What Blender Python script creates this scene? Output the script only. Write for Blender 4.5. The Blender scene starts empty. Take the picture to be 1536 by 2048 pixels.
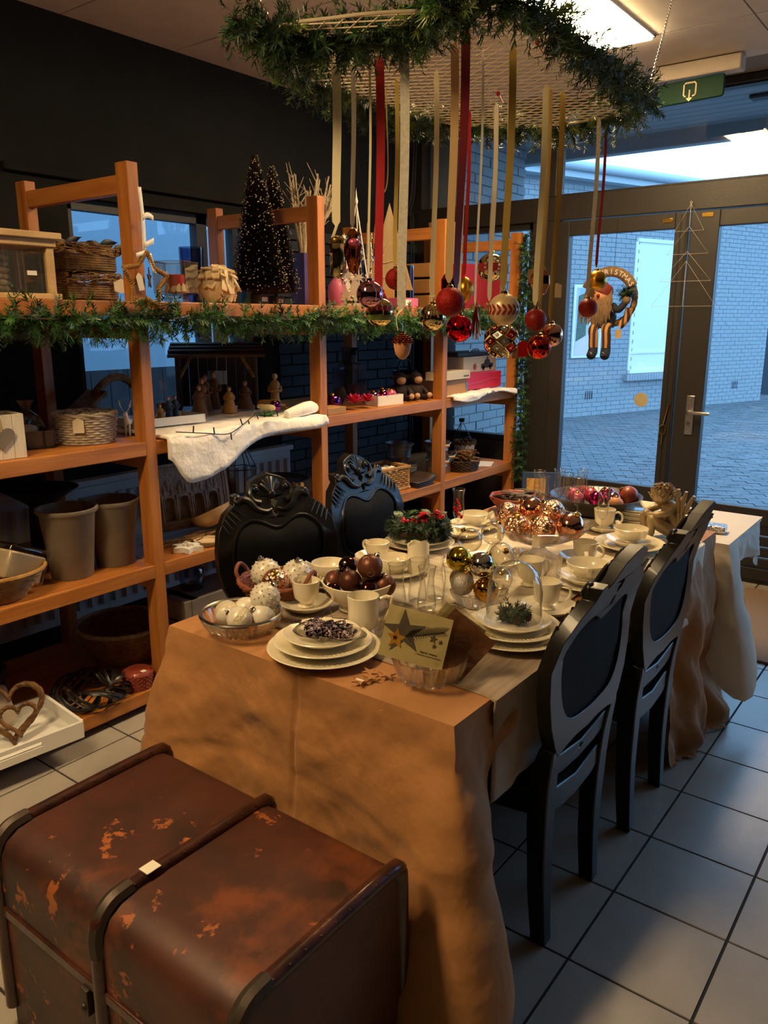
import bpy, bmesh, math, random
from mathutils import Vector, Matrix, geometry, noise
PI = math.pi
RND = random.Random(11)
sc = bpy.context.scene
COL = sc.collection

# ---------------------------------------------------------------- camera, world, exposure
def look(yaw, pitch, roll):
    cy, sy, cp, sp = math.cos(yaw), math.sin(yaw), math.cos(pitch), math.sin(pitch)
    f = Vector((sy*cp, cy*cp, -sp)); r = Vector((cy, -sy, 0)); u = r.cross(f)
    r2 = math.cos(roll)*r + math.sin(roll)*u; u2 = -math.sin(roll)*r + math.cos(roll)*u
    return Matrix((r2, u2, -f)).transposed().to_4x4()
cam = bpy.data.cameras.new('camera')
cam_o = bpy.data.objects.new('camera', cam); COL.objects.link(cam_o)
cam_o.matrix_world = Matrix.Translation((0.6416, -1.6163, 1.5703)) @ look(-0.64855, 0.23848, -0.0001)
cam.sensor_fit = 'VERTICAL'; cam.sensor_height = 36.0; cam.lens = 36.0*1580.4/2048
cam.clip_start = 0.05; cam.clip_end = 200
sc.camera = cam_o

world = bpy.data.worlds.new('overcast_sky'); sc.world = world; world.use_nodes = True
_b = world.node_tree.nodes['Background']
_b.inputs[0].default_value = (0.345, 0.66, 1.0, 1); _b.inputs[1].default_value = 2.6

LAMP_COL = (1.0, 0.70, 0.36); LAMP_POWER = 52.0
sc.view_settings.view_transform = 'Standard'; sc.view_settings.look = 'None'
sc.view_settings.gamma = 1.0; sc.view_settings.use_curve_mapping = False
sc.view_settings.exposure = 0.55

# ---------------------------------------------------------------- materials
def lin(h):
    h = h.lstrip('#'); o = []
    for i in (0, 2, 4):
        v = int(h[i:i+2], 16)/255
        o.append(v/12.92 if v <= .04045 else ((v+.055)/1.055)**2.4)
    return (*o, 1)
MATS = {}
def mat(name, col, rough=.5, metal=0., col2=None, scale=8., stretch=(1, 1, 1), bump=0., bscale=None, lo=.35, hi=.65,
        coat=0., sheen=0., spec=None, detail=4., wave=None, trans=0., sss=0., emit=None, bdist=.02):
    m = bpy.data.materials.new(name); m.use_nodes = True; MATS[name] = m
    nt = m.node_tree; N = nt.nodes; L = nt.links; b = N['Principled BSDF']
    b.inputs['Base Color'].default_value = lin(col); b.inputs['Roughness'].default_value = rough
    b.inputs['Metallic'].default_value = metal; b.inputs['Coat Weight'].default_value = coat
    b.inputs['Sheen Weight'].default_value = sheen
    if spec is not None: b.inputs['Specular IOR Level'].default_value = spec
    if trans: b.inputs['Transmission Weight'].default_value = trans
    if sss: b.inputs['Subsurface Weight'].default_value = sss; b.inputs['Subsurface Radius'].default_value = (.02, .01, .005)
    if emit: b.inputs['Emission Color'].default_value = (*emit[0], 1); b.inputs['Emission Strength'].default_value = emit[1]
    if col2 or bump:
        tc = N.new('ShaderNodeTexCoord'); mp = N.new('ShaderNodeMapping'); mp.inputs['Scale'].default_value = stretch
        L.new(tc.outputs['Object'], mp.inputs['Vector'])
        if col2:
            if wave:
                n = N.new('ShaderNodeTexWave'); n.inputs['Scale'].default_value = scale; n.bands_direction = wave
                n.inputs['Distortion'].default_value = 1.5; n.inputs['Detail'].default_value = 2; fac = n.outputs['Fac']
            else:
                n = N.new('ShaderNodeTexNoise'); n.inputs['Scale'].default_value = scale; n.inputs['Detail'].default_value = detail
                n.inputs['Roughness'].default_value = .6; fac = n.outputs['Fac']
            L.new(mp.outputs[0], n.inputs['Vector'])
            r = N.new('ShaderNodeValToRGB'); r.color_ramp.elements[0].position = lo; r.color_ramp.elements[1].position = hi
            r.color_ramp.elements[0].color = lin(col); r.color_ramp.elements[1].color = lin(col2)
            L.new(fac, r.inputs[0]); L.new(r.outputs[0], b.inputs['Base Color'])
        if bump:
            n2 = N.new('ShaderNodeTexNoise'); n2.inputs['Scale'].default_value = bscale or scale; n2.inputs['Detail'].default_value = detail
            L.new(mp.outputs[0], n2.inputs['Vector'])
            bp = N.new('ShaderNodeBump'); bp.inputs['Strength'].default_value = bump; bp.inputs['Distance'].default_value = bdist
            L.new(n2.outputs['Fac'], bp.inputs['Height']); L.new(bp.outputs[0], b.inputs['Normal'])
    return m
def glass(name, tint='#ffffff', rough=.02, ior=1.45, bump=0., bscale=40., boost=0., diffuse=0., edge='#76756f'):
    m = bpy.data.materials.new(name); m.use_nodes = True; MATS[name] = m
    nt = m.node_tree; N = nt.nodes; L = nt.links; N.remove(N['Principled BSDF'])
    t = N.new('ShaderNodeBsdfTransparent'); t.inputs[0].default_value = lin(tint)
    g = N.new('ShaderNodeBsdfGlossy'); g.inputs['Roughness'].default_value = rough
    lw = N.new('ShaderNodeLayerWeight'); lw.inputs['Blend'].default_value = .5
    pw = N.new('ShaderNodeMath'); pw.operation = 'POWER'; pw.inputs[1].default_value = 2.6; L.new(lw.outputs['Facing'], pw.inputs[0])
    fr = N.new('ShaderNodeMath'); fr.operation = 'MULTIPLY_ADD'; fr.inputs[1].default_value = .9; fr.inputs[2].default_value = ((ior-1)/(ior+1))**2; L.new(pw.outputs[0], fr.inputs[0])
    ec = N.new('ShaderNodeMix'); ec.data_type = 'RGBA'; ec.inputs[6].default_value = lin(tint); ec.inputs[7].default_value = lin(edge)
    p2 = N.new('ShaderNodeMath'); p2.operation = 'POWER'; p2.inputs[1].default_value = 3.5; L.new(lw.outputs['Facing'], p2.inputs[0]); L.new(p2.outputs[0], ec.inputs[0]); L.new(ec.outputs[2], t.inputs[0])
    mx = N.new('ShaderNodeMixShader'); ad = N.new('ShaderNodeMath'); ad.operation = 'ADD'; ad.inputs[1].default_value = boost; ad.use_clamp = True
    L.new(fr.outputs[0], ad.inputs[0]); L.new(ad.outputs[0], mx.inputs[0]); L.new(t.outputs[0], mx.inputs[1]); L.new(g.outputs[0], mx.inputs[2])
    last = mx
    if diffuse:
        d = N.new('ShaderNodeBsdfDiffuse'); d.inputs[0].default_value = lin('#e8ecee')
        m2 = N.new('ShaderNodeMixShader'); m2.inputs[0].default_value = diffuse
        L.new(mx.outputs[0], m2.inputs[1]); L.new(d.outputs[0], m2.inputs[2]); last = m2
    if bump:
        n = N.new('ShaderNodeTexNoise'); n.inputs['Scale'].default_value = bscale
        tc = N.new('ShaderNodeTexCoord'); L.new(tc.outputs['Object'], n.inputs['Vector'])
        bp = N.new('ShaderNodeBump'); bp.inputs['Strength'].default_value = bump; bp.inputs['Distance'].default_value = .01
        L.new(n.outputs['Fac'], bp.inputs['Height']); L.new(bp.outputs[0], g.inputs['Normal']); L.new(bp.outputs[0], lw.inputs['Normal'])
    L.new(last.outputs[0], N['Material Output'].inputs[0]); return m

mat('pine', '#bd7a38', .45, col2='#9c5e26', scale=3, stretch=(8, .6, 8), bump=.08, bscale=9)
mat('pine_post', '#bd7a38', .45, col2='#9c5e26', scale=3, stretch=(8, 8, .6), bump=.08, bscale=9)
mat('pine_cross', '#bd7c3c', .45, col2='#a06028', scale=3, stretch=(.6, 8, 8), bump=.08, bscale=9)
mat('pine_dark', '#8a5a36', .5, col2='#70452a', scale=3, stretch=(8, .6, 8), bump=.08, bscale=9)
mat('wall_dark', '#1c1d1b', .9, spec=.2, col2='#171816', scale=6, bump=.1, bscale=60)
mat('brick_navy', '#222c3a', .7, col2='#1b2431', scale=20, bump=.3, bscale=60)
mat('ceiling_board', '#e6dccd', .85, col2='#dbd0c0', scale=5, bump=.05, bscale=200)
mat('ceiling_gap', '#8f8474', .9)
mat('tile', '#aaa49b', .3, col2='#9d978d', scale=7, bump=.04, bscale=30, lo=.3, hi=.75)
mat('grout', '#2c2826', .9)
mat('frame_dark', '#2b2724', .45, bump=.05, bscale=90)
mat('frame_darker', '#211e1c', .5)
mat('rubber', '#0d0d0d', .6)
mat('paint_white', '#e8e8e4', .5, bump=.05, bscale=60)
mat('brick_white', '#9ea4a7', .75, col2='#90979b', scale=14, bump=.35, bscale=70)
mat('mortar', '#878e92', .9)
mat('mortar_navy', '#1a2230', .9)
mat('paver', '#75787a', .8, col2='#5f6366', scale=5, bump=.3, bscale=50)
mat('paver_base', '#4d5154', .9)
mat('roof_metal', '#b8c2c8', .5)
mat('soffit', '#aab2b6', .6)
mat('alu', '#c9c9c6', .3, metal=1.)
mat('steel', '#b9b4aa', .22, metal=1.)
mat('brass', '#c9a24a', .25, metal=1.)
mat('mesh_metal', '#d8c8a8', .4, metal=.4)
mat('cloth_brown', '#ac7744', .8, col2='#9e6b3b', scale=4, bump=.5, bscale=7, sheen=.1, bdist=.03)
mat('cloth_white', '#d8cfc0', .85, bump=.2, bscale=8, sheen=.2)
mat('runner_taupe', '#a48f78', .75, col2='#8c7763', scale=6, stretch=(14, 1, 1), bump=.3, bscale=7, sheen=.3)
mat('runner_pale', '#d9cfb9', .8, col2='#b3a590', scale=9, stretch=(1, 1.6, 1), bump=.15, bscale=20, lo=.5, hi=.62)
mat('ceramic', '#ece3c8', .22, coat=.4)
mat('ceramic_back', '#e2d8bd', .25, coat=.3)
mat('chair_black', '#0b0a08', .36, spec=.4, coat=.08, col2='#14110d', scale=12)
mat('upholstery', '#09090a', .8, spec=.2, bump=.1, bscale=150)
mat('needle_green', '#43702c', .5, col2='#2d5522', scale=15)
mat('needle_light', '#84984a', .4, col2='#44602a', scale=18)
mat('needle_dark', '#2f4a30', .55, col2='#20381f', scale=15)
mat('wire_brown', '#3a2a18', .7)
mat('ribbon_cream', '#f0e3ba', .55, sheen=.3)
mat('ribbon_white', '#f6f2e6', .5, sheen=.3)
mat('ribbon_tan', '#cdb07a', .5, sheen=.3)
mat('ribbon_yellow', '#cdb35e', .45, sheen=.3)
mat('ribbon_red', '#b3121a', .5, sheen=.4)
mat('ribbon_crimson', '#8f1020', .5, sheen=.4)
mat('ribbon_gold', '#c9ab5e', .35, metal=.4)
mat('ribbon_silver', '#e4dece', .5, col2='#cfc7b4', scale=120)
mat('red_glitter', '#7c0d09', .5, spec=.25, bump=.6, bscale=260, col2='#a01a12', scale=220, metal=.3, bdist=.004)
mat('red_matte', '#84120c', .5, spec=.3)
mat('red_mirror', '#d01626', .06, metal=1.)
mat('gold_mirror', '#d9c48a', .05, metal=1.)
mat('gold_satin', '#c9952f', .3, metal=1.)
mat('gold_yellow', '#c9b22c', .07, metal=1.)
mat('gold_deep', '#b5822a', .07, metal=1.)
mat('silver_mirror', '#d8d2c8', .06, metal=1.)
mat('silver_glitter', '#b8b3a8', .4, metal=.95, bump=.8, bscale=300, bdist=.004)
mat('copper_mirror', '#e2a584', .12, metal=1.)
mat('copper_relief', '#e8b896', .26, metal=1., bump=1., bscale=75, bdist=.012, detail=1)
mat('rose_mirror', '#c98fa0', .06, metal=1.)
mat('bronze_mirror', '#b0653a', .1, metal=1.)
mat('brown_mirror', '#5a3028', .1, metal=1.)
mat('brown_satin', '#573024', .42, metal=.5)
mat('brown_swirl', '#6b3d2a', .4, metal=.4)
mat('swirl_line', '#b08a6a', .4, metal=.5)
mat('pearl_white', '#ddd6c6', .3, bump=.1, bscale=60, coat=.3)
mat('pearl_glitter', '#e4d9b8', .35, metal=.4, bump=.9, bscale=250, bdist=.006)
mat('purple_mirror', '#7a2f86', .1, metal=1.)
mat('magenta_mirror', '#c42a6e', .1, metal=1.)
mat('pink_satin', '#d8607e', .3, metal=.5)
mat('clay_red', '#8e3d2a', .45, coat=.2)
mat('dark_bowl', '#2f2724', .4, coat=.2)
mat('acorn_body', '#c98a5e', .5)
mat('wicker_tan', '#b98f4e', .6, col2='#94682f', scale=30)
mat('wicker_grey', '#b8ab98', .7, col2='#8f826e', scale=30)
mat('wicker_red', '#8a4a2c', .6, col2='#6a3520', scale=30)
mat('wicker_brown', '#7a552c', .65, col2='#573a1c', scale=30)
mat('twig', '#a8824f', .8, col2='#7c5a30', scale=25, bump=.5, bscale=60)
mat('twig_grey', '#bfae94', .8, col2='#968468', scale=25)
mat('bark', '#4f3a24', .9, col2='#8f7048', scale=18, bump=.9, bscale=25)
mat('wood_pale', '#c9aa78', .6, col2='#b2905c', scale=5, stretch=(1, 1, 6))
mat('wood_grey', '#7c7166', .7, col2='#655b51', scale=8)
mat('wood_chip', '#dcc8a4', .7, col2='#b89c72', scale=6)
mat('wood_dark', '#4a3220', .75, col2='#32200f', scale=10, bump=.3, bscale=25)
mat('plank_white', '#d9d0bb', .6, col2='#c8bda5', scale=6, stretch=(6, 6, 1))
mat('cotton', '#fffaf2', .95, bump=.3, bscale=40, sheen=.5)
mat('figure_ochre', '#cfa45c', .6, col2='#a37638', scale=40)
mat('figure_brown', '#94643c', .65, col2='#6e4628', scale=40)
mat('figure_blue', '#34465c', .65)
mat('figure_cream', '#d6c79c', .6)
mat('skin', '#c98f66', .6)
mat('grass_green', '#2f6b3a', .8)
mat('clay_grey', '#857868', .75, col2='#736757', scale=6, bump=.12, bscale=25)
mat('relief_stone', '#b8a592', .85, col2='#927f6e', scale=14, bump=.5, bscale=50)
mat('black_thing', '#100f0f', .5)
mat('black_wire', '#141210', .4)
mat('strap_black', '#282624', .35, col2='#1c1a19', scale=10)
mat('plastic_red', '#b11a1c', .3)
mat('candle_red', '#b6261c', .45, sss=.1)
mat('candle_pink', '#c6668a', .4, col2='#a34a72', scale=3)
mat('purple_glass', '#4b2a52', .2)
mat('card_cream', '#ded2a4', .6)
mat('card_grey', '#6e6660', .6)
mat('card_orange', '#d09a3c', .5)
mat('card_brown', '#9a6a4a', .6)
mat('star_card', '#a9733c', .6)
mat('paper_white', '#e6dfd0', .7, bump=.1, bscale=40)
mat('paper_kraft', '#b89a70', .7)
mat('ink', '#2c2622', .6)
mat('box_red', '#9a0f0d', .45, spec=.25)
mat('box_pink', '#b8123c', .45)
mat('box_cream', '#cdbfa4', .5)
mat('box_wood', '#a87a42', .6)
mat('cellophane_stuff', '#bcae98', .25, coat=.6)
mat('zinc', '#8d8f8c', .35, metal=.7)
mat('radiator', '#b9bcbc', .5)
mat('monkey', '#2a1a18', .8)
mat('monkey_face', '#b58e6a', .7)
mat('pine_cone', '#3c2a1c', .8)
mat('bristle', '#2a2218', .8, col2='#3a3020', scale=30)
mat('snow_tip', '#b8a888', .7)
mat('fret_white', '#d6ccc0', .6)
mat('slate_wood', '#9c8464', .6, col2='#86704f', scale=4, stretch=(6, 6, .7))
mat('sign_green', '#023321', .6, spec=.2)
mat('sign_cream', '#e2d4ac', .5)
mat('sticker', '#b8ad86', .6)
mat('santa_red', '#7a2c22', .8)
mat('santa_navy', '#1b1f30', .8)
mat('beard', '#8a6f50', .9, col2='#6e563c', scale=40, stretch=(4, 4, 1))
mat('stripe_tan', '#c08a54', .8, col2='#3c281f', scale=12, wave='X', lo=.45, hi=.55)
mat('angel', '#b7a07a', .38, metal=.35, col2='#9d855f', scale=12)
mat('foil', '#c8c4c4', .2, metal=1., bump=.8, bscale=60)
mat('dark_foil', '#8a7a80', .12, metal=1., bump=.6, bscale=90)
mat('trunk_front', '#5b2d1b', .5, col2='#3d1d13', scale=4, bump=.15, bscale=30)
mat('trunk_rib', '#4a2416', .35, col2='#2b140c', scale=14, bump=.1, bscale=40, coat=.3)
mat('trunk_metal', '#4a4038', .5, metal=.6)
mat('mat_brown', '#8a7460', .95, bump=.5, bscale=120)
mat('lamp_white', '#f4f0e6', .3)
mat('poster', '#9fb2b0', .5, col2='#e3c9bd', scale=2.2, detail=1, lo=.42, hi=.6)
mat('poster_green', '#48584e', .6, col2='#5f6e60', scale=30)
mat('book_blue', '#24406e', .5)
mat('leather_dark', '#3a2a22', .5)
mat('berry_red', '#c01a1c', .2, coat=.5)
mat('leaf_green', '#3d6038', .45)
mat('pot_dark', '#4c443c', .8)
mat('tag', '#dccfb4', .7)
mat('dark_fence', '#3d444c', .8)
mat('render_grey', '#7d929f', .8)
mat('frost_tan', '#c9ac80', .35, metal=.3)
glass('window_glass', '#f4f9ff', .0, 1.45, edge='#d5dde2')
glass('thin_glass', '#fbfbf8', .02, 1.45, boost=.03, diffuse=.02)
glass('cut_glass', '#fdfbf6', .03, 1.45, boost=.03)
def _cut():
    nt = MATS['cut_glass'].node_tree; N = nt.nodes; L = nt.links
    g = N.new('ShaderNodeBsdfGlass'); g.inputs['IOR'].default_value = 1.45; g.inputs['Roughness'].default_value = .02; g.inputs[0].default_value = lin('#fffdf8')
    mx = N.new('ShaderNodeMixShader'); mx.inputs[0].default_value = .6; out = N['Material Output']
    L.new(out.inputs[0].links[0].from_socket, mx.inputs[1]); L.new(g.outputs[0], mx.inputs[2]); L.new(mx.outputs[0], out.inputs[0])
_cut()
glass('bubble_glass', '#faf7ee', .03, 1.45, boost=.05)
glass('cellophane', '#fbf9f2', .06, 1.4, bump=.5, bscale=25, boost=.04)
glass('smoke_glass', '#b9c4d8', .03, 1.45, boost=.03)

def trunk_material():
    m = mat('trunk_top', '#54281a', .5, coat=.05)
    nt = m.node_tree; N = nt.nodes; L = nt.links; b = N['Principled BSDF']
    tc = N.new('ShaderNodeTexCoord')
    def nz(s, d, off):
        mp = N.new('ShaderNodeMapping'); mp.inputs['Location'].default_value = off
        n = N.new('ShaderNodeTexNoise'); n.inputs['Scale'].default_value = s; n.inputs['Detail'].default_value = d; n.inputs['Roughness'].default_value = .65
        L.new(tc.outputs['Object'], mp.inputs[0]); L.new(mp.outputs[0], n.inputs['Vector']); return n.outputs['Fac']
    def ramp(f, stops):
        r = N.new('ShaderNodeValToRGB'); e = r.color_ramp.elements
        e[0].position, e[0].color = stops[0][0], lin(stops[0][1]); e[1].position, e[1].color = stops[1][0], lin(stops[1][1])
        for p, c in stops[2:]: x = e.new(p); x.color = lin(c)
        L.new(f, r.inputs[0]); return r.outputs[0]
    base = ramp(nz(3.2, 4, (3, 1, 0)), [(.35, '#271812'), (.5, '#402117'), (.66, '#4f281b')])
    wear = ramp(nz(4.6, 7, (1.3, 4, 2)), [(.55, '#000000'), (.66, '#ffffff')])
    chips = ramp(nz(11, 8, (7, 2, 5)), [(.615, '#000000'), (.64, '#ffffff')])
    m1 = N.new('ShaderNodeMix'); m1.data_type = 'RGBA'; m1.inputs[7].default_value = lin('#6e3819'); L.new(wear, m1.inputs[0]); L.new(base, m1.inputs[6])
    m2 = N.new('ShaderNodeMix'); m2.data_type = 'RGBA'; m2.inputs[7].default_value = lin('#9a5526'); L.new(chips, m2.inputs[0]); L.new(m1.outputs[2], m2.inputs[6])
    L.new(m2.outputs[2], b.inputs['Base Color'])
    bp = N.new('ShaderNodeBump'); bp.inputs['Strength'].default_value = .2; bp.inputs['Distance'].default_value = .01
    L.new(chips, bp.inputs['Height']); L.new(bp.outputs[0], b.inputs['Normal'])
trunk_material()
mat('lamp_glow', '#ffffff', .5, emit=(LAMP_COL, LAMP_POWER))

# ---------------------------------------------------------------- mesh helpers
def T(x=0, y=0, z=0): return Matrix.Translation((x, y, z))
def RX(a): return Matrix.Rotation(a, 4, 'X')
def RY(a): return Matrix.Rotation(a, 4, 'Y')
def RZ(a): return Matrix.Rotation(a, 4, 'Z')
def S(x, y, z): return Matrix.Diagonal((x, y, z, 1))
def catmull(pts, n=6, closed=False):
    P = [Vector(p) for p in pts]; out = []; m = len(P)
    rng = range(m if closed else m-1)
    for i in rng:
        p0 = P[(i-1) % m] if closed or i > 0 else P[0]; p1 = P[i]; p2 = P[(i+1) % m]
        p3 = P[(i+2) % m] if closed or i+2 < m else P[-1]
        for k in range(n):
            t = k/n
            out.append(.5*((2*p1)+(p2-p0)*t+(2*p0-5*p1+4*p2-p3)*t*t+(3*p1-p0-3*p2+p3)*t**3))
    if not closed: out.append(P[-1])
    return out
class MB:
    def __init__(s, M=None): s.v = []; s.f = []; s.M = M or Matrix.Identity(4)
    def add(s, vs, fs, M=None):
        k = len(s.v); A = s.M @ M if M is not None else s.M
        s.v += [tuple(A @ Vector(v)) for v in vs]; s.f += [tuple(i+k for i in f) for f in fs]; return s
    def box(s, x0, x1, y0, y1, z0, z1, M=None):
        return s.add([(x0, y0, z0), (x1, y0, z0), (x1, y1, z0), (x0, y1, z0), (x0, y0, z1), (x1, y0, z1), (x1, y1, z1), (x0, y1, z1)],
                     [(0, 3, 2, 1), (4, 5, 6, 7), (0, 1, 5, 4), (1, 2, 6, 5), (2, 3, 7, 6), (3, 0, 4, 7)], M)
    def cbox(s, c, d, M=None): return s.box(c[0]-d[0]/2, c[0]+d[0]/2, c[1]-d[1]/2, c[1]+d[1]/2, c[2]-d[2]/2, c[2]+d[2]/2, M)
    def lathe(s, prof, n=24, M=None, mod=None, caps=True):
        vs = []; fs = []; m = len(prof)
        for i in range(n):
            a = 2*PI*i/n; c, sn = math.cos(a), math.sin(a)
            for j, (r, z) in enumerate(prof):
                k = mod(a, j, r, z) if mod else 1; vs.append((r*k*c, r*k*sn, z))
        for i in range(n):
            o = ((i+1) % n)*m
            for j in range(m-1): fs.append((i*m+j, o+j, o+j+1, i*m+j+1))
        if caps:
            if prof[0][0] > 1e-5: fs.append(tuple(i*m for i in range(n-1, -1, -1)))
            if prof[-1][0] > 1e-5: fs.append(tuple(i*m+m-1 for i in range(n)))
        return s.add(vs, fs, M)
    def sphere(s, c, r, n=20, k=12, sc=(1, 1, 1), M=None):
        vs = [(c[0], c[1], c[2]-r*sc[2])]; fs = []
        for j in range(1, k):
            t = PI*j/k
            for i in range(n):
                a = 2*PI*i/n; vs.append((c[0]+r*sc[0]*math.sin(t)*math.cos(a), c[1]+r*sc[1]*math.sin(t)*math.sin(a), c[2]-r*sc[2]*math.cos(t)))
        vs.append((c[0], c[1], c[2]+r*sc[2])); e = len(vs)-1
        for i in range(n):
            i2 = (i+1) % n
            fs.append((0, 1+i2, 1+i)); fs.append((e, 1+(k-2)*n+i, 1+(k-2)*n+i2))
            for j in range(k-2): fs.append((1+j*n+i, 1+j*n+i2, 1+(j+1)*n+i2, 1+(j+1)*n+i))
        return s.add(vs, fs, M)
    def tube(s, pts, r, n=8, closed=False, M=None, flat=1.):
        P = [Vector(p) for p in pts]; m = len(P); vs = []; fs = []; nrm = None
        for i in range(m):
            a = P[(i-1) % m] if closed or i > 0 else P[i]; b = P[(i+1) % m] if closed or i < m-1 else P[i]
            t = (b-a); t = t.normalized() if t.length > 1e-9 else Vector((0, 0, 1))
            if nrm is None:
                nrm = t.orthogonal().normalized()
            nrm = (nrm - t*nrm.dot(t)); nrm = nrm.normalized() if nrm.length > 1e-6 else t.orthogonal().normalized()
            bn = t.cross(nrm); rr = r[i] if isinstance(r, (list, tuple)) else r
            for k in range(n):
                q = 2*PI*k/n; vs.append(tuple(P[i]+nrm*(rr*math.cos(q))+bn*(rr*flat*math.sin(q))))
        for i in range(m if closed else m-1):
            o = ((i+1) % m)*n
            for k in range(n): fs.append((i*n+k, i*n+(k+1) % n, o+(k+1) % n, o+k))
        if not closed:
            fs.append(tuple(range(n-1, -1, -1))); fs.append(tuple((m-1)*n+k for k in range(n)))
        return s.add(vs, fs, M)
    def prism(s, polys, d, M=None):
        """polys: [outer, hole, ...] of (x, y); extruded from z=0 to z=d"""
        if not isinstance(polys[0][0], (list, tuple, Vector)): polys = [polys]
        flat = [p for q in polys for p in q]
        tris = geometry.tessellate_polygon([[Vector((p[0], p[1], 0)) for p in q] for q in polys])
        n = len(flat); vs = [(p[0], p[1], 0) for p in flat]+[(p[0], p[1], d) for p in flat]
        fs = []
        for a, b, c in tris:
            A, B, C_ = flat[a], flat[b], flat[c]
            if (B[0]-A[0])*(C_[1]-A[1])-(B[1]-A[1])*(C_[0]-A[0]) < 0: b, c = c, b
            fs.append((a, c, b)); fs.append((a+n, b+n, c+n))
        k = 0
        for qi, q in enumerate(polys):
            m = len(q); ar = sum(q[i][0]*q[(i+1) % m][1]-q[(i+1) % m][0]*q[i][1] for i in range(m))
            flip = (ar < 0) ^ (qi > 0)
            for i in range(m):
                a, b = k+i, k+(i+1) % m
                fs.append((b, a, a+n, b+n) if flip else (a, b, b+n, a+n))
            k += m
        return s.add(vs, fs, M)
    def grid(s, nu, nv, fn, M=None, wrap=False):
        vs = [fn(i/(nu-1) if not wrap else i/nu, j/(nv-1)) for i in range(nu) for j in range(nv)]; fs = []
        for i in range(nu if wrap else nu-1):
            o = ((i+1) % nu)*nv
            for j in range(nv-1): fs.append((i*nv+j, o+j, o+j+1, i*nv+j+1))
        return s.add(vs, fs, M)
    def mesh(s, name, m, smooth=40):
        me = bpy.data.meshes.new(name); me.from_pydata(s.v, [], s.f); me.update()
        if m: me.materials.append(MATS[m] if isinstance(m, str) else m)
        if smooth:
            me.polygons.foreach_set('use_smooth', [True]*len(me.polygons))
            me.set_sharp_from_angle(angle=math.radians(smooth))
        return me
    def build(s, name, m, parent=None, smooth=40, bevel=0, solid=0, M=None, seg=2):
        o = bpy.data.objects.new(name, s.mesh(name, m, smooth)); COL.objects.link(o)
        if parent: o.parent = parent
        if M is not None: o.matrix_local = M
        if solid:
            md = o.modifiers.new('thick', 'SOLIDIFY'); md.thickness = solid; md.offset = 0
        if bevel:
            md = o.modifiers.new('bevel', 'BEVEL'); md.width = bevel; md.segments = seg; md.limit_method = 'ANGLE'; md.angle_limit = math.radians(40)
        return o
def tag(o, label=None, cat=None, group=None, kind=None):
    if label: o['label'] = label
    if cat: o['category'] = cat
    if group: o['group'] = group
    if kind: o['kind'] = kind
    return o
def thing(name, label, cat, loc=(0, 0, 0), rz=0, group=None, sc=(1, 1, 1), M=None):
    o = bpy.data.objects.new(name, None); COL.objects.link(o); o.empty_display_size = .05
    if M is not None: o.matrix_world = M
    else: o.location = loc; o.rotation_euler = (0, 0, rz); o.scale = sc
    return tag(o, label, cat, group)
def part(name, me, parent, M=None):
    o = bpy.data.objects.new(name, me); COL.objects.link(o); o.parent = parent
    if M is not None: o.matrix_local = M
    return o
def dup(root, loc=None, rz=None, label=None, sc=None, skip=()):
    r = root.copy(); COL.objects.link(r)
    if loc is not None: r.location = loc
    if rz is not None: r.rotation_euler = (0, 0, rz)
    if sc is not None: r.scale = sc
    if label: r['label'] = label
    def kids(src, dst):
        for ch in list(src.children):
            if ch in skip: continue
            c = ch.copy(); COL.objects.link(c); c.parent = dst; kids(ch, c)
    kids(root, r); return r
def struct(o): o['kind'] = 'structure'; return o
def star_poly(n, r0, r1, rot=PI/2, cx=0, cy=0):
    return [(cx+(r0 if i % 2 == 0 else r1)*math.cos(rot+PI*i/n), cy+(r0 if i % 2 == 0 else r1)*math.sin(rot+PI*i/n)) for i in range(2*n)]
def circ(r, n=24, cx=0, cy=0, ry=None): return [(cx+r*math.cos(2*PI*i/n), cy+(ry or r)*math.sin(2*PI*i/n)) for i in range(n)]
def needles(mb, base, axis, n, length, spread, rnd, w=.0012):
    """a tuft of flat needles around a short twig"""
    ax = Vector(axis).normalized(); p = ax.orthogonal().normalized(); q = ax.cross(p)
    for i in range(n):
        t = rnd.random(); a = rnd.random()*2*PI; b0 = Vector(base)+Vector(axis)*t
        d = (ax*(1-spread)+(p*math.cos(a)+q*math.sin(a))*spread).normalized()*length*rnd.uniform(.7, 1.15)
        sd = d.cross(ax); sd = sd.normalized()*w if sd.length > 1e-6 else p*w
        mb.add([tuple(b0-sd), tuple(b0+sd), tuple(b0+d*.6+sd*.9), tuple(b0+d), tuple(b0+d*.6-sd*.9)], [(0, 1, 2, 3, 4)])
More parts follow.
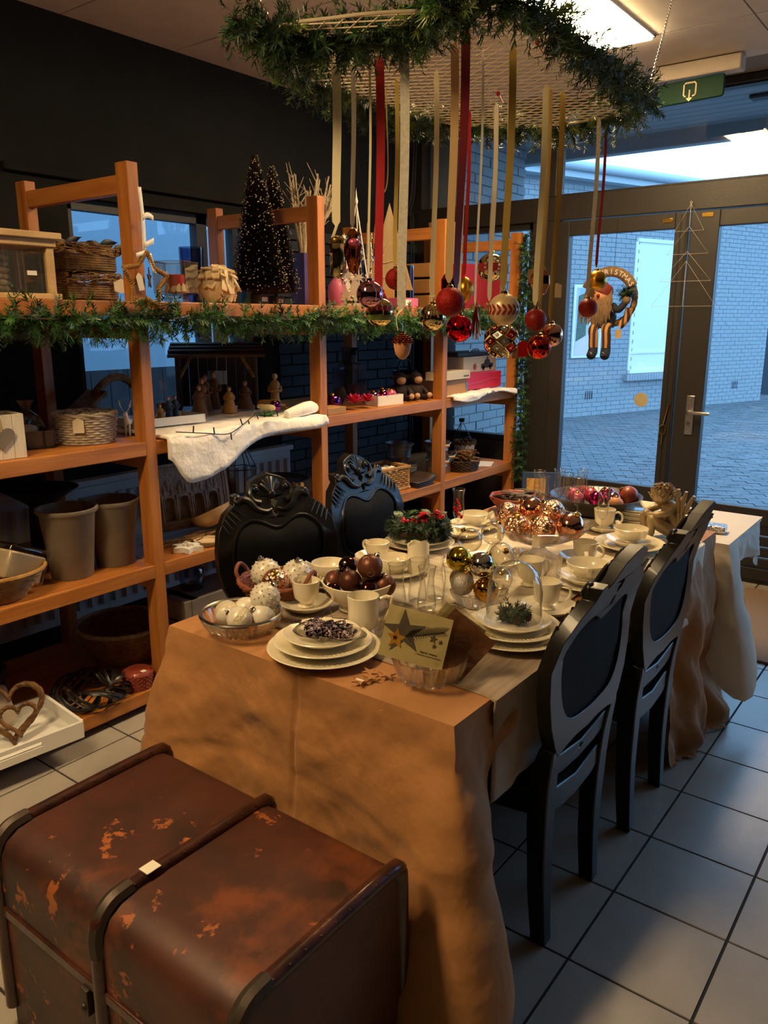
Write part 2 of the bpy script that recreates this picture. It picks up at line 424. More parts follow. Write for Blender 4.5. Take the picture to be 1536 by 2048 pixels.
def garland(name, label, pts, mats, per_m, tuft, nlen, nn, rnd, droop=0., closed=False, w=.0012, spread=.75, cat='garland', up=.0):
    P = catmull(pts, 10, closed); root = thing(name, label, cat, tuple(P[0]))
    off = -P[0]; stem = MB(); stem.tube([p+off for p in P], .004, 6, closed); stem.build('stem', 'wire_brown', root)
    bs = [MB() for _ in mats]
    L = sum((P[i+1]-P[i]).length for i in range(len(P)-1))
    seg = []; acc = 0
    for i in range(len(P)-1): seg.append((acc, P[i], P[i+1])); acc += (P[i+1]-P[i]).length
    n = int(per_m*L)
    for k in range(n):
        s = L*(k+rnd.random())/n
        i = max(j for j in range(len(seg)) if seg[j][0] <= s); a, p0, p1 = seg[i]
        tg = (p1-p0); ln = tg.length or 1e-6; pos = p0+tg*((s-a)/ln)+off; tg = tg/ln
        d = Vector((rnd.gauss(0, 1), rnd.gauss(0, 1), rnd.gauss(0, 1))); d -= tg*d.dot(tg)*.6; d.z += up-droop*rnd.random(); d = d.normalized()*tuft*rnd.uniform(.5, 1.25)
        needles(bs[rnd.randrange(len(bs))], pos, d, nn, nlen, spread, rnd, w)
    for b, m in zip(bs, mats): tag(b.build('needles', m, root, smooth=0), kind='stuff')
    return root
# ================================================================ SETTING
XW, YD, ZC = -2.88, 3.42, 2.89          # left wall, door wall, ceiling
def bricks(parent, P0, ud, nd, W, H, bw, bh, m, limit, skip=None, prefer=None, depth=.012, jt=.01):
    """courses of bricks on a vertical wall: the first `limit` as objects, the rest one mesh"""
    ud = Vector(ud).normalized(); nd = Vector(nd).normalized(); up = Vector((0, 0, 1)); cells = []
    rows = int(H/bh)
    for r in range(rows):
        x = -(bw/2 if r % 2 else 0)
        while x < W-.01:
            a, b = max(0, x), min(W, x+bw-jt)
            if b-a > .03 and not (skip and skip((a+b)/2, r*bh+bh/2)): cells.append((a, b, r*bh, r*bh+bh-jt))
            x += bw
    if prefer: cells.sort(key=prefer)
    one = MB().box(-.5, .5, 0, 1, -.5, .5).mesh('brick', m, 0); rest = MB()
    B = Matrix((ud, nd, up)).transposed().to_4x4()
    for i, (a, b, c, d) in enumerate(cells):
        dp = depth*RND.uniform(.75, 1.25)
        Mx = T(*(Vector(P0)+ud*((a+b)/2)+up*((c+d)/2))) @ B @ S(b-a, dp, d-c)
        if i < limit: part('brick', one, parent, Mx)
        else: rest.box(-.5, .5, 0, 1, -.5, .5, Mx)
    if rest.v: tag(rest.build('brick_courses', m, parent, smooth=0), kind='stuff')

# --- floor: dark grout slab, tiles proud of it
floor = struct(MB().box(XW-.1, 3.2, -4.2, YD+.12, -.12, -.004).build('floor', 'grout', smooth=0))
TS = .305; tile_me = MB().box(.004, TS-.004, .004, TS-.004, -.004, 0).mesh('tile', 'tile', 0); rest = MB()
for i in range(-10, 11):
    for j in range(-14, 12):
        x, y = i*TS, j*TS
        if x < XW-.3 or x > 3.1: continue
        seen = (-8 <= i <= 3 and -4 <= j <= 10)
        if seen: part('tile', tile_me, floor, T(x, y, 0))
        else: rest.box(x+.004, x+TS-.004, y+.004, y+TS-.004, -.004, 0)
tag(rest.build('tile_field', 'tile', floor, smooth=0), kind='stuff')

# --- ceiling of large boards
ceil = struct(MB().box(XW-.1, 3.2, -4.2, YD+.12, ZC+.006, ZC+.12).build('ceiling', 'ceiling_gap', smooth=0))
PX, PY = 1.24, .62
pan = MB().box(.004, PX-.004, .004, PY-.004, 0, .008).mesh('ceiling_panel', 'ceiling_board', 0)
for i in range(5):
    for j in range(-8, 5):
        x, y = XW+i*PX-.02, .65+j*PY
        if y+PY > YD+.3: continue
        part('ceiling_panel', pan, ceil, T(x, y, ZC))

# --- walls
wl = MB(); X0, X1 = XW-.14, XW; WY0, WY1, WZ0, WZ1 = .60, 1.80, .95, 2.13
wl.box(X0, X1, -4.2, WY0, 0, ZC); wl.box(X0, X1, WY1, YD+.1, 0, ZC); wl.box(X0, X1, WY0, WY1, 0, WZ0); wl.box(X0, X1, WY0, WY1, WZ1, ZC)
wall_left = struct(wl.build('wall_left', 'wall_dark', smooth=0))
bricks(wall_left, (XW, 1.95, .28), (0, 1, 0), (1, 0, 0), 1.46, 1.86, .22, .068, 'brick_navy', 300)
tr = MB(); tr.box(XW, XW+.03, .3, 2.3, 2.20, 2.235); struct(tr.build('trim_1', 'wall_dark', bevel=.004))
struct(MB().box(XW-.1, 3.2, -4.3, -4.2, 0, ZC).build('wall_back', 'wall_dark', smooth=0))
struct(MB().box(3.1, 3.2, -4.2, YD, 0, ZC).build('wall_right', 'wall_dark', smooth=0))
# window in the left wall
w = struct(MB().box(X0+.03, X0+.09, WY0, WY1, WZ1-.05, WZ1).box(X0+.03, X0+.09, WY0, WY1, WZ0, WZ0+.05).box(X0+.03, X0+.09, WY0, WY0+.05, WZ0, WZ1)
           .box(X0+.03, X0+.09, WY1-.05, WY1, WZ0, WZ1).box(X0+.03, X0+.09, 1.40, 1.47, WZ0, WZ1).box(X0+.03, X0+.09, 1.66, 1.70, WZ0, WZ1).build('window_1', 'frame_darker', smooth=0))
for a, b in ((WY0+.05, 1.40), (1.47, 1.66), (1.70, WY1-.05)):
    MB().box(X0+.055, X0+.06, a, b, WZ0+.05, WZ1-.05).build('pane', 'window_glass', w, smooth=0)
MB().box(XW-.03, XW+.05, WY0-.03, WY1+.03, WZ0-.03, WZ0).build('window_sill', 'frame_darker', w, bevel=.005)

# --- door wall: posts, beam, transom panes, side pane, double door
FY0, FY1 = YD, YD+.11
fr = MB()
fr.box(XW, 3.1, FY0, FY1, 2.20, 2.35); fr.box(XW, 3.1, FY0, FY1, 2.85, ZC)
fr.box(XW, 3.1, FY0, FY1, .0, .06)
for a, b in ((XW, -2.80), (-1.93, -1.76), (.11, .24), (2.98, 3.1)): fr.box(a, b, FY0, FY1, 0, 2.2)
for a, b in ((XW, -2.83), (-1.86, -1.775), (.10, .22), (1.6, 1.7), (2.98, 3.1)): fr.box(a, b, FY0, FY1, 2.35, 2.85)
fr.box(-2.80, -1.93, FY0, FY1, .06, .72); fr.box(.24, 2.98, FY0, FY1, .06, .50)
wall_door = struct(fr.build('wall_door', 'frame_dark', smooth=0, bevel=.004))
def pane(par, x0, x1, z0, z1, y=FY0+.05): return MB().box(x0, x1, y, y+.006, z0, z1).build('pane', 'window_glass', par, smooth=0)
tw = struct(MB().box(-1.775, -1.76, FY0+.02, FY0+.09, 2.35, 2.85).box(.085, .10, FY0+.02, FY0+.09, 2.35, 2.85).box(-1.775, .1, FY0+.02, FY0+.09, 2.84, 2.85).box(-1.775, .1, FY0+.02, FY0+.09, 2.35, 2.362).build('window_2', 'frame_darker', smooth=0))
pane(tw, -1.775, .10, 2.35, 2.85); pane(tw, -2.83, -1.86, 2.35, 2.85); pane(tw, .22, 1.6, 2.35, 2.85); pane(tw, 1.7, 2.98, 2.35, 2.85)
sw = struct(MB().box(-2.80, -2.77, FY0+.02, FY0+.09, .72, 2.2).box(-1.96, -1.93, FY0+.02, FY0+.09, .72, 2.2).box(-2.8, -1.93, FY0+.02, FY0+.09, .72, .76).box(-2.8, -1.93, FY0+.02, FY0+.09, 2.16, 2.2).build('window_3', 'frame_darker', smooth=0))
pane(sw, -2.77, -1.96, .76, 2.16)
sw2 = struct(MB().box(.24, 2.98, FY0+.02, FY0+.09, .50, .54).box(.24, 2.98, FY0+.02, FY0+.09, 2.16, 2.2).build('window_4', 'frame_darker', smooth=0)); pane(sw2, .24, 2.98, .54, 2.16)
def leaf(n, x0, x1, p0, p1, pb):
    d = MB(); y0, y1 = FY0-.015, FY0+.05
    d.box(x0, p0, y0, y1, .03, 2.19); d.box(p1, x1, y0, y1, .03, 2.19); d.box(p0, p1, y0, y1, 2.10, 2.19); d.box(p0, p1, y0, y1, pb-.10, pb); d.box(p0, p1, y0, y1, .03, .10)
    o = struct(d.build('door_%d' % n, 'frame_dark', smooth=0, bevel=.004))
    pane(o, p0, p1, pb, 2.10, FY0+.015)
    k = 4; h = (pb-.20)/k
    for i in range(k): MB().box(p0, p1, y0+.012, y1-.01, .10+i*h+.004, .10+(i+1)*h-.004).build('board', 'frame_dark', o, smooth=0, bevel=.004)
    return o
d1 = leaf(1, -1.757, -.905, -1.66, -.985, .52); d2 = leaf(2, -.895, .105, -.73, .02, .47)
# rubber strips, striker plates, handle, hook, sticker
MB().box(-.922, -.914, FY0-.018, FY0-.014, .05, 2.18).build('seal', 'rubber', d1, smooth=0)
MB().box(-.955, -.948, FY0-.018, FY0-.014, .05, 2.18).build('seal', 'rubber', d1, smooth=0)
hd = MB().box(-.825, -.775, FY0-.025, FY0-.015, .88, 1.12).build('handle_plate', 'alu', d2, bevel=.004)
MB().tube([(-.80, FY0-.02, 1.02), (-.80, FY0-.065, 1.02), (-.79, FY0-.07, 1.02), (-.67, FY0-.07, 1.02)], .011, 10).build('lever', 'alu', hd)
MB().tube([(-.80, FY0-.015, .95), (-.80, FY0-.034, .95)], .012, 12).build('lock_cylinder', 'steel', hd)
for z in (.90, 1.10): MB().sphere((-.80, FY0-.026, z), .005, 8, 6).build('screw', 'steel', hd)
hk = MB().tube([(-.93, FY0-.02, 1.06), (-.945, FY0-.03, .98), (-.955, FY0-.03, .93)], .006, 8).tube(catmull([(-.955, FY0-.03, .93), (-.975, FY0-.03, .915), (-.97, FY0-.03, .88), (-.955, FY0-.03, .87), (-.94, FY0-.03, .88), (-.938, FY0-.03, .915)], 4, True), .004, 6).tube([(-.955, FY0-.03, .87), (-.958, FY0-.025, .80)], .006, 8).build('door_hook', 'brass', d1)
for x, z in ((-1.03, 2.148), (-.80, 2.165)): MB().box(x-.033, x+.033, FY0-.019, FY0-.015, z-.012, z+.012).build('striker_plate', 'brass', d1 if x < -.9 else d2, bevel=.002)
MB().lathe([(0, 0), (.045, 0), (.045, .001), (0, .001)], 28, T(-1.12, FY0+.0135, 1.073) @ RX(PI/2)).build('round_sticker', 'sticker', d1)

# --- cables in the corner
cb = thing('cable_pair', 'two grey cables running down the dark corner beside the window', 'cable', (XW+.02, 3.33, .4))
for k in range(2):
    MB().tube(catmull([(0, .03*k, 0), (0, .03*k, 1.75), (.0, -.05+.03*k, 1.9), (0, .0+.03*k, 2.05), (0, .02+.03*k, 2.3), (0, .02+.03*k, 2.45)], 6), .009, 8).build('cable', 'frame_darker', cb)

# --- recessed fluorescent fixtures in the ceiling
def lamp(x, y, label, blades=True):
    o = thing('ceiling_light', label, 'ceiling light', (x, y, ZC), group='recessed fluorescent ceiling lights')
    L, W = 1.22, .30
    MB().box(-W/2, -W/2+.012, 0, L, -.012, 0).box(W/2-.012, W/2, 0, L, -.012, 0).box(-W/2, W/2, 0, .012, -.012, 0).box(-W/2, W/2, L-.012, L, -.012, 0).build('frame', 'lamp_white', o)
    MB().box(-W/2+.012, -.004, .012, L-.012, -.022, -.003).build('diffuser', 'lamp_glow', o, smooth=0)
    MB().box(.004, W/2-.012, .012, L-.012, -.022, -.003).build('diffuser', 'lamp_glow', o, smooth=0)
    MB().box(-.004, .004, .012, L-.012, -.012, -.002).build('spine', 'lamp_white', o, smooth=0)
    if blades:
        me = MB().prism([(-W/2+.0, -.030), (-W/2+.03, -.0245), (-.02, -.0245), (0, -.027), (.02, -.0245), (W/2-.03, -.0245), (W/2, -.030), (W/2, -.0225), (-W/2, -.0225)], .003, RX(PI/2)).mesh('louvre_blade', 'lamp_white', 0)
        for k in range(24): part('louvre_blade', me, o, T(0, .04+k*.048, 0))
    return o
lamp(-1.01, 1.29, 'recessed fluorescent ceiling light above the wire mesh rack')
lamp(-1.01, -2.3, 'recessed fluorescent ceiling light nearer the middle of the shop')

# --- exit sign
ex = thing('exit_sign', 'green emergency exit sign with arrow pictogram under the ceiling', 'exit sign', (-.835, 3.02, 2.695))
MB().prism([(-.172, 0), (-.16, -.008), (.16, 0), (.172, .008), (.172, .10), (.165, .108), (-.165, .10), (-.172, .09)], .02, RX(PI/2)).build('panel', 'sign_green', ex, bevel=.004)
MB().tube([(x, -.023, z) for x, z in ((-.022, .022), (-.03, .03), (-.03, .078), (-.022, .086), (.024, .086), (.032, .078), (.032, .03), (.024, .022), (.016, .022))], .0045, 6).tube([(-.022, -.023, .022), (-.016, -.023, .022)], .0045, 6).tube([(0, -.023, .052), (0, -.023, .012)], .0045, 6).prism([(-.017, .014), (.017, .014), (0, -.004)], .004, T(0, -.021, 0) @ RX(PI/2)).build('pictogram', 'sign_cream', ex)
MB().box(-.2, .25, -.03, .06, .115, .19).build('housing', 'ceiling_board', ex, bevel=.01)

# --- radiator under the window
rad = thing('radiator', 'white ribbed panel radiator on the dark wall behind the shelves', 'radiator', (XW+.05, -.1, .12))
MB().box(0, .03, 0, 2.05, 0, .66).build('panel', 'radiator', rad, bevel=.008)
rib = MB().prism([(-.022, 0), (.022, 0), (.012, .022), (-.012, .022)], .56).mesh('rib', 'radiator', 40)
for k in range(30): part('rib', rib, rad, T(.03, .05+k*.0675, .05) @ RZ(-PI/2) @ S(1, 1, 1))
MB().box(-.03, .05, -.01, 2.06, .66, .69).build('top_grille', 'radiator', rad, bevel=.006)

# --- doormat
mt = MB(); mt.box(-.35, 1.3, 2.2, 3.3, 0, .012)
tag(mt.build('doormat', 'mat_brown', bevel=.004), 'brown ribbed coir mat on the tiles before the doors', 'mat')

# ================================================================ OUTSIDE
ZG = -.03
gr = struct(MB().box(-30, 25, YD+.12, 40, ZG-.2, ZG-.012).build('ground', 'paver_base', smooth=0))
struct(MB().box(-30, XW-.15, -12, YD+.12, ZG-.2, ZG-.012).build('ground_side', 'paver_base', smooth=0))
pv = MB().box(0, .205, 0, .098, -.012, 0).mesh('paver', 'paver', 0); rest = MB(); n = 0
Rp = RZ(math.radians(28)); cells = []
for i in range(-60, 60):
    for j in range(-60, 110):
        p = Rp @ Vector((i*.212+(.106 if j % 2 else 0), j*.105, 0)) + Vector((-2.5, 8, 0))
        if p.y < YD+.2: continue
        dx, dy = p.x-.64, p.y+1.616
        if dy < 6.0 or dy > 20 or not (-.62 < dx/dy < .02): continue
        q = dx*dx+dy*dy; cells.append((q, p.x, p.y))
cells.sort()
for n, (q, x, y) in enumerate(cells):
    Mx = T(x, y, ZG+RND.uniform(-.004, .004)) @ Rp
    if n < 300: part('paver', pv, gr, Mx)
    else: rest.box(0, .205, 0, .098, -.012, 0, Mx)
tag(rest.build('paver_field', 'paver', gr, smooth=0), kind='stuff')
# own brick wing beside the door
wing = struct(MB().box(-3.3, -2.60, YD+.12, 4.55, ZG, 3.0).build('wall_wing', 'mortar', smooth=0))
bricks(wing, (-2.60, YD+.12, ZG), (0, 1, 0), (1, 0, 0), 1.01, 3.0, .22, .068, 'brick_white', 300, depth=.012)
# canopy above the doors
can = struct(MB().box(-2.9, 3.5, YD+.12, 4.62, 2.92, 3.02).build('canopy', 'soffit', smooth=0))
MB().box(-3.0, 3.6, 4.62, 4.72, 2.80, 3.08).build('fascia', 'soffit', can, bevel=.01)
plank = MB().box(-2.9, 3.5, 0, .112, -.012, 0).mesh('plank', 'soffit', 0)
for k in range(9): part('plank', plank, can, T(0, YD+.15+k*.12, 2.92))
MB().box(-.78, -.62, 3.95, 4.05, 2.885, 2.91).build('soffit_lamp', 'frame_darker', can, bevel=.01)
# building across the yard
A0 = Vector((-4.995, 10.789, ZG)); UD = Vector((.3436, .9391, 0)); ND = Vector((.9391, -.3436, 0))
house = thing('building', 'white painted brick building across the paved yard', 'building', tuple(A0), math.atan2(UD.y, UD.x))
# local x runs along the wall, local -y faces the shop
hw = MB().box(-4.5, 5.6, 0, .4, 0, 3.75).build('wall', 'mortar', house, smooth=0)
bricks(hw, (-1.2, 0, 0), (1, 0, 0), (0, -1, 0), 6.8, 3.7, .235, .075, 'brick_white', 300, depth=.01,
       skip=lambda u, z: (1.5 < u-1.2 < 3.0 and .68 < z < 2.95), prefer=lambda c: (0 if .9 < c[0] < 4.0 and .2 < c[2] < 2.9 else 1, c[0]))
rf = MB().prism([(-.25, 3.72), (-.25, 3.95), (1.2, 4.0), (1.2, 3.72)], 10.2, T(-4.55, 0, 0) @ RZ(PI/2) @ RX(PI/2)).build('roof', 'roof_metal', house, smooth=0)
MB().tube([(-4.5, -.3, 3.88), (5.7, -.3, 3.88)], .07, 10).build('gutter', 'roof_metal', house)
wn = MB().box(1.5, 3.0, -.03, .05, .68, .74).box(1.5, 3.0, -.03, .05, 2.89, 2.95).box(1.5, 1.56, -.03, .05, .68, 2.95).box(2.94, 3.0, -.03, .05, .68, 2.95).box(1.56, 2.94, -.025, .05, 1.02, 1.06).build('window', 'paint_white', house, smooth=0)
MB().box(1.56, 2.94, -.008, .0, 1.06, 2.89).build('blind', 'paint_white', wn, smooth=0)
MB().box(1.56, 2.94, -.008, .0, .74, 1.02).build('lower_panel', 'paint_white', wn, smooth=0)
sb = MB().box(0, .062, -.10, .04, .56, .67).mesh('sill_brick', 'brick_white', 0)
for k in range(23): part('sill_brick', sb, wn, T(1.42+k*.071, 0, 0))
fp = MB().box(.08, .76, -.05, -.02, .98, 2.16).build('poster_frame', 'paint_white', house, bevel=.01)
MB().box(.13, .71, -.055, -.05, 1.03, 2.11).build('poster', 'poster', fp, smooth=0)
MB().prism([(.15, 1.25), (.38, 1.35), (.36, 1.8), (.30, 2.02), (.17, 1.98)], .003, T(0, -.0551, 0) @ RX(PI/2)).build('printed_chair', 'poster_green', fp, smooth=0)
for k in (0.5, 4.6):
    for j in range(4): MB().box(k+j*.05, k+j*.05+.018, -.016, -.005, .28, .42).build('air_slot', 'dark_fence', house, smooth=0)
h2 = thing('far_building', 'grey building further back at the right edge of the yard', 'building', (-2.6, 17.2, ZG), math.atan2(UD.y, UD.x))
MB().box(0, 6, 0, 3, 0, 2.6).build('wall', 'dark_fence', h2, smooth=0); MB().box(-.1, 6.1, -.1, 3.1, 2.6, 2.8).build('roof', 'roof_metal', h2, smooth=0)
# what stands behind the side window
nb = thing('neighbour_wall', 'pale rendered wall seen through the window behind the shelf', 'wall', (-5.6, -3, ZG))
MB().box(-.2, 0, 0, 9, 0, 4.5).build('wall', 'render_grey', nb, smooth=0)
fc = thing('garden_fence', 'low dark fence outside the window behind the shelf', 'fence', (-4.3, -1, ZG))
fb = MB().box(0, .02, 0, .14, 0, 1.26).mesh('fence_board', 'dark_fence', 0)
for k in range(26): part('fence_board', fb, fc, T(0, k*.15, 0))
MB().box(-.05, 0, 0, 3.9, .9, 1.0).build('rail', 'dark_fence', fc, smooth=0)

# ================================================================ SHELVING
XF = -1.93; DEP = .76
PY0 = [.25, 1.27, 2.35, 3.25]
rack = thing('shelf_rack', 'tall pine rack of shelves filling the left wall', 'shelf', (XF, .25, 0))
def rbx(name, x0, x1, y0, y1, z0, z1, m, bev=.003): return MB().box(x0-XF, x1-XF, y0-.25, y1-.25, z0, z1).build(name, m, rack, bevel=bev, smooth=0)
for k, y in enumerate([-.80]+PY0):
    wy = .048
    for xf in (XF-.07, XF-DEP): rbx('post', xf, xf+.07, y, y+wy, 0, 2.125, 'pine_post')
    for z in (2.02, 1.50, 1.0, .50): rbx('cross_rail', XF-DEP+.07, XF-.07, y+.006, y+.042, z, z+.065 if z > 2 else z+.05, 'pine_cross')
ys = [-.80]+PY0
for i in range(4):
    a, b = ys[i]+.048, ys[i+1]
    for z in (1.638, 1.11, .61) + ((.09,) if i < 1 else (.09,)):
        m = 'pine'
        # front edge lath and five planks behind it
        rbx('front_lath', XF-.022, XF, a, b, z-.055, z, m)
        for k in range(5):
            x1 = XF-.023-k*.145; rbx('plank', x1-.142, x1, a-.02, b+.02, z-.022, z, m, 0)
# ================================================================ TABLES AND CLOTHS
def sm(a, b, x): t = max(0, min(1, (x-a)/(b-a))); return t*t*(3-2*t)
def drape(name, label, m, x0, x1, y0, y1, z, L, flare, fold=.012, seed=1, n=150, rows=40, top_par=None):
    per = []; W, H = x1-x0, y1-y0
    def side(a, b, nx, ny, k, tagc):
        for i in range(k): t = i/k; per.append((a[0]+(b[0]-a[0])*t, a[1]+(b[1]-a[1])*t, nx, ny, tagc))
    side((x0, y0), (x1, y0), 0, -1, n, 'f'); side((x1, y0), (x1, y1), 1, 0, int(n*H/W), 'r'); side((x1, y1), (x0, y1), 0, 1, n//2, 'b'); side((x0, y1), (x0, y0), -1, 0, n//2, 'l')
    N = len(per); vs = []; fs = []
    nn = []
    for i in range(N):                       # smooth the outward normals round the corners
        ax = sum(per[(i+k) % N][2] for k in range(-5, 6)); ay = sum(per[(i+k) % N][3] for k in range(-5, 6)); l = math.hypot(ax, ay); nn.append((ax/l, ay/l))
    for i, (x, y, _, _, sd) in enumerate(per):
        nx, ny = nn[i]; Ln = L(x, y, sd); s = i*.13*72/n
        for j in range(rows+1):
            t = j/rows; d = Ln*t
            wv = fold*t*(math.sin(s*1.7+seed)+.6*math.sin(s*3.1+seed*2+t*2))+(.012*noise.noise((x*5+d*3, y*5, d*7+seed))-.013*abs(noise.noise((x*3.5-d*4, y*3.5+d*2, d*4.5+seed)))-.013*abs(noise.noise((x*8+d*9, y*8, d*7+seed)))-.006*abs(noise.noise((x*17-d*12, y*17, d*15+seed)))-(.008*math.exp(-((x+.585+.02*d)/.007)**2)+.006*math.exp(-((d-.27-.25*(x+.6)**2)/.008)**2) if sd == 'f' else 0))*min(1, t*8)
            o = .004*sm(0, .1, t)+flare(x, y, sd, t)*(Ln/.65)+wv
            zz = z-d
            if j == 1: zz = z-d*.85
            if zz < .006: o += (.006-zz)*.5*(1+.5*math.sin(i*.9)); zz = .006+.004*math.sin(i*1.3)**2
            vs.append((x+nx*o, y+ny*o, zz))
    m1 = rows+1
    for i in range(N):
        o = ((i+1) % N)*m1
        for j in range(rows): fs.append((i*m1+j, i*m1+j+1, o+j+1, o+j))
    fs.append(tuple(i*m1 for i in range(N)))
    b = MB(); b.add(vs, fs); o = b.build(name, m, smooth=60)
    return tag(o, label, 'tablecloth')
TX0, TX1, TY0, TY1, TZ = -1.065, -.140, -.345, 1.60, .752
tb = thing('dining_table', 'long dining table hidden under the brown cloth', 'table', (-.6, .62, 0))
MB().box(TX0+.6+.006, TX1+.6-.006, TY0-.62+.006, TY1-.62-.006, .715, TZ-.003).build('table_top', 'wood_dark', tb)
for sx in (-.38, .38):
    for sy in (-.84, .84): MB().box(sx-.035, sx+.035, sy-.035, sy+.035, 0, .715).build('leg', 'wood_dark', tb)
def L1(x, y, sd):
    if sd == 'f': return .58+.12*sm(-.5, -.14, x)
    if sd == 'r': return .09+.60*math.exp(-((y-TY0)/.085)**2)+.68*sm(TY1-.72, TY1-.55, y)
    if sd == 'b': return .62
    return .50*sm(.2, -.3, y)+.12
def fl1(x, y, sd, t):
    c = math.hypot(x-TX1, y-TY0); c2 = math.hypot(x-TX0, y-TY0); c3 = math.hypot(x-TX1, y-TY1)
    return (.05+(.12*noise.noise((y*5.5, t*2.2, 3.1))+.05*noise.noise((y*14, t*5, 8)))*sm(.9, 1.1, y)*(sd == 'r'))*t+.14*t*math.exp(-(c/.12)**2)+.14*t*math.exp(-(c2/.16)**2)+.05*t*math.exp(-(c3/.3)**2)
drape('tablecloth', 'brown tablecloth draped over the long table down to the floor', 'cloth_brown', TX0, TX1, TY0, TY1, TZ, L1, fl1)
t2 = thing('folding_table', 'low metal-legged table under the white cloth by the door', 'table', (-.55, 1.93, 0))
MB().box(-.44, .44, -.27, .27, .66, .692).build('table_top', 'paint_white', t2)
for sx in (-.40, .38):
    for sy in (-.02, .24): MB().tube([(sx*.9, sy, .66), (sx, sy, 0)], .012, 10).build('leg', 'steel', t2)
X2, Y2 = -.095, 1.64
def L2(x, y, sd):
    if sd == 'r': return .13+.46*math.exp(-((y-Y2)/.065)**2)+.10*math.exp(-((y-2.22)/.1)**2)
    if sd == 'f': return .13+.46*math.exp(-((x-X2)/.07)**2)
    return .2
def fl2(x, y, sd, t):
    c = math.hypot(x-X2, y-Y2); return .05*t+.13*t*math.exp(-(c/.14)**2)
drape('white_tablecloth', 'white tablecloth with pointed hanging corners on the far table', 'cloth_white', -1.02, X2, Y2, 2.22, .696, L2, fl2, fold=.02, seed=4, n=90)
# runners
def runner(name, label, m, xs, xe, ya, yb, drop, z=TZ+.002, out=.012, wav=.004):
    L = xe-xs; tot = L+drop; b = MB()
    def fn(u, v):
        s = u*tot; y = ya+(yb-ya)*v; wv = wav*math.sin(v*23+s*3)*math.sin(s*5+v*7)
        if s < L: return (xs+s, y+.01*math.sin(s*4), z+abs(wv)*.25)
        d = s-L; return (xe+out+wv*.8*min(1, d*8)+.004*math.sin(v*11)*min(1, d*6)+.02*d, y+.01*math.sin(s*4)+d*.04*(v-.5), z-d)
    b.grid(60, 26, fn); return tag(b.build(name, m, solid=.003, smooth=60), label, 'table runner')
runner('cross_runner', 'taupe crinkled runner hanging over the table edge beside the nearest chair', 'runner_taupe', -1.0, -.142, -.19, .21, .25)
runner('cross_runner', 'pale striped runner crossing the table beneath the far place settings', 'runner_pale', -1.0, -.142, .98, 1.42, .28)
lr = MB(); lr.grid(20, 60, lambda u, v: (-.93+.66*u+.01*math.sin(v*9), .17+1.30*v, TZ+.0055+.0012*math.sin(u*9+v*20)))
tag(lr.build('long_runner', 'runner_pale', solid=.002), 'cream patterned runner along the middle of the table', 'table runner')

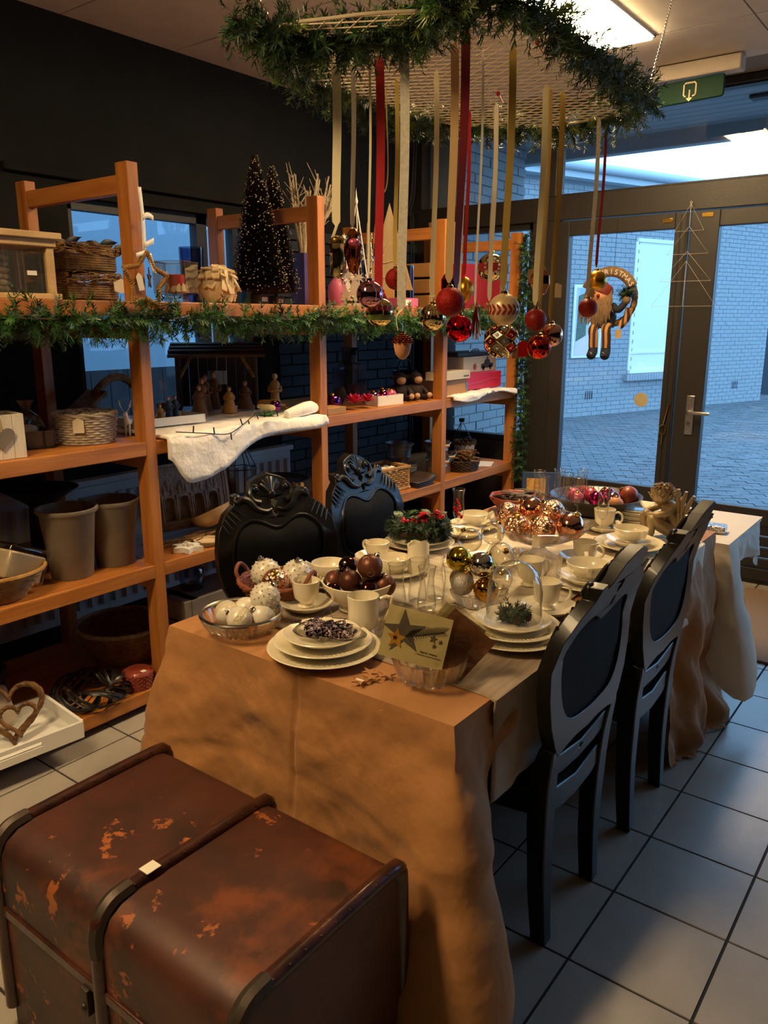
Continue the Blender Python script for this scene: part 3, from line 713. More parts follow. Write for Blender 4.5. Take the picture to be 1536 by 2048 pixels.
# ================================================================ BLACK CARVED CHAIRS
def back_x(z): return -.258-.017*sm(.4, .6, z)-.46*max(0, z-.80)
def make_chair(label):
    t = thing('dining_chair', label, 'chair', group='black carved dining chairs')
    outer_h = [(.0, .545), (.07, .55), (.13, .545), (.175, .535), (.20, .57), (.228, .63), (.244, .70), (.246, .77), (.232, .84), (.198, .895), (.155, .925),
               (.152, .955), (.128, .962), (.112, .944), (.092, .948), (.082, .975), (.07, 1.0), (.045, 1.012), (.02, 1.02), (0, 1.026)]
    outer = outer_h + [(-y, z) for y, z in reversed(outer_h[1:-1])]
    inner_h = [(0, .60), (.06, .603), (.115, .612), (.155, .64), (.18, .69), (.188, .755), (.175, .815), (.14, .853), (.10, .866), (.06, .857), (.025, .838), (0, .832)]
    ih = catmull([(y, z, 0) for y, z in inner_h + [(-y, z) for y, z in reversed(inner_h[1:-1])]], 2, True)
    inner = [(p.x, p.y) for p in ih]
    hole1 = [(.008, .945), (.02, .925), (.004, .905), (-.012, .918), (-.008, .935)]; hole2 = [(0, .868), (.009, .878), (.009, .892), (0, .90), (-.009, .892), (-.009, .878)]
    def bent(polys, x_off, th):
        b = MB(); b.prism(polys, th)
        b.v = [(back_x(z)+x_off+d, y, z) for (y, z, d) in b.v]; return b
    bf = bent([outer, inner, hole1, hole2], -.02, .036).build('back_frame', 'chair_black', t, bevel=.005, smooth=30)
    # the padded panel: domed on the front, flat behind
    b = MB(); k = len(inner); vs = []; fs = []; cy, cz = 0, .735
    for j, s in enumerate((1.0, .96, .85, .6, .3)):
        for (y, z) in inner:
            yy, zz = cy+(y-cy)*s, cz+(z-cz)*s; vs.append((back_x(zz)+.006+(.022*(1-s*s)**.5 if s < 1 else 0), yy, zz))
    for j in range(4):
        for i in range(k): fs.append((j*k+i, j*k+(i+1) % k, (j+1)*k+(i+1) % k, (j+1)*k+i))
    fs.append(tuple(4*k+i for i in range(k))); b.add(vs, fs)
    vs2 = [(back_x(z)-.012, y, z) for y, z in inner]; b.add(vs2, [tuple(reversed(range(k)))])
    b.build('back_pad', 'upholstery', bf, smooth=60)
    MB().tube([(back_x(z)+.015, y, z) for y, z in inner], .006, 6, True).build('piping', 'chair_black', bf)
    # carving of the crest
    cr = MB()
    for sgn in (-1, 1):
        cr.tube(catmull([(back_x(z)+.016+.004, sgn*y, z) for y, z in ((.012, .90), (.035, .893), (.07, .905), (.095, .935), (.12, .945), (.145, .935), (.15, .95))], 5), [.004+.009*math.sin(PI*i/30) for i in range(31)], 7)
        cr.tube(catmull([(back_x(z)+.018, sgn*y, z) for y, z in ((.05, .925), (.075, .935), (.085, .96), (.07, .985), (.05, .98), (.048, .962), (.06, .958))], 5), [.011-.00025*i for i in range(31)], 7)
        cr.sphere((back_x(.945)+.012, sgn*.138, .945), .018, 10, 8, (.8, 1, 1)); cr.sphere((back_x(.975)+.016, sgn*.06, .972), .014, 10, 8)
        for q in range(5):
            y0 = .16+q*.014; z0 = .918-q*.012
            cr.tube([(back_x(z0)+.017, sgn*y0, z0), (back_x(z0-.05)+.017, sgn*(y0-.035+q*.004), z0-.035)], [.005, .002], 6)
    for q in range(7):                      # shell fan at the top
        a = PI*(.12+.76*q/6); y, z = .042*math.cos(a), .972+.042*math.sin(a)
        cr.tube([(back_x(.955)+.018, y*.15, .955), (back_x(z)+.022, y*.7, .955+(z-.955)*.7), (back_x(z)+.016, y, z)], [.004, .011, .009], 7)
    cr.sphere((back_x(.945)+.02, 0, .95), .014, 10, 8, (.8, 1.1, 1.3))
    cr.build('crest_carving', 'chair_black', bf)
    # rails behind the seat
    for z0, sag, nm in ((.47, .02, 'back_rail'), (.375, .03, 'lower_rail')):
        poly = [(-.165, z0+.055), (-.10, z0+.045), (0, z0+.035-sag*.2), (.10, z0+.045), (.165, z0+.055), (.17, z0), (.10, z0-sag*.7), (0, z0-sag), (-.10, z0-sag*.7), (-.17, z0)]
        hole = [(0, z0+.008), (.012, z0+.014), (0, z0+.022), (-.012, z0+.014)]
        b = MB(); b.prism([poly, hole] if z0 > .4 else [poly], .026); b.v = [(back_x(z)-.012+d, y, z) for (y, z, d) in b.v]; b.build(nm, 'chair_black', t, bevel=.004, smooth=30)
    for sgn in (-1, 1):                     # rear legs run up into the back
        pts = catmull([(-.262, sgn*.152, 0), (-.252, sgn*.156, .16), (-.25, sgn*.163, .34), (-.256, sgn*.172, .46), (back_x(.56), sgn*.183, .56)], 4)
        MB().tube(pts, [r_*1.4 for r_ in (.021, .021, .022, .023, .024, .024, .025, .026, .027, .027, .027, .027, .026, .025, .023, .021, .018)], 4).build('leg', 'chair_black', t, bevel=.004)
        pts = catmull([(.215, sgn*.20, 0), (.20, sgn*.195, .03), (.21, sgn*.20, .12), (.235, sgn*.215, .28), (.225, sgn*.205, .40)], 5)
        MB().tube(pts, [.020, .018, .014, .013, .013, .014, .015, .016, .017, .018, .02, .022, .024, .026, .028, .03, .03, .03, .03, .03, .03], 8).build('leg', 'chair_black', t)
    sp = [(-.235, -.175), (-.235, .175), (.0, .215), (.18, .235), (.235, .20), (.25, .0), (.235, -.20), (.18, -.235), (.0, -.215)]
    MB().prism(list(reversed(sp)), .075, T(0, 0, .355)).build('seat_frame', 'chair_black', t, bevel=.01)
    sp2 = [(x*.94, y*.93) for x, y in sp]; b = MB(); k = len(sp2); vs = []; fs = []
    for j, (s, z) in enumerate(((1, .43), (1.0, .455), (.93, .475), (.7, .487), (.35, .492))):
        vs += [(x*s, y*s, z) for x, y in sp2]
    for j in range(4):
        for i in range(k): fs.append((j*k+(i+1) % k, j*k+i, (j+1)*k+i, (j+1)*k+(i+1) % k))
    fs.append(tuple(reversed([4*k+i for i in range(k)]))); b.add(vs, fs); b.build('seat', 'upholstery', t, smooth=60)
    return t
ch = make_chair('black carved chair at the near right of the table, seen from behind')
ch.location = (-.345, .166, 0); ch.rotation_euler = (0, 0, PI); ch.scale = (1, 1, 1.03)
dup(ch, (-.345, .75, 0), PI+.02, 'black carved chair at the far right of the table, seen from behind')
dup(ch, (-1.137, .324, 0), -.35, 'black carved chair nearest the wicker basket of baubles, facing the table', (1, 1, .985))
dup(ch, (-1.14, .98, 0), 0.0, 'black carved chair behind the green wreath, facing the table', (1, 1, .985))

# ================================================================ TRUNK
tk = thing('steamer_trunk', 'old worn leather trunk with wooden ribs in front of the table', 'trunk', (-.55, -.71, 0))
RT = [(-.23, 0), (.23, 0), (.23, .452), (.222, .478), (.205, .492), (.185, .497)] + [(-.15, .497), (-.185, .492), (-.212, .476), (-.226, .45), (-.23, .42)]
def slab(x0, x1, grow=0., prof=RT):
    pr_ = [(y*(1+grow/.23), z+grow*(1 if z > .1 else 0)) for y, z in prof]
    return MB().prism(pr_, x1-x0, T(x0, 0, 0) @ RZ(PI/2) @ RX(PI/2) @ S(1, 1, 1))
slab(-.375, .375).build('case', 'trunk_top', tk, smooth=50)
top = [(y, z) for y, z in RT[2:]]
RIBS = []
for x in (-.375, .0, .375):                      # half-round ribs over the lid and down the sides
    pts = [(x, .232, .06)] + [(x, y*1.0, z) for y, z in ((.228, .44), (.216, .478), (.185, .497), (-.15, .497), (-.19, .491), (-.216, .47), (-.228, .44))] + [(x, -.232, .06)]
    r = MB(); P = catmull([(p[0], p[1], p[2]) for p in pts], 4); r.tube(P, .0165, 10); RIBS.append(r.build('rib', 'trunk_rib', tk))
for x in (-.375, .375):
    MB().prism([(-.225, .03), (.225, .03), (.228, .44), (.205, .485), (.185, .492), (-.15, .492), (-.2, .48), (-.226, .44)], .012, T(x-.006 if x > 0 else x-.006, 0, 0) @ RZ(PI/2) @ RX(PI/2)).build('end_board', 'trunk_front', tk, smooth=30)
MB().box(-.38, .38, -.236, -.228, .30, .325).build('lid_seam', 'trunk_rib', tk, bevel=.003)
me = MB().tube(catmull([(0, -.233, .40), (0, -.234, .44), (0, -.224, .471), (0, -.20, .493), (0, -.175, .498), (0, -.155, .499)], 3), .0185, 8).mesh('corner_cap', 'trunk_metal')
for rb_, x in zip(RIBS, (-.375, .0, .375)): part('corner_cap', me, rb_, T(x, .004, 0))
for rb_, x in zip(RIBS, (-.375, 0, .375)):
    nm = MB()
    for k in range(9): nm.sphere((x+.013, -.15+k*.04, .509), .0025, 6, 4)
    tag(nm.build('rib_nails', 'trunk_metal', rb_), kind='stuff')
MB().box(-.012, .016, -.017, .017, -.0015, .0015, T(.0, -.105, .5145)).build('price_sticker', 'paper_white', tk, bevel=.001)
for x, z in ((-.05, .27),): MB().box(x-.012, x+.012, -.243, -.23, z-.03, z+.03).sphere((x, -.243, z-.01), .008, 8, 6).build('latch', 'trunk_metal', tk, bevel=.002)
# ================================================================ ON THE TABLE
Z0 = TZ+.0095
_mc = {}
def cached(key, fn):
    if key not in _mc: _mc[key] = fn()
    return _mc[key]
def cap_mesh(r, m='brass'):
    def f():
        b = MB(); b.lathe([(r*.24, r*.94), (r*.24, r*1.12), (r*.2, r*1.15), (0, r*1.15)], 12)
        b.tube([(r*.11*math.cos(a), 0, r*1.2+r*.11*math.sin(a)) for a in [i*PI/5 for i in range(10)]], r*.025, 5, True); return b.mesh('cap', m)
    return cached(('cap', round(r, 4), m), f)
def ball_mesh(r, m, sc=(1, 1, 1)): return cached(('ball', round(r, 4), m, sc), lambda: MB().sphere((0, 0, 0), r, 28, 18, sc).mesh('ball', m, 180))
def bauble(p, r, m, label, group=None, tilt=(0, 0), cap='brass', name='bauble', deco=None):
    o = thing(name, label, 'bauble', group=group, M=T(*p) @ RX(tilt[0]) @ RY(tilt[1]))
    part('ball', ball_mesh(r, m), o)
    if cap: part('cap', cap_mesh(r, cap), o)
    if deco: deco(o, r)
    return o
def relax(rows, R, it=80):
    P = [list(q[:4]) for q in rows]
    for _ in range(it):
        for i in range(len(P)):
            for j in range(i):
                d = Vector(P[i][:3])-Vector(P[j][:3]); need = (P[i][3]+P[j][3])*1.01; l = d.length or 1e-4
                if l < need:
                    d = d/l*(need-l)*.5
                    for k in range(3): P[i][k] += d[k]*(.8 if k < 2 else 1.0); P[j][k] -= d[k]*(.8 if k < 2 else .35)
        for p, q in zip(P, rows):
            l = math.hypot(p[0], p[1])
            if l > R: p[0] *= R/l; p[1] *= R/l
            p[2] = max(p[2], min(q[2], .065))
    return [tuple(p)+tuple(q[4:]) for p, q in zip(P, rows)]
def to_mesh(o):
    me = bpy.data.meshes.new_from_object(o); n = bpy.data.objects.new(o.name, me); COL.objects.link(n); n.parent = o.parent; n.matrix_basis = o.matrix_basis.copy()
    nm = o.name; bpy.data.objects.remove(o); n.name = nm; return n
def swirls(o, r):
    b = MB()
    for q in range(7):
        d = Vector((math.cos(q*2.4), math.sin(q*2.4), .9-.3*q)).normalized(); u = d.orthogonal().normalized(); v = d.cross(u)
        b.tube([tuple((d+(u*math.cos(a)+v*math.sin(a))*(.05+.05*a)).normalized()*r*1.003) for a in [k*.45 for k in range(18)]], r*.02, 4)
    b.build('swirl_print', 'swirl_line', o)
def band(o, r):
    b = MB(); b.lathe([(r*math.cos(a)*1.004, r*math.sin(a)*1.004) for a in (-.35, -.2, 0, .2, .35)], 28, caps=False); b.build('glitter_band', 'pearl_glitter', o)
def studs(o, r):
    b = MB()
    for q in range(60):
        z = .95-q*.022; a = q*2.4; s = math.sqrt(max(0, 1-z*z)); b.sphere((r*s*math.cos(a), r*s*math.sin(a), r*z), r*.075, 6, 4)
    b.build('studs', 'pearl_glitter', o)

# --- ceramic pieces
def flute(n, amt, j0=0, j1=99): return lambda a, j, r, z: 1-amt*(.5+.5*math.cos(a*n))*(1 if j0 <= j <= j1 else 0)
def plate(x, y, z, r, label, ribs=True, group=None):
    o = thing('plate', label, 'plate', (x, y, z), group=group)
    prof = [(0, .004), (r*.55, .004), (r*.62, .0), (r*.66, .003), (r*.98, .018), (r, .021), (r*.985, .0225), (r*.66, .009), (r*.60, .0065), (0, .0065)]
    part('dish', cached(('plate', r), lambda: MB().lathe(prof, 56).mesh('dish', 'ceramic', 50)), o)
    if ribs:
        def f():
            b = MB()
            for k in range(56): b.tube([(r*.72, 0, .0125), (r*.95, 0, .0195)], .0016, 4, M=RZ(2*PI*k/56))
            return b.mesh('rim_flutes', 'ceramic')
        tag(part('rim_flutes', cached(('rf', r), f), o), kind='stuff')
    return o
def saucer(x, y, z, r, label): return plate(x, y, z, r, label, False)
def cup(x, y, z, label, rot=0., r=.040, h=.078, kind='cup'):
    o = thing(kind, label, 'cup', (x, y, z), rot)
    prof = [(r*.45, 0), (r*.62, .002), (r*.60, .006), (r*.45, .010), (r*.55, .016), (r*.85, h*.34), (r*.93, h*.6), (r, h), (r*.96, h+.001), (r*.89, h*.6), (r*.8, h*.36), (r*.3, .020), (0, .018)]
    part('bowl', cached(('cup', r, h), lambda: MB().lathe(prof, 40, mod=flute(20, .03, 4, 6)).mesh('bowl', 'ceramic', 60)), o)
    part('handle', cached(('cuph', r, h), lambda: MB().tube(catmull([(r*.9, 0, h*.82), (r*1.25, 0, h*.9), (r*1.6, 0, h*.78), (r*1.62, 0, h*.52), (r*1.2, 0, h*.28), (r*.8, 0, h*.26)], 5), .0042, 8).mesh('handle', 'ceramic')), o)
    return o
def mug(x, y, z, label, rot=0.):
    o = thing('mug', label, 'cup', (x, y, z), rot); r, h = .042, .108
    prof = [(.022, 0), (.030, .002), (.029, .007), (.020, .012), (.024, .017), (.038, .03), (.041, .05), (.0405, .08), (.042, h), (.040, h+.001), (.0375, .08), (.036, .04), (.02, .022), (0, .021)]
    MB().lathe(prof, 44, mod=flute(24, .025, 5, 6)).build('body', 'ceramic', o, smooth=60)
    MB().tube([(.038, 0, .098), (.062, 0, .108), (.076, 0, .106), (.072, 0, .075), (.058, 0, .045), (.038, 0, .032)], .0052, 6).build('handle', 'ceramic', o, bevel=.001)
    return o
def soup_cup(x, y, z, label, rot=0., r=.056, h=.05):
    o = thing('soup_cup', label, 'cup', (x, y, z), rot)
    prof = [(r*.4, 0), (r*.55, .002), (r*.52, .006), (r*.5, .009), (r*.85, h*.42), (r*.97, h*.75), (r, h), (r*.965, h+.001), (r*.93, h*.75), (r*.8, h*.44), (r*.4, .013), (0, .012)]
    part('bowl', cached(('soup', r, h), lambda: MB().lathe(prof, 44, mod=flute(24, .02, 4, 5)).mesh('bowl', 'ceramic', 60)), o)
    me = cached(('souph', r, h), lambda: MB().prism([(r*.95, h*.95), (r*1.3, h*1.18), (r*1.36, h*1.12), (r*1.15, h*.55), (r*.9, h*.45)], .012, T(0, .006, 0) @ RX(PI/2)).mesh('handle', 'ceramic', 30))
    for s in (0, PI): part('handle', me, o, RZ(s))
    return o
# near left place setting
plate(-.594, -.235, Z0-.004, .143, 'large cream dinner plate, bottom of the stack nearest the trunk')
plate(-.600, -.232, Z0+.012, .124, 'cream breakfast plate, middle of the stack nearest the trunk')
plate(-.602, -.231, Z0+.028, .098, 'small cream plate under the dark foil decoration', False)
o = thing('glass_leaf_dish', 'clear leaf-shaped glass dish holding dark foil tinsel', 'dish', (-.592, -.228, Z0+.037), .35)
MB().grid(30, 8, lambda u, v: ((.085*v*(1+.25*abs(math.cos(u*PI)))*math.cos(u*2*PI)), .055*v*math.sin(u*2*PI)*(1+.04*math.sin(u*60)), .003+.012*v*v), wrap=True).build('dish', 'cut_glass', o, solid=.002)
b = MB(); rr = random.Random(3)
for k in range(46):
    p = Vector((rr.gauss(0, .03), rr.gauss(0, .018), .012)); b.tube(catmull([tuple(p+Vector((rr.gauss(0, .016), rr.gauss(0, .012), rr.uniform(-.004, .016)))) for _ in range(5)], 4), .005, 5, flat=.2)
tag(b.build('tinsel_heap', 'dark_foil'), 'dark metallic tinsel heaped on the glass leaf dish', 'tinsel'); bpy.data.objects['tinsel_heap'].location = (-.592, -.228, Z0+.041); bpy.data.objects['tinsel_heap'].rotation_euler = (0, 0, .35)
b = MB(); b.tube([(x, y, 0) for x, y in star_poly(5, .052, .021)], .0013, 5, True, M=T(-.612, -.205, Z0+.062) @ RZ(.5) @ RX(.5)); tag(b.build('wire_star', 'black_wire'), 'thin black wire star lying on the dark tinsel', 'ornament')
saucer(-.838, -.035, Z0, .077, 'cream saucer under the cup beside the wicker basket'); cup(-.838, -.035, Z0+.0065, 'cream espresso cup in front of the wicker basket of baubles', PI*.92)
mug(-.585, -.088, Z0, 'tall cream mug with angular handle beside the brown baubles', .55)
# --- white bauble bowl
def crystal_bowl(x, y, r, h, label, rim=None, n=36, amp=.08, name='crystal_bowl', lip=0):
    o = thing(name, label, 'bowl', (x, y, Z0))
    prof = [(r*.55, 0), (r*.7, .003), (r*.86, h*.35), (r*.95, h*.7), (r, h), (r*.965, h), (r*.9, h*.68), (r*.8, h*.36), (r*.6, .008), (0, .006)]
    def md(a, j, rr, z): return 1+(amp*(abs(math.sin(a*n/2))-.5) if 1 <= j <= 4-(1 if rim else 0) else 0)
    MB().lathe([(0, 0)]+prof, n*4, mod=lambda a, j, r_, z: md(a, j-1, r_, z)).build('bowl', 'cut_glass', o, smooth=20)
    if rim: MB().tube([(r*.99*math.cos(a), r*.99*math.sin(a), h+.002) for a in [2*PI*i/48 for i in range(48)]], .0055, 8, True).build('rim', rim, o)
    return o
crystal_bowl(-.863, -.262, .108, .048, 'round cut-glass bowl with silver rim full of white baubles', 'steel')
G = 'white baubles in the silver rimmed bowl'
for p, lb, dc in (((-.905, -.275, .042), 'white glitter bauble at the left in the silver rimmed bowl', band), ((-.84, -.290, .044), 'white glitter bauble at the front in the silver rimmed bowl', band), ((-.888, -.222, .040), 'plain pearl white bauble at the back of the silver rimmed bowl', None), ((-.815, -.232, .04), 'pearl white bauble with price tag in the silver rimmed bowl', None)):
    bauble((p[0], p[1], Z0+p[2]), .034, 'pearl_white', lb, G, (RND.uniform(-1.2, 1.2), RND.uniform(-1.2, 1.2)), 'steel', deco=dc)
o = bauble((-.830, -.205, Z0+.083), .040, 'pearl_white', 'large white patterned bauble on top of the silver rimmed bowl', G, (-.5, .4), 'steel', deco=studs)
rb = MB(); rb.grid(16, 2, lambda u, v: (-.862+.02*math.sin(u*5)+.016*v, -.225-.03*u, Z0+.098-.055*u+.01*math.sin(u*9))); rb.grid(10, 2, lambda u, v: (-.86+.05*u, -.235+.012*v, Z0+.09+.018*math.sin(u*3)))
tag(rb.build('ribbon_bow', 'ribbon_white', solid=.0006), 'white satin ribbon trailing over the white baubles', 'ribbon')
# --- wicker basket with three baubles
def weave(mb, r0, r1, h, rows, n, rad, z0=0., sx=1., sy=1., rect=False, amp=None):
    amp = amp or rad*.8
    for j in range(rows):
        t = (j+.5)/rows; r = r0+(r1-r0)*t; z = z0+h*t; pts = []
        for i in range(n*2):
            a = 2*PI*i/(n*2); k = r+amp*(1 if (i+j) % 2 else -1)*.5
            ca, sa = math.cos(a), math.sin(a)
            if rect:
                q = max(abs(ca), abs(sa))**.86; ca, sa = ca/q, sa/q
            pts.append((k*ca*sx, k*sa*sy, z))
        mb.tube(pts, rad, 5, True)
o = thing('wicker_basket', 'small red-brown wicker basket with loop handles holding three baubles', 'basket', (-.975, -.02, Z0), .3)
b = MB(); weave(b, .075, .112, .058, 8, 20, .0052); b.lathe([(0, .002), (.078, .002), (.078, .006), (0, .006)], 24); b.build('woven_body', 'wicker_red', o)
for k in range(2): MB().tube([((.109+.004*math.sin(i*.9+k*PI))*math.cos(2*PI*i/40), (.109+.004*math.cos(i*.9+k*PI))*math.sin(2*PI*i/40), .053+.004*math.sin(i*.9+k*PI)) for i in range(40)], .005, 6, True).build('rim', 'wicker_red', o)
for s in (0, PI): MB().tube(catmull([(.105, -.03, .05), (.118, -.028, .075), (.122, 0, .092), (.118, .028, .075), (.105, .03, .05)], 5), .006, 7, M=RZ(s)).build('handle', 'wicker_red', o)
G = 'baubles in the wicker basket'
bauble((-1.005, -.03, Z0+.070), .045, 'pearl_white', 'champagne studded bauble at the left in the wicker basket', G, (.2, -.2), 'steel', deco=studs)
bauble((-.925, .02, Z0+.068), .046, 'pearl_white', 'champagne studded bauble at the right in the wicker basket', G, (.1, .2), 'steel', deco=studs)
bauble((-.945, -.05, Z0+.060), .042, 'copper_relief', 'crackled copper bauble at the front in the wicker basket', G, (.5, .3))
# --- soup cup behind the basket, cups at the left side
plate(-.93, .175, Z0, .112, 'cream plate under the soup cup behind the wicker basket'); saucer(-.93, .175, Z0+.012, .085, 'cream saucer under the soup cup behind the wicker basket'); soup_cup(-.93, .172, Z0+.02, 'two-handled cream soup cup behind the wicker basket', .9)
cup(-.955, .452, Z0+.0065, 'cream cup with round handle before the green wreath', PI*.95, .043, .062); saucer(-.955, .452, Z0, .078, 'cream saucer under the cup before the green wreath')
plate(-.825, .375, Z0, .105, 'cream plate under the soup cup beside the creamer'); soup_cup(-.825, .372, Z0+.008, 'two-handled cream soup cup beside the creamer', .7)
# --- bowl of brown baubles
o = thing('footed_bowl', 'cream footed bowl heaped with brown baubles', 'bowl', (-.719, .055, Z0))
MB().lathe([(0, .003), (.05, 0), (.056, .003), (.048, .012), (.05, .016), (.085, .04), (.10, .068), (.104, .084), (.100, .085), (.095, .066), (.08, .042), (.04, .022), (0, .02)], 60, mod=flute(36, .015, 4, 6)).build('bowl', 'ceramic', o, smooth=60)
G = 'brown baubles in the cream footed bowl'
BB = [(x*.95, y*.95, z*.95, r*.86, m, lb, dc) for x, y, z, r, m, lb, dc in [(-.06, -.03, .085, .034, 'brown_swirl', 'matte brown swirl bauble at the left in the footed bowl', swirls), (-.045, .0, .118, .032, 'brown_mirror', 'shiny brown bauble raised at the left in the footed bowl', None),
      (0, -.045, .092, .038, 'brown_satin', 'satin brown bauble at the front of the footed bowl', None), (.05, .02, .125, .042, 'brown_swirl', 'large brown swirl bauble crowning the footed bowl', swirls),
      (.055, -.03, .082, .034, 'brown_mirror', 'shiny dark brown bauble at the front right of the footed bowl', None), (.02, .05, .088, .036, 'brown_satin', 'satin brown bauble at the back of the footed bowl', None),
      (.078, .035, .10, .038, 'brown_swirl', 'brown swirl bauble at the right rim of the footed bowl', swirls), (-.03, -.065, .078, .026, 'brown_mirror', 'small shiny brown bauble low at the front of the footed bowl', None)]]
for x, y, z, r, m, lb, dc in relax(BB, .078): bauble((-.719+x, .055+y, Z0+z), r, m, lb, G, (RND.uniform(-1, 1), RND.uniform(-1, 1)), 'steel', deco=dc)
# --- creamer
o = thing('creamer', 'cream milk jug with pointed spout behind the drinking glasses', 'jug', (-.765, .425, Z0), -.6)
def crm(a, j, r, z): return 1+(.28*math.exp(-(((a+PI) % (2*PI)-PI)/.5)**2)*(z/.11)**2)
b = MB(); prof = [(0, .002), (.028, 0), (.033, .004), (.038, .03), (.036, .06), (.035, .09), (.036, .105), (.033, .105), (.032, .09), (.033, .06), (.034, .03), (.0, .008)]
b.lathe(prof, 40, mod=crm); b.v = [(x, y, z+(.018*max(0, x/.045)*(z > .08)-.012*(z > .08)*(abs(y)/.036))) for x, y, z in b.v]; b.build('body', 'ceramic', o, smooth=60)
MB().tube(catmull([(-.033, 0, .085), (-.06, 0, .092), (-.068, 0, .075), (-.055, 0, .04), (-.036, 0, .028)], 5), .0045, 8).build('handle', 'ceramic', o)
# --- five tulip glasses
def tulip_glass(x, y, label):
    o = thing('drinking_glass', label, 'glass', (x, y, Z0), group='tulip drinking glasses')
    prof = [(0, .004), (.02, .003), (.024, 0), (.026, .004), (.0275, .018), (.0255, .045), (.0205, .075), (.0205, .095), (.0255, .128)]
    bw = part('bowl', cached('tulip', lambda: MB().lathe(prof, 28, caps=False).mesh('bowl', 'thin_glass', 60)), o)
    part('rim', cached('tulip_r', lambda: MB().tube([(.0255*math.cos(a), .0255*math.sin(a), .128) for a in [2*PI*i/28 for i in range(28)]], .0009, 5, True).mesh('rim', 'bubble_glass')), bw)
    return o
for x, y, lb in ((-.64, .135, 'leftmost tulip drinking glass in front of the creamer'), (-.615, .205, 'second tulip drinking glass from the left'), (-.555, .165, 'tulip drinking glass standing furthest forward'), (-.59, .265, 'tulip drinking glass at the back of its cluster'), (-.508, .222, 'rightmost tulip drinking glass beside the gold baubles')): tulip_glass(x, y, lb)
# --- card bowl
crystal_bowl(-.296, -.205, .086, .06, 'cut-glass bowl holding the greeting cards', n=16, amp=.13, name='card_bowl')
def card(name, label, M, w, h, m, deco=None, film=True):
    o = thing(name, label, 'card', M=M)
    MB().box(-w/2, w/2, -.001, .001, 0, h).build('sheet', m, o, smooth=0)
    if film: MB().box(-w/2-.012, w/2+.012, -.004, -.0036, -.004, h+.012).build('cellophane_front', 'cellophane', o, smooth=0)
    if deco: deco(o)
    return o
def card_print(o):
    P = lambda poly, m, nm, k=0: MB().prism(poly, .0008, T(0, -.0011-k*.0008, 0) @ RX(PI/2)).build(nm, m, o, smooth=0)
    P(star_poly(5, .053, .021, 1.75, -.028, .064), 'card_grey', 'grey_star'); P(star_poly(5, .024, .011, 1.6, -.042, .046), 'card_orange', 'orange_star', 1); P(star_poly(5, .0065, .003, 1.6, -.045, .047), 'ink', 'tiny_star', 2)
    for x, z, r in ((.040, .066, .010), (.058, .062, .006), (.046, .05, .006)): P(star_poly(5, r, r*.42, 1.5, x, z), 'card_grey', 'printed_star', 1)
    b = MB()
    for k in range(34):
        t = k/33; x, z = -.022+.082*t, .056+.042*t-.012*t*t; s = -1 if k % 2 else 1
        b.tube([(x, -.003, z), (x+.010, -.0035, z+s*.014*(1-.3*t)+.004)], .0007, 4)
    b.tube([(-.024, -.003, .055), (.06, -.003, .086)], .001, 4); b.build('printed_twig', 'ink', o)
    cu = bpy.data.curves.new('greeting', 'FONT'); cu.body = 'kerst menu'; cu.size = .0085; cu.extrude = .0002
    to = bpy.data.objects.new('greeting_text', cu); COL.objects.link(to); to.parent = o; to.matrix_local = T(.018, -.0014, .028) @ RX(PI/2); cu.materials.append(MATS['ink']); to_mesh(to)
    P([(.012, .0245), (.068, .0245), (.068, .0237), (.012, .0237)], 'card_grey', 'underline', 1)
card('greeting_card', 'cream greeting card with grey star and pine twig in the cut-glass bowl', T(-.318, -.255, Z0+.052) @ RZ(.50) @ RX(-.30) @ RY(.20), .150, .118, 'card_cream', card_print)
card('greeting_card', 'brown greeting card tucked behind the star card', T(-.282, -.185, Z0+.03) @ RZ(.62) @ RX(-.15) @ RY(.72), .125, .125, 'card_brown')
card('greeting_card', 'plain cream card sleeve behind the brown card', T(-.31, -.175, Z0+.03) @ RZ(.55) @ RX(-.1) @ RY(.62), .115, .135, 'card_cream')
G = 'wooden confetti stars'
st_me = MB().prism(star_poly(5, .021, .009), .003).mesh('star', 'star_card', 0)
for x, y, rz, lb in ((-.415, -.315, .2, 'wooden star with a printed price strip beside the card bowl'), (-.405, -.285, .9, 'wooden star overlapping others beside the card bowl'), (-.385, -.25, .5, 'wooden star nearest the card bowl'), (-.425, -.265, 1.3, 'dark-shadowed wooden star beside the dinner plate'), (-.66, -.095, .3, 'wooden star behind the near dinner plate'), (-.445, .985, .3, 'wooden star beside the copper bauble bowl'), (-.30, .83, .3, 'wooden star by the right-hand cups'), (-.27, .765, 1.0, 'wooden star between the right-hand saucers')):
    o = bpy.data.objects.new('wooden_star', st_me); COL.objects.link(o); o.location = (x, y, Z0+.001); o.rotation_euler = (RND.uniform(-.12, .12), .1, rz); tag(o, lb, 'star', G)
MB().box(-.01, .01, -.004, .004, .0032, .0036).build('price_strip', 'paper_white', bpy.data.objects['wooden_star'], smooth=0)
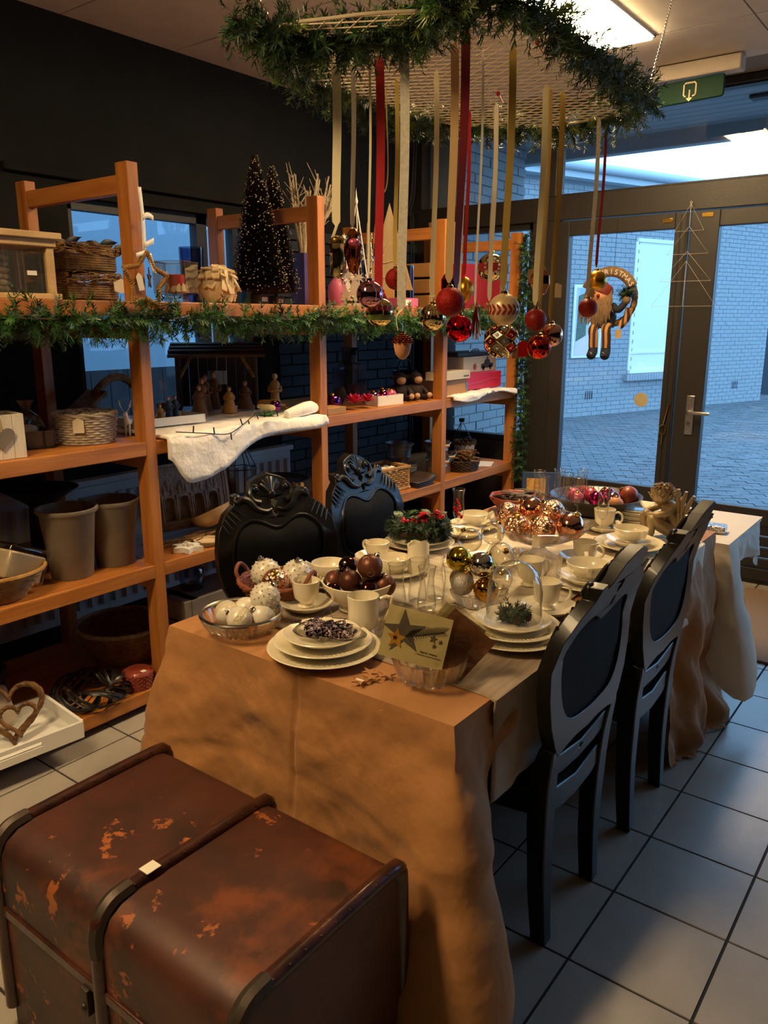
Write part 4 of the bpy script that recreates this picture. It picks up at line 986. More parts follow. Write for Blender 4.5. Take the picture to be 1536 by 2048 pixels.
# --- right near setting with the cloche
plate(-.262, .135, Z0-.001, .143, 'large cream dinner plate, lowest under the glass cloche'); plate(-.262, .137, Z0+.015, .124, 'cream breakfast plate under the glass cloche'); plate(-.262, .138, Z0+.031, .098, 'small cream plate directly below the glass cloche', False)
zc = Z0+.038
o = thing('glass_cloche', 'clear glass cloche dome covering a dark pine sprig', 'cloche', (-.262, .138, zc))
MB().lathe([(.080, 0), (.079, .006), (.073, .012), (.072, .05), (.0715, .09), (.067, .118), (.055, .143), (.035, .16), (.015, .168), (0, .17)], 44, caps=False).build('dome', 'thin_glass', o, smooth=60)
MB().lathe([(0, .168), (.007, .170), (.006, .176), (.013, .183), (.0155, .191), (.013, .199), (.006, .204), (0, .205)], 20).build('knob', 'bubble_glass', o)
MB().tube([(.0795*math.cos(a), .0795*math.sin(a), .002) for a in [2*PI*i/44 for i in range(44)]], .0018, 6, True).build('rim', 'bubble_glass', o)
rr = random.Random(5); o = thing('pine_sprig', 'dark frosted pine sprig with cones under the glass cloche', 'sprig', (-.262, .138, zc)); b = MB()
for k in range(44):
    a = rr.uniform(0, 2*PI); d = Vector((math.cos(a)*.04, math.sin(a)*.04, rr.uniform(.005, .045))); needles(b, (0, 0, .008), d, 26, .018, .6, rr, .0013)
tag(b.build('needles', 'needle_dark', o, smooth=0), kind='stuff')
for p in ((.02, -.02, .02), (-.025, -.015, .018), (.01, .02, .03), (.035, .01, .022)): MB().sphere(p, .011, 8, 7, (1, 1, 1.3)).build('cone', 'pine_cone', o)
# --- bowl of gold baubles
crystal_bowl(-.458, .295, .082, .045, 'scalloped cut-glass bowl heaped with gold and silver baubles', n=14, amp=.13, name='bauble_bowl')
G = 'gold, silver and clear baubles in the scalloped glass bowl'
for x, y, z, r, m, lb in relax(((-.05, -.01, .12, .037, 'gold_yellow', 'bright yellow gold bauble at the left of the scalloped bowl'), (-.055, -.03, .065, .036, 'gold_deep', 'gold bauble low at the left of the scalloped bowl'), (0, -.015, .118, .036, 'silver_mirror', 'shiny silver bauble in the middle of the scalloped bowl'),
                          (-.005, -.06, .075, .034, 'silver_glitter', 'silver glitter bauble at the front of the scalloped bowl'), (.04, -.03, .066, .036, 'gold_deep', 'dark gold bauble at the front right of the scalloped bowl'), (.035, .03, .115, .034, 'gold_yellow', 'yellow gold bauble at the right of the scalloped bowl'),
                          (-.055, .035, .15, .036, 'bubble_glass', 'clear glass bauble high at the left of the scalloped bowl'), (-.005, .045, .165, .034, 'bubble_glass', 'clear glass bauble topmost on the scalloped bowl'), (.05, .06, .13, .036, 'bubble_glass', 'clear glass bauble at the back right of the scalloped bowl'), (.06, .0, .09, .033, 'bubble_glass', 'clear glass bauble at the right rim of the scalloped bowl')), .062):
    bauble((-.458+x, .295+y, Z0+z), r, m, lb, G, (RND.uniform(-.8, .8), RND.uniform(-.8, .8)))
# --- rectangular dish
o = thing('serving_dish', 'white rectangular serving dish behind the gold baubles', 'dish', (-.655, .64, Z0), -.75)
def rr_(w, h, r, n=5): return [(sx*(w-r)+r*math.cos(a0+PI/2*i/n), sy*(h-r)+r*math.sin(a0+PI/2*i/n)) for sx, sy, a0 in ((1, 1, 0), (-1, 1, PI/2), (-1, -1, PI), (1, -1, 1.5*PI)) for i in range(n+1)]
b = MB(); vs = []; fs = []; k = 24
for w, h, z in ((.09, .05, 0), (.115, .07, .012), (.13, .085, .03), (.127, .082, .031), (.11, .066, .014), (.085, .045, .005)): vs += [(x, y, z) for x, y in rr_(w, h, .02)]
for j in range(5):
    for i in range(k): fs.append((j*k+i, j*k+(i+1) % k, (j+1)*k+(i+1) % k, (j+1)*k+i))
fs.append(tuple(5*k+i for i in range(k))); fs.append(tuple(reversed(range(k)))); b.add(vs, fs); b.build('dish', 'ceramic', o, smooth=50)
# --- wreath
plate(-.945, .69, Z0, .13, 'cream plate under the green wreath, lower of two'); plate(-.945, .69, Z0+.016, .115, 'cream plate directly under the green wreath')
o = thing('table_wreath', 'dark green fir wreath with red berries and leaves on plates', 'wreath', (-.945, .69, Z0+.036)); rr = random.Random(8); b = MB()
for k in range(420):
    a = rr.uniform(0, 2*PI); rad = .085; p = Vector((rad*math.cos(a), rad*math.sin(a), .035)); d = Vector((math.cos(a)*rr.uniform(-.6, 1), math.sin(a)*rr.uniform(-.6, 1), rr.uniform(-.6, 1))).normalized()*.038
    needles(b, p, d, 26, .022, .65, rr, .0013)
tag(b.build('needles', 'needle_dark', o, smooth=0), kind='stuff'); MB().tube([(.085*math.cos(a), .085*math.sin(a), .03) for a in [2*PI*i/24 for i in range(24)]], .018, 8, True).build('ring', 'wire_brown', o)
for k in range(16):
    a = rr.uniform(-2.2, 1.0); MB().sphere(((.07+rr.uniform(-.02, .03))*math.cos(a), (.07+rr.uniform(-.02, .03))*math.sin(a), .075+rr.uniform(-.008, .012)), .0085, 10, 8).build('berry', 'berry_red', o)
lf = MB().grid(7, 3, lambda u, v: (.05*u, (v-.5)*.036*math.sin(PI*min(1, u*.9+.08)), .012*math.sin(u*2.5)+.006*abs(v-.5)))
lm = lf.mesh('leaf', 'leaf_green'); lmr = MB().grid(7, 3, lambda u, v: (.045*u, (v-.5)*.03*math.sin(PI*min(1, u*.9+.08)), .012*math.sin(u*2.5))).mesh('red_petal', 'plastic_red')
for k in range(9): part('leaf', lm, o, T(.07*math.cos(k*.7-2), .07*math.sin(k*.7-2), .06) @ RZ(k*1.9) @ RY(-.3))
for k in range(8): part('red_petal', lmr, o, T(.06*math.cos(-1.4+k*.25), .06*math.sin(-1.4+k*.25), .078) @ RZ(k*.8) @ RY(-.35))
# --- champagne flutes
def flute_glass(x, y, label, fill=None):
    o = thing('champagne_flute', label, 'glass', (x, y, Z0), group='champagne flutes')
    part('foot', cached('fl0', lambda: MB().lathe([(0, .0035), (.027, .001), (.0275, .0), (0, 0)], 24).mesh('foot', 'bubble_glass')), o)
    part('stem', cached('fl1', lambda: MB().lathe([(.005, .002), (.0032, .012), (.003, .06), (.005, .072), (.004, .078)], 12).mesh('stem', 'bubble_glass')), o)
    bw = part('bowl', cached('fl2', lambda: MB().lathe([(.004, .075), (.014, .085), (.0195, .10), (.0215, .125), (.020, .155), (.0195, .175), (.024, .198)], 26, caps=False).mesh('bowl', 'thin_glass', 60)), o)
    part('rim', cached('fl3', lambda: MB().tube([(.024*math.cos(a), .024*math.sin(a), .198) for a in [2*PI*i/26 for i in range(26)]], .0009, 5, True).mesh('rim', 'bubble_glass')), bw)
    return o
flute_glass(-.872, .842, 'champagne flute filled with red foil beside the green wreath')
b = MB(); rr = random.Random(2)
for k in range(14): b.sphere((rr.gauss(0, .007), rr.gauss(0, .007), .095+k*.0045), .006, 6, 5, (1, 1, 1.4))
o = b.build('foil_sweets', 'red_mirror'); o.location = (-.872, .842, Z0); tag(o, 'red foil curls inside the champagne flute by the wreath', 'decoration', kind='stuff')
for x, y, lb in ((-.80, 1.36, 'champagne flute furthest left before the terracotta bowl'), (-.735, 1.27, 'shorter-looking champagne flute behind the copper baubles'), (-.745, 1.44, 'tallest champagne flute left of the dark bowl'), (-.67, 1.36, 'champagne flute in front of the dark bowl on the left'), (-.665, 1.49, 'champagne flute rearmost before the dark bowl'), (-.61, 1.33, 'champagne flute in front of the dark bowl on the right'), (-.45, 1.19, 'champagne flute standing alone before the cream cup')): flute_glass(x, y, lb)
# --- far left bowls and saucers
plate(-.915, 1.03, Z0+.001, .10, 'cream plate under the far left soup cup'); soup_cup(-.925, 1.05, Z0+.009, 'cream soup cup at the far left beside the flute', .6); saucer(-.885, .905, Z0+.001, .075, 'empty cream saucer beside the flute of red foil')
cup(-.83, 1.245, Z0+.001, 'cream cup behind the copper baubles', 2.2, .038, .06); cup(-1.0, .88, Z0, 'cream cup half hidden behind the flute of red foil', 2.6, .038, .06)
# --- footed glass bowl with copper baubles
FB = (-.535, .84)
o = thing('footed_glass_bowl', 'footed glass bowl heaped with copper baubles', 'bowl', (FB[0], FB[1], Z0))
MB().lathe([(0, .052), (.08, .058), (.135, .085), (.175, .122), (.172, .123), (.132, .088), (.078, .062), (0, .056)], 56, mod=lambda a, j, r, z: 1+(.02*math.cos(a*16) if 2 <= j <= 4 else 0)).build('bowl', 'cut_glass', o, smooth=40)
MB().lathe([(.062, 0), (.064, .004), (.03, .02), (.02, .035), (.028, .05), (.05, .056)], 40, caps=False, mod=lambda a, j, r, z: 1+.05*math.cos(a*12)).build('foot', 'cut_glass', o, smooth=30)
for k, a in enumerate((-2.1, -1.2)): MB().box(-.012, .012, -.0006, .0006, -.04, .0, T(.165*math.cos(a), .165*math.sin(a), .118) @ RZ(a+PI/2)).build('price_tag', 'tag', o, smooth=0)
G = 'copper baubles in the footed glass bowl'
for x, y, z, r, m, lb in relax(((-.115, -.02, .135, .046, 'copper_relief', 'embossed copper bauble at the left rim of the footed glass bowl'), (-.055, -.065, .115, .046, 'copper_relief', 'embossed copper bauble at the front left of the footed glass bowl'), (-.045, .03, .15, .044, 'copper_mirror', 'smooth shiny copper bauble at the back left of the footed glass bowl'), (.03, .03, .15, .046, 'copper_relief', 'embossed copper bauble topmost in the footed glass bowl'),
                          (.035, -.06, .118, .045, 'copper_relief', 'embossed copper bauble at the front middle of the footed glass bowl'), (.09, -.005, .135, .048, 'copper_mirror', 'smooth copper bauble at the right of the footed glass bowl'), (.05, .075, .125, .04, 'bronze_mirror', 'reddish copper bauble at the back of the footed glass bowl')), .122):
    bauble((FB[0]+x, FB[1]+y, Z0+z), r, m, lb, G, (RND.uniform(-.9, .9), RND.uniform(-.9, .9)))
# --- right hand cups
saucer(-.49, 1.315, Z0+.003, .08, 'cream saucer under the cup before the plate stack'); cup(-.49, 1.315, Z0+.0095, 'cream cup before the stack of plates', .1, .042, .078)
plate(-.318, 1.13, Z0+.003, .125, 'cream plate under the soup cup by the cherub'); saucer(-.318, 1.13, Z0+.018, .085, 'cream saucer under the soup cup by the cherub'); soup_cup(-.318, 1.135, Z0+.026, 'cream soup cup before the cherub figurine', 2.6, .062, .05)
saucer(-.40, .875, Z0, .07, 'cream saucer under the right-hand middle cup'); cup(-.375, .86, Z0+.0065, 'cream cup with fluted sides in the right-hand middle', -.1, .042, .07)
plate(-.275, .645, Z0, .125, 'cream plate under the soup cup beside the near right chair'); saucer(-.275, .645, Z0+.015, .09, 'cream saucer under the soup cup beside the near right chair'); soup_cup(-.275, .645, Z0+.023, 'cream soup cup beside the near right chair back', -1.1, .066, .052)
cup(-.42, .54, Z0, 'plain cream cup right of the gold baubles', 1.0, .042, .085, 'beaker')
o = thing('ribbed_glass', 'knobbly cut-glass tumbler beside the plain cream cup', 'glass', (-.372, .60, Z0)); MB().lathe([(0, .003), (.02, 0), (.024, .004), (.026, .05), (.029, .085), (.027, .085), (.024, .05), (.02, .01), (0, .009)], 48, mod=lambda a, j, r, z: 1+.05*math.cos(a*12)).build('tumbler', 'cut_glass', o, smooth=30)
saucer(-.268, .36, Z0, .082, 'cream saucer under the cup behind the glass cloche'); cup(-.278, .365, Z0+.0065, 'cream fluted cup behind the glass cloche', .4, .040, .082)
# --- terracotta octagonal bowl
o = thing('octagonal_bowl', 'reddish brown eight-sided bowl of dark dried strips', 'bowl', (-.935, 1.43, Z0)); MB().lathe([(0, .004), (.075, 0), (.09, .012), (.125, .055), (.128, .062), (.12, .062), (.085, .018), (0, .012)], 8).build('bowl', 'clay_red', o, smooth=0, bevel=.003)
b = MB(); rr = random.Random(4)
for k in range(34):
    a = rr.uniform(0, PI); c = Vector((rr.gauss(0, .045), rr.gauss(0, .045), .05+rr.uniform(-.01, .015))); d = Vector((math.cos(a), math.sin(a), rr.uniform(-.15, .15)))*.045; b.tube([tuple(c-d), tuple(c+Vector((0, 0, .006))), tuple(c+d)], .006, 5, flat=.3)
o = b.build('dried_strips', 'leather_dark'); o.location = (-.935, 1.43, Z0); tag(o, 'dark dried strips heaped in the eight-sided bowl', 'decoration', kind='stuff')
# --- big dark bowl with red baubles
plate(-.60, 1.49, Z0-.004, .11, 'cream plate under the large dark bowl', False)
DB = (-.605, 1.50); o = thing('large_bowl', 'large shallow dark bowl of red and pink baubles', 'bowl', (DB[0], DB[1], Z0+.005)); MB().lathe([(0, .004), (.07, 0), (.08, .006), (.14, .035), (.185, .085), (.19, .092), (.18, .09), (.135, .042), (.075, .014), (0, .012)], 52).build('bowl', 'dark_bowl', o, smooth=60)
G = 'red and pink baubles in the large dark bowl'
for k, (x, y, z, r, m, lb) in enumerate(relax(((-.10, .0, .085, .03, 'pink_satin', 'ribbed pink bauble at the left in the dark bowl'), (-.06, -.05, .08, .03, 'pink_satin', 'ribbed pink bauble at the front left in the dark bowl'), (-.03, .02, .088, .032, 'pink_satin', 'pink bauble in the middle of the dark bowl'), (.02, -.03, .085, .032, 'magenta_mirror', 'shiny magenta bauble in the middle of the dark bowl'), (.03, .05, .09, .034, 'magenta_mirror', 'shiny magenta bauble at the back of the dark bowl'),
                                           (.075, .0, .085, .036, 'rose_mirror', 'shiny pink bauble at the right in the dark bowl'), (.11, .06, .095, .04, 'clay_red', 'large matte red bauble at the back right of the dark bowl'), (.10, -.04, .082, .03, 'acorn_body', 'matte salmon bauble at the front right of the dark bowl'), (-.08, .06, .085, .032, 'red_matte', 'matte red bauble at the back left of the dark bowl')), .135)):
    bauble((DB[0]+x, DB[1]+y, Z0+z), r, m, lb, G, (RND.uniform(-.9, .9), RND.uniform(-.9, .9)))
# --- stack of plates (beyond the rim the next plate shows)
for k in range(7): plate(-.43+.002*math.sin(k*2), 1.53+.002*math.cos(k*3), Z0-.006+k*.0082, .10, ['lowest', 'second lowest', 'third', 'middle', 'fifth', 'second highest', 'topmost'][k]+' cream plate of the stack beside the cherub', False, 'stacked cream plates')
# --- cherub
o = thing('cherub_figurine', 'pale gold cherub figurine hugging its knees with feathered wings', 'figurine', (-.275, 1.35, Z0+.004), -2.35, sc=(1.2, 1.2, 1.2))
b = MB()  # facing +x ; seated, knees drawn up
b.tube(catmull([(-.03, 0, .015), (-.038, 0, .04), (-.03, 0, .075), (-.012, 0, .10), (0, 0, .112)], 4), [.03, .033, .035, .036, .037, .037, .036, .035, .034, .033, .03, .027, .023, .02, .017, .016, .016], 12)
for s in (-1, 1):
    b.tube(catmull([(-.02, s*.022, .022), (.02, s*.026, .045), (.045, s*.024, .068), (.05, s*.022, .055), (.048, s*.02, .02), (.056, s*.02, .008), (.072, s*.02, .006)], 3), [.022, .022, .021, .02, .019, .018, .017, .016, .015, .015, .014, .013, .013, .012, .012, .012, .011, .01, .008], 10)
    b.tube(catmull([(-.01, s*.032, .098), (.012, s*.04, .085), (.04, s*.03, .078), (.055, s*.005, .074)], 4), [.014, .014, .013, .013, .012, .012, .011, .011, .011, .01, .01, .01, .009], 9)
b.sphere((.012, 0, .138), .032, 18, 14, (1, .95, 1.05)); b.sphere((.043, 0, .134), .006, 8, 6); b.build('body', 'angel', o, smooth=180)
b = MB(); rr = random.Random(6)
for k in range(110):
    a, t = rr.uniform(0, 2*PI), rr.uniform(-.3, .95); s = math.sqrt(max(0, 1-t*t)); p = Vector((.008+.031*s*math.cos(a), .031*s*math.sin(a), .140+.033*t))
    if p.x > .034 and t < .35: continue
    b.tube([tuple(p), tuple(p+Vector((rr.gauss(0, .005), rr.gauss(0, .005), .004))), tuple(p+Vector((.002, 0, -.01)))], [.004, .0045, .002], 5)
b.build('hair', 'angel', o)
for s in (-1, 1):
    w = MB()
    for row, (nf, ln, wd, z0) in enumerate(((6, .085, .0105, .075), (5, .055, .0095, .062), (4, .035, .009, .05))):
        for k in range(nf):
            an = -.10+k*.24; base = Vector((-.035-.004*k, s*(.022+.004*k), z0-.006*k)); d = Vector((-math.sin(an)*.85, s*(.12+math.sin(max(0, an))*.45), math.cos(an))).normalized(); ou = Vector((0, s*.006*row, 0))
            w.tube([tuple(base+ou), tuple(base+d*ln*.55+ou), tuple(base+d*ln+ou)], [wd*.6, wd, wd*.65], 8, flat=.7)
    w.build('wing', 'angel', o)
# --- foil parcels on the far table
rr = random.Random(9)
for k, (x, y, z, rz, lb) in enumerate(((-.40, 1.80, .70, .4, 'silver foil parcel on the white cloth behind the plates'), (-.30, 1.76, .70, -.3, 'crumpled silver foil parcel behind the cherub'), (-.36, 1.78, .735, .9, 'dark foil bar lying on top of the parcels'), (-.24, 1.80, .70, .1, 'foil-wrapped bar nearest the chair crest'))):
    b = MB(); b.box(-.09, .09, -.035, .035, 0, .032)
    o = b.build('foil_parcel', 'dark_foil' if k == 2 else 'foil', bevel=.008); o.location = (x, y, z+.001); o.rotation_euler = (0, 0 if k < 2 else .03, rz); tag(o, lb, 'parcel', 'foil parcels on the far table')
o = thing('booklet', 'dark blue booklet leaning behind the eight-sided bowl', 'book', (-1.0, 1.80, .70), .5); MB().box(-.09, .09, -.008, .008, 0, .16, RX(-.25)).build('cover', 'book_blue', o, bevel=.002); MB().box(-.07, .02, -.0095, -.0082, .05, .13, RX(-.25)).build('cover_print', 'figure_ochre', o, smooth=0)
# ================================================================ ON THE SHELVES
S1, S2, S3, S4 = 1.639, 1.111, .611, .091
def heart_poly(s, n=28):
    return [(s*.0625*16*math.sin(t)**3*.5, s*.0625*(13*math.cos(t)-5*math.cos(2*t)-2*math.cos(3*t)-math.cos(4*t))*.5) for t in [2*PI*i/n for i in range(n)]][::-1]
# --- top shelf, left to right
o = thing('wooden_lantern', 'whitewashed wooden lantern box with glass sides on the top shelf', 'lantern', (-2.12, -.145, S1))
for sx in (-.10, .10):
    for sy in (-.115, .115): MB().box(sx-.013, sx+.013, sy-.013, sy+.013, .02, .175).build('post', 'wood_pale', o, bevel=.002)
MB().box(-.125, .125, -.14, .14, 0, .02).build('base', 'wood_pale', o, bevel=.003); MB().box(-.12, .12, -.135, .135, .175, .20).box(-.135, .135, -.15, .15, .20, .222).build('lid', 'wood_pale', o, bevel=.003)
for sx in (-.10, .10): MB().box(sx-.001, sx+.001, -.10, .10, .02, .175).build('glass_side', 'thin_glass', o, smooth=0)
for sy in (-.115, .115): MB().box(-.088, .088, sy-.001, sy+.001, .02, .175).build('glass_side', 'thin_glass', o, smooth=0)
MB().box(.1012, .1017, .03, .065, .08, .095).build('price_sticker', 'paper_white', o, smooth=0)
o = thing('rope_ball', 'thick twisted rope bundle inside the wooden lantern', 'decoration', (-2.12, -.19, S1+.021)); b = MB()
for j in range(6):
    for i in range(8):
        a = 2*PI*(i+.5*(j % 2))/8; b.sphere((.04*math.cos(a), .04*math.sin(a), .014+j*.021), .017, 8, 6, (.75, 1.25, .7))
b.build('woven_rope', 'twig_grey', o)
rr = random.Random(21)
def twig_crate(z, label, h):
    o = thing('twig_basket', label, 'basket', (-2.20, .165, z), .06); W, D = .12, .11
    b = MB()
    for s in (-1, 1):
        for k in range(7):
            zz = .008+k*h*.085; b.box(s*W-.006, s*W+.006, -D, D, zz, zz+h*.075); b.box(-W, W, s*D-.006, s*D+.006, zz, zz+h*.075)
    b.box(-W, W, -D, D, 0, .008); b.build('bark_body', 'bark', o, bevel=.002)
    b = MB()
    for k in range(150):
        s = rr.choice((0, 1, 2, 3)); t = rr.uniform(-1, .8); zz = h*rr.uniform(.66, 1.0); ln = rr.uniform(.06, .14); j = rr.uniform(-.012, .012)
        if s < 2: y0 = D*t; p = [( (1 if s else -1)*(W+.004+rr.uniform(0, .012)), y0, zz), ((1 if s else -1)*(W+.006+rr.uniform(0, .012)), y0+ln*.5, zz+j), ((1 if s else -1)*(W+.004), min(D+.02, y0+ln), zz+j*.4)]
        else: x0 = W*t; p = [(x0, (1 if s == 2 else -1)*(D+.004+rr.uniform(0, .01)), zz), (x0+ln*.5, (1 if s == 2 else -1)*(D+.006), zz+j), (min(W+.02, x0+ln), (1 if s == 2 else -1)*(D+.004), zz)]
        b.tube(p, rr.uniform(.0012, .0026), 4)
    tag(b.build('twig_rim', 'twig', o), kind='stuff'); return o
twig_crate(S1, 'bark basket with twig rim, lower of two on the top shelf', .100); twig_crate(S1+.103, 'bark basket with twig rim, stacked upper on the top shelf', .100)
o = MB().prism([(0, 0), (.028, .008), (.03, .04), (0, .055), (-.03, .04), (-.028, .008)], .002, T(-2.06, .285, S1+.03) @ RZ(1.2) @ RX(PI/2)).build('price_tag', 'tag', smooth=0); tag(o, 'cream paper tag hanging on the lower bark basket', 'tag')
o = thing('dark_leaf_spray', 'dark leaf spray lying behind the upper bark basket', 'leaves', (-2.42, .38, S1+.002))
for k in range(6): MB().grid(7, 3, lambda u, v: (.0+.02*(v-.5), .1*u-.05, .05*(v-.5)*math.sin(PI*min(1, u+.05)))).build('leaf', 'black_thing', o, M=T(0, -.12+.055*k, .225+.012*math.sin(k*2)) @ RX(.5*math.sin(k*1.7)), solid=.001)
MB().tube([(0, -.12, .0), (0, -.1, .2), (0, .1, .225)], .003, 5).build('stem', 'black_thing', o)
# star on the post
o = thing('wicker_star', 'rattan-wrapped star hanging from a white ribbon on the shelf post', 'star', (-1.895, .275, 1.71), PI/2+.05)
P = star_poly(5, .105, .062, PI/2-.1); P = [(x, z) for x, z in P]
b = MB(); ring = [(x, 0, z) for x, z in P]
fine = []
for i in range(10):
    a, c = Vector(ring[i]), Vector(ring[(i+1) % 10])
    for k in range(8): fine.append(a.lerp(c, k/8))
b.tube(fine, .007, 7, True); b.build('ring', 'wicker_tan', o)
b = MB()
for i in range(80):
    p = fine[i]; q = fine[(i+1) % 80]; d = (q-p).normalized(); n1 = Vector((0, 1, 0)); n2 = d.cross(n1)
    b.tube([tuple(p+d*.011*t/8+(n1*math.cos(t*PI/4)+n2*math.sin(t*PI/4))*.0085) for t in range(9)], .0019, 4)
b.build('binding', 'wicker_tan', o)
b = MB()
b.grid(12, 2, lambda u, v: ((v-.5)*.016+.004*math.sin(u*4), -.002, .105+.22*u)); b.grid(6, 2, lambda u, v: (.05*u, -.004, .22+.012*math.sin(u*3)+(v-.5)*.02)); b.grid(6, 2, lambda u, v: (.045*u, -.004, .125+.02*u+(v-.5)*.02)); b.grid(6, 2, lambda u, v: (-.04*u, -.004, .10-.012*u+(v-.5)*.016)); b.grid(8, 2, lambda u, v: (.02+.02*u+(v-.5)*.018, -.004, .10-.07*u))
b.build('ribbon', 'ribbon_white', o, solid=.0006)
MB().prism([(-.012, -.035), (.012, -.035), (.014, .015), (0, .028), (-.014, .015)], .0015, T(-.04, -.014, -.0) @ RX(PI/2) @ RZ(.2)).build('tag', 'tag', o, smooth=0)
MB().prism(star_poly(5, .04, .016, PI/2), .004, T(.015, .002, .01) @ RX(PI/2) @ RY(.7)).build('inner_star', 'wood_dark', o, smooth=0)
# glass candle holder
o = thing('candle_glass', 'square clear glass holding a red candle among wooden chips', 'candle holder', (-2.13, .60, S1), .5)
MB().lathe([(.052, 0), (.06, .004), (.058, .016), (.048, .024), (.05, .03), (.10, .04), (.102, .165), (.098, .165), (.096, .045), (.0, .04)], 4, RZ(PI/4)).build('vessel', 'thin_glass', o, smooth=20, bevel=.006)
MB().tube([(x*.072, y*.072, .165) for x, y in ((1, 1), (-1, 1), (-1, -1), (1, -1))], .0028, 6, True).build('rim', 'bubble_glass', o)
c = MB().lathe([(0, .04), (.035, .04), (.036, .044), (.036, .112), (.032, .115), (0, .113)], 28).build('red_candle', 'candle_red'); c.location = (-2.13, .60, S1); tag(c, 'red pillar candle inside the square glass', 'candle')
MB().tube([(0, 0, .112), (0, .001, .122)], .001, 5).build('wick', 'black_thing', c)
b = MB(); rr = random.Random(31)
for k in range(26):
    a = rr.uniform(0, 2*PI); b.prism([(-.012, 0), (.012, 0), (.014, .02), (0, .04), (-.014, .02)], .003, T(.048*math.cos(a), .048*math.sin(a), .042) @ RZ(a+PI/2) @ RX(PI/2-rr.uniform(.2, .7)))
o2 = b.build('wood_chips', 'wood_chip', smooth=0); o2.location = (-2.13, .60, S1); tag(o2, 'pale wooden chips around the red candle', 'chips', kind='stuff')
o = thing('glass_vase', 'tall smoky glass vase behind the red candle', 'vase', (-2.42, .93, S1)); MB().lathe([(0, .004), (.05, 0), (.052, .02), (.058, .26), (.056, .26), (.05, .02), (0, .012)], 32).build('vessel', 'smoke_glass', o, smooth=60)
# wood chip pot
o = thing('wood_chip_pot', 'round pot covered in overlapping pale wood slivers', 'pot', (-2.12, .815, S1)); MB().lathe([(0, 0), (.05, 0), (.075, .03), (.085, .075), (.075, .115), (.05, .14), (.04, .13), (.06, .08), (0, .03)], 24).build('core', 'wood_chip', o)
rr = random.Random(33); ch_me = [MB().prism([(-.012, -.034), (.012, -.036), (.017, 0), (.008, .036), (-.010, .034), (-.016, .0)], .006).mesh('sliver', 'wood_chip', 0), MB().prism([(-.010, -.03), (.014, -.03), (.013, .03), (-.012, .036)], .006).mesh('sliver', 'wood_chip', 0)]
for row, (t, n) in enumerate(((-.75, 10), (-.3, 14), (.15, 14), (.55, 12), (.85, 8))):
    for k in range(n):
        a = 2*PI*(k+.5*(row % 2))/n+rr.uniform(-.1, .1); th = t*1.25; d = Vector((math.cos(th)*math.cos(a), math.cos(th)*math.sin(a), math.sin(th)))
        u = Vector((-math.sin(a), math.cos(a), 0)); v = d.cross(u); B = Matrix((u, v, d)).transposed().to_4x4()
        part('sliver', ch_me[k % 2], o, T(*(d*.081+Vector((0, 0, .074)))) @ B @ RX(-.2+rr.uniform(-.25, .15)) @ RY(rr.uniform(-.3, .3)) @ RZ(rr.uniform(-.8, .8)) @ S(1.1, rr.uniform(.9, 1.5), 1))
# bottle-brush trees
def brush_tree(p, h, r, label, seed):
    o = thing('brush_tree', label, 'christmas tree', p); rr = random.Random(seed); b = MB(); t_ = MB()
    MB().prism(circ(.045, 4), .05, T(0, 0, 0) @ RZ(PI/4)).build('pot', 'pot_dark', o, bevel=.004)
    MB().tube([(0, 0, .04), (0, 0, h)], .006, 6).build('stem', 'wire_brown', o)
    n = int(17000*h/.6)
    for k in range(n):
        t = rr.random()**1.35; z = .06+(h-.06)*t; rad = r*(1-t)**.8*rr.uniform(.72, 1.06)+.012; a = rr.uniform(0, 2*PI)
        d = Vector((rad*math.cos(a), rad*math.sin(a), rr.uniform(.0, .03))); s = Vector((-math.sin(a), math.cos(a), 0))*.0022; q = Vector((0, 0, z))
        b.add([tuple(q-s), tuple(q+s), tuple(q+d+s), tuple(q+d-s)], [(0, 1, 2, 3)])
        if k % 22 == 0: t_.sphere(tuple(q+d), rr.uniform(.002, .0036), 5, 4)
    tag(b.build('bristles', 'bristle', o, smooth=0), kind='stuff'); tag(t_.build('snow_tips', 'snow_tip', o), kind='stuff')
    MB().box(.046*.7, .046*.7+.001, -.018, .018, .015, .035, RZ(.0)).build('price_sticker', 'paper_white', o, smooth=0); return o
brush_tree((-2.15, 1.10, S1), .63, .125, 'dark bottle-brush christmas tree with pale tips, nearer and taller', 41); brush_tree((-2.32, 1.38, S1), .64, .115, 'dark bottle-brush christmas tree with pale tips, partly hidden behind', 42)
# vase with twigs
o = thing('purple_vase', 'dark purple square vase behind the bottle-brush trees', 'vase', (-2.42, 1.70, S1)); MB().lathe([(0, .004), (.07, 0), (.075, .28), (.07, .28), (.06, .02), (0, .02)], 4, RZ(PI/4)).build('vessel', 'purple_glass', o, smooth=20, bevel=.004)
rr = random.Random(51); o = thing('twig_bunch', 'bunch of bare pale twigs in the purple vase', 'twigs', (-2.42, 1.70, S1+.02))
for k in range(26):
    a = rr.uniform(0, 2*PI); d = Vector((math.cos(a)*.10, math.sin(a)*.15+.08, 0)); P_ = [Vector((0, 0, .0)), d*.15+Vector((0, 0, .2)), d*.5+Vector((0, 0, .38)), d*rr.uniform(.8, 1.2)+Vector((0, 0, rr.uniform(.48, .68)))]
    b = MB(); b.tube(catmull(P_, 3), [.009-.0005*i for i in range(10)], 5)
    for j in range(5): q = P_[2].lerp(P_[3], rr.random()); b.tube([tuple(q), tuple(q+Vector((rr.gauss(0, .03), rr.gauss(0, .03), rr.uniform(.03, .09))))], [.003, .0015], 4)
    b.build('twig', 'twig_grey', o)
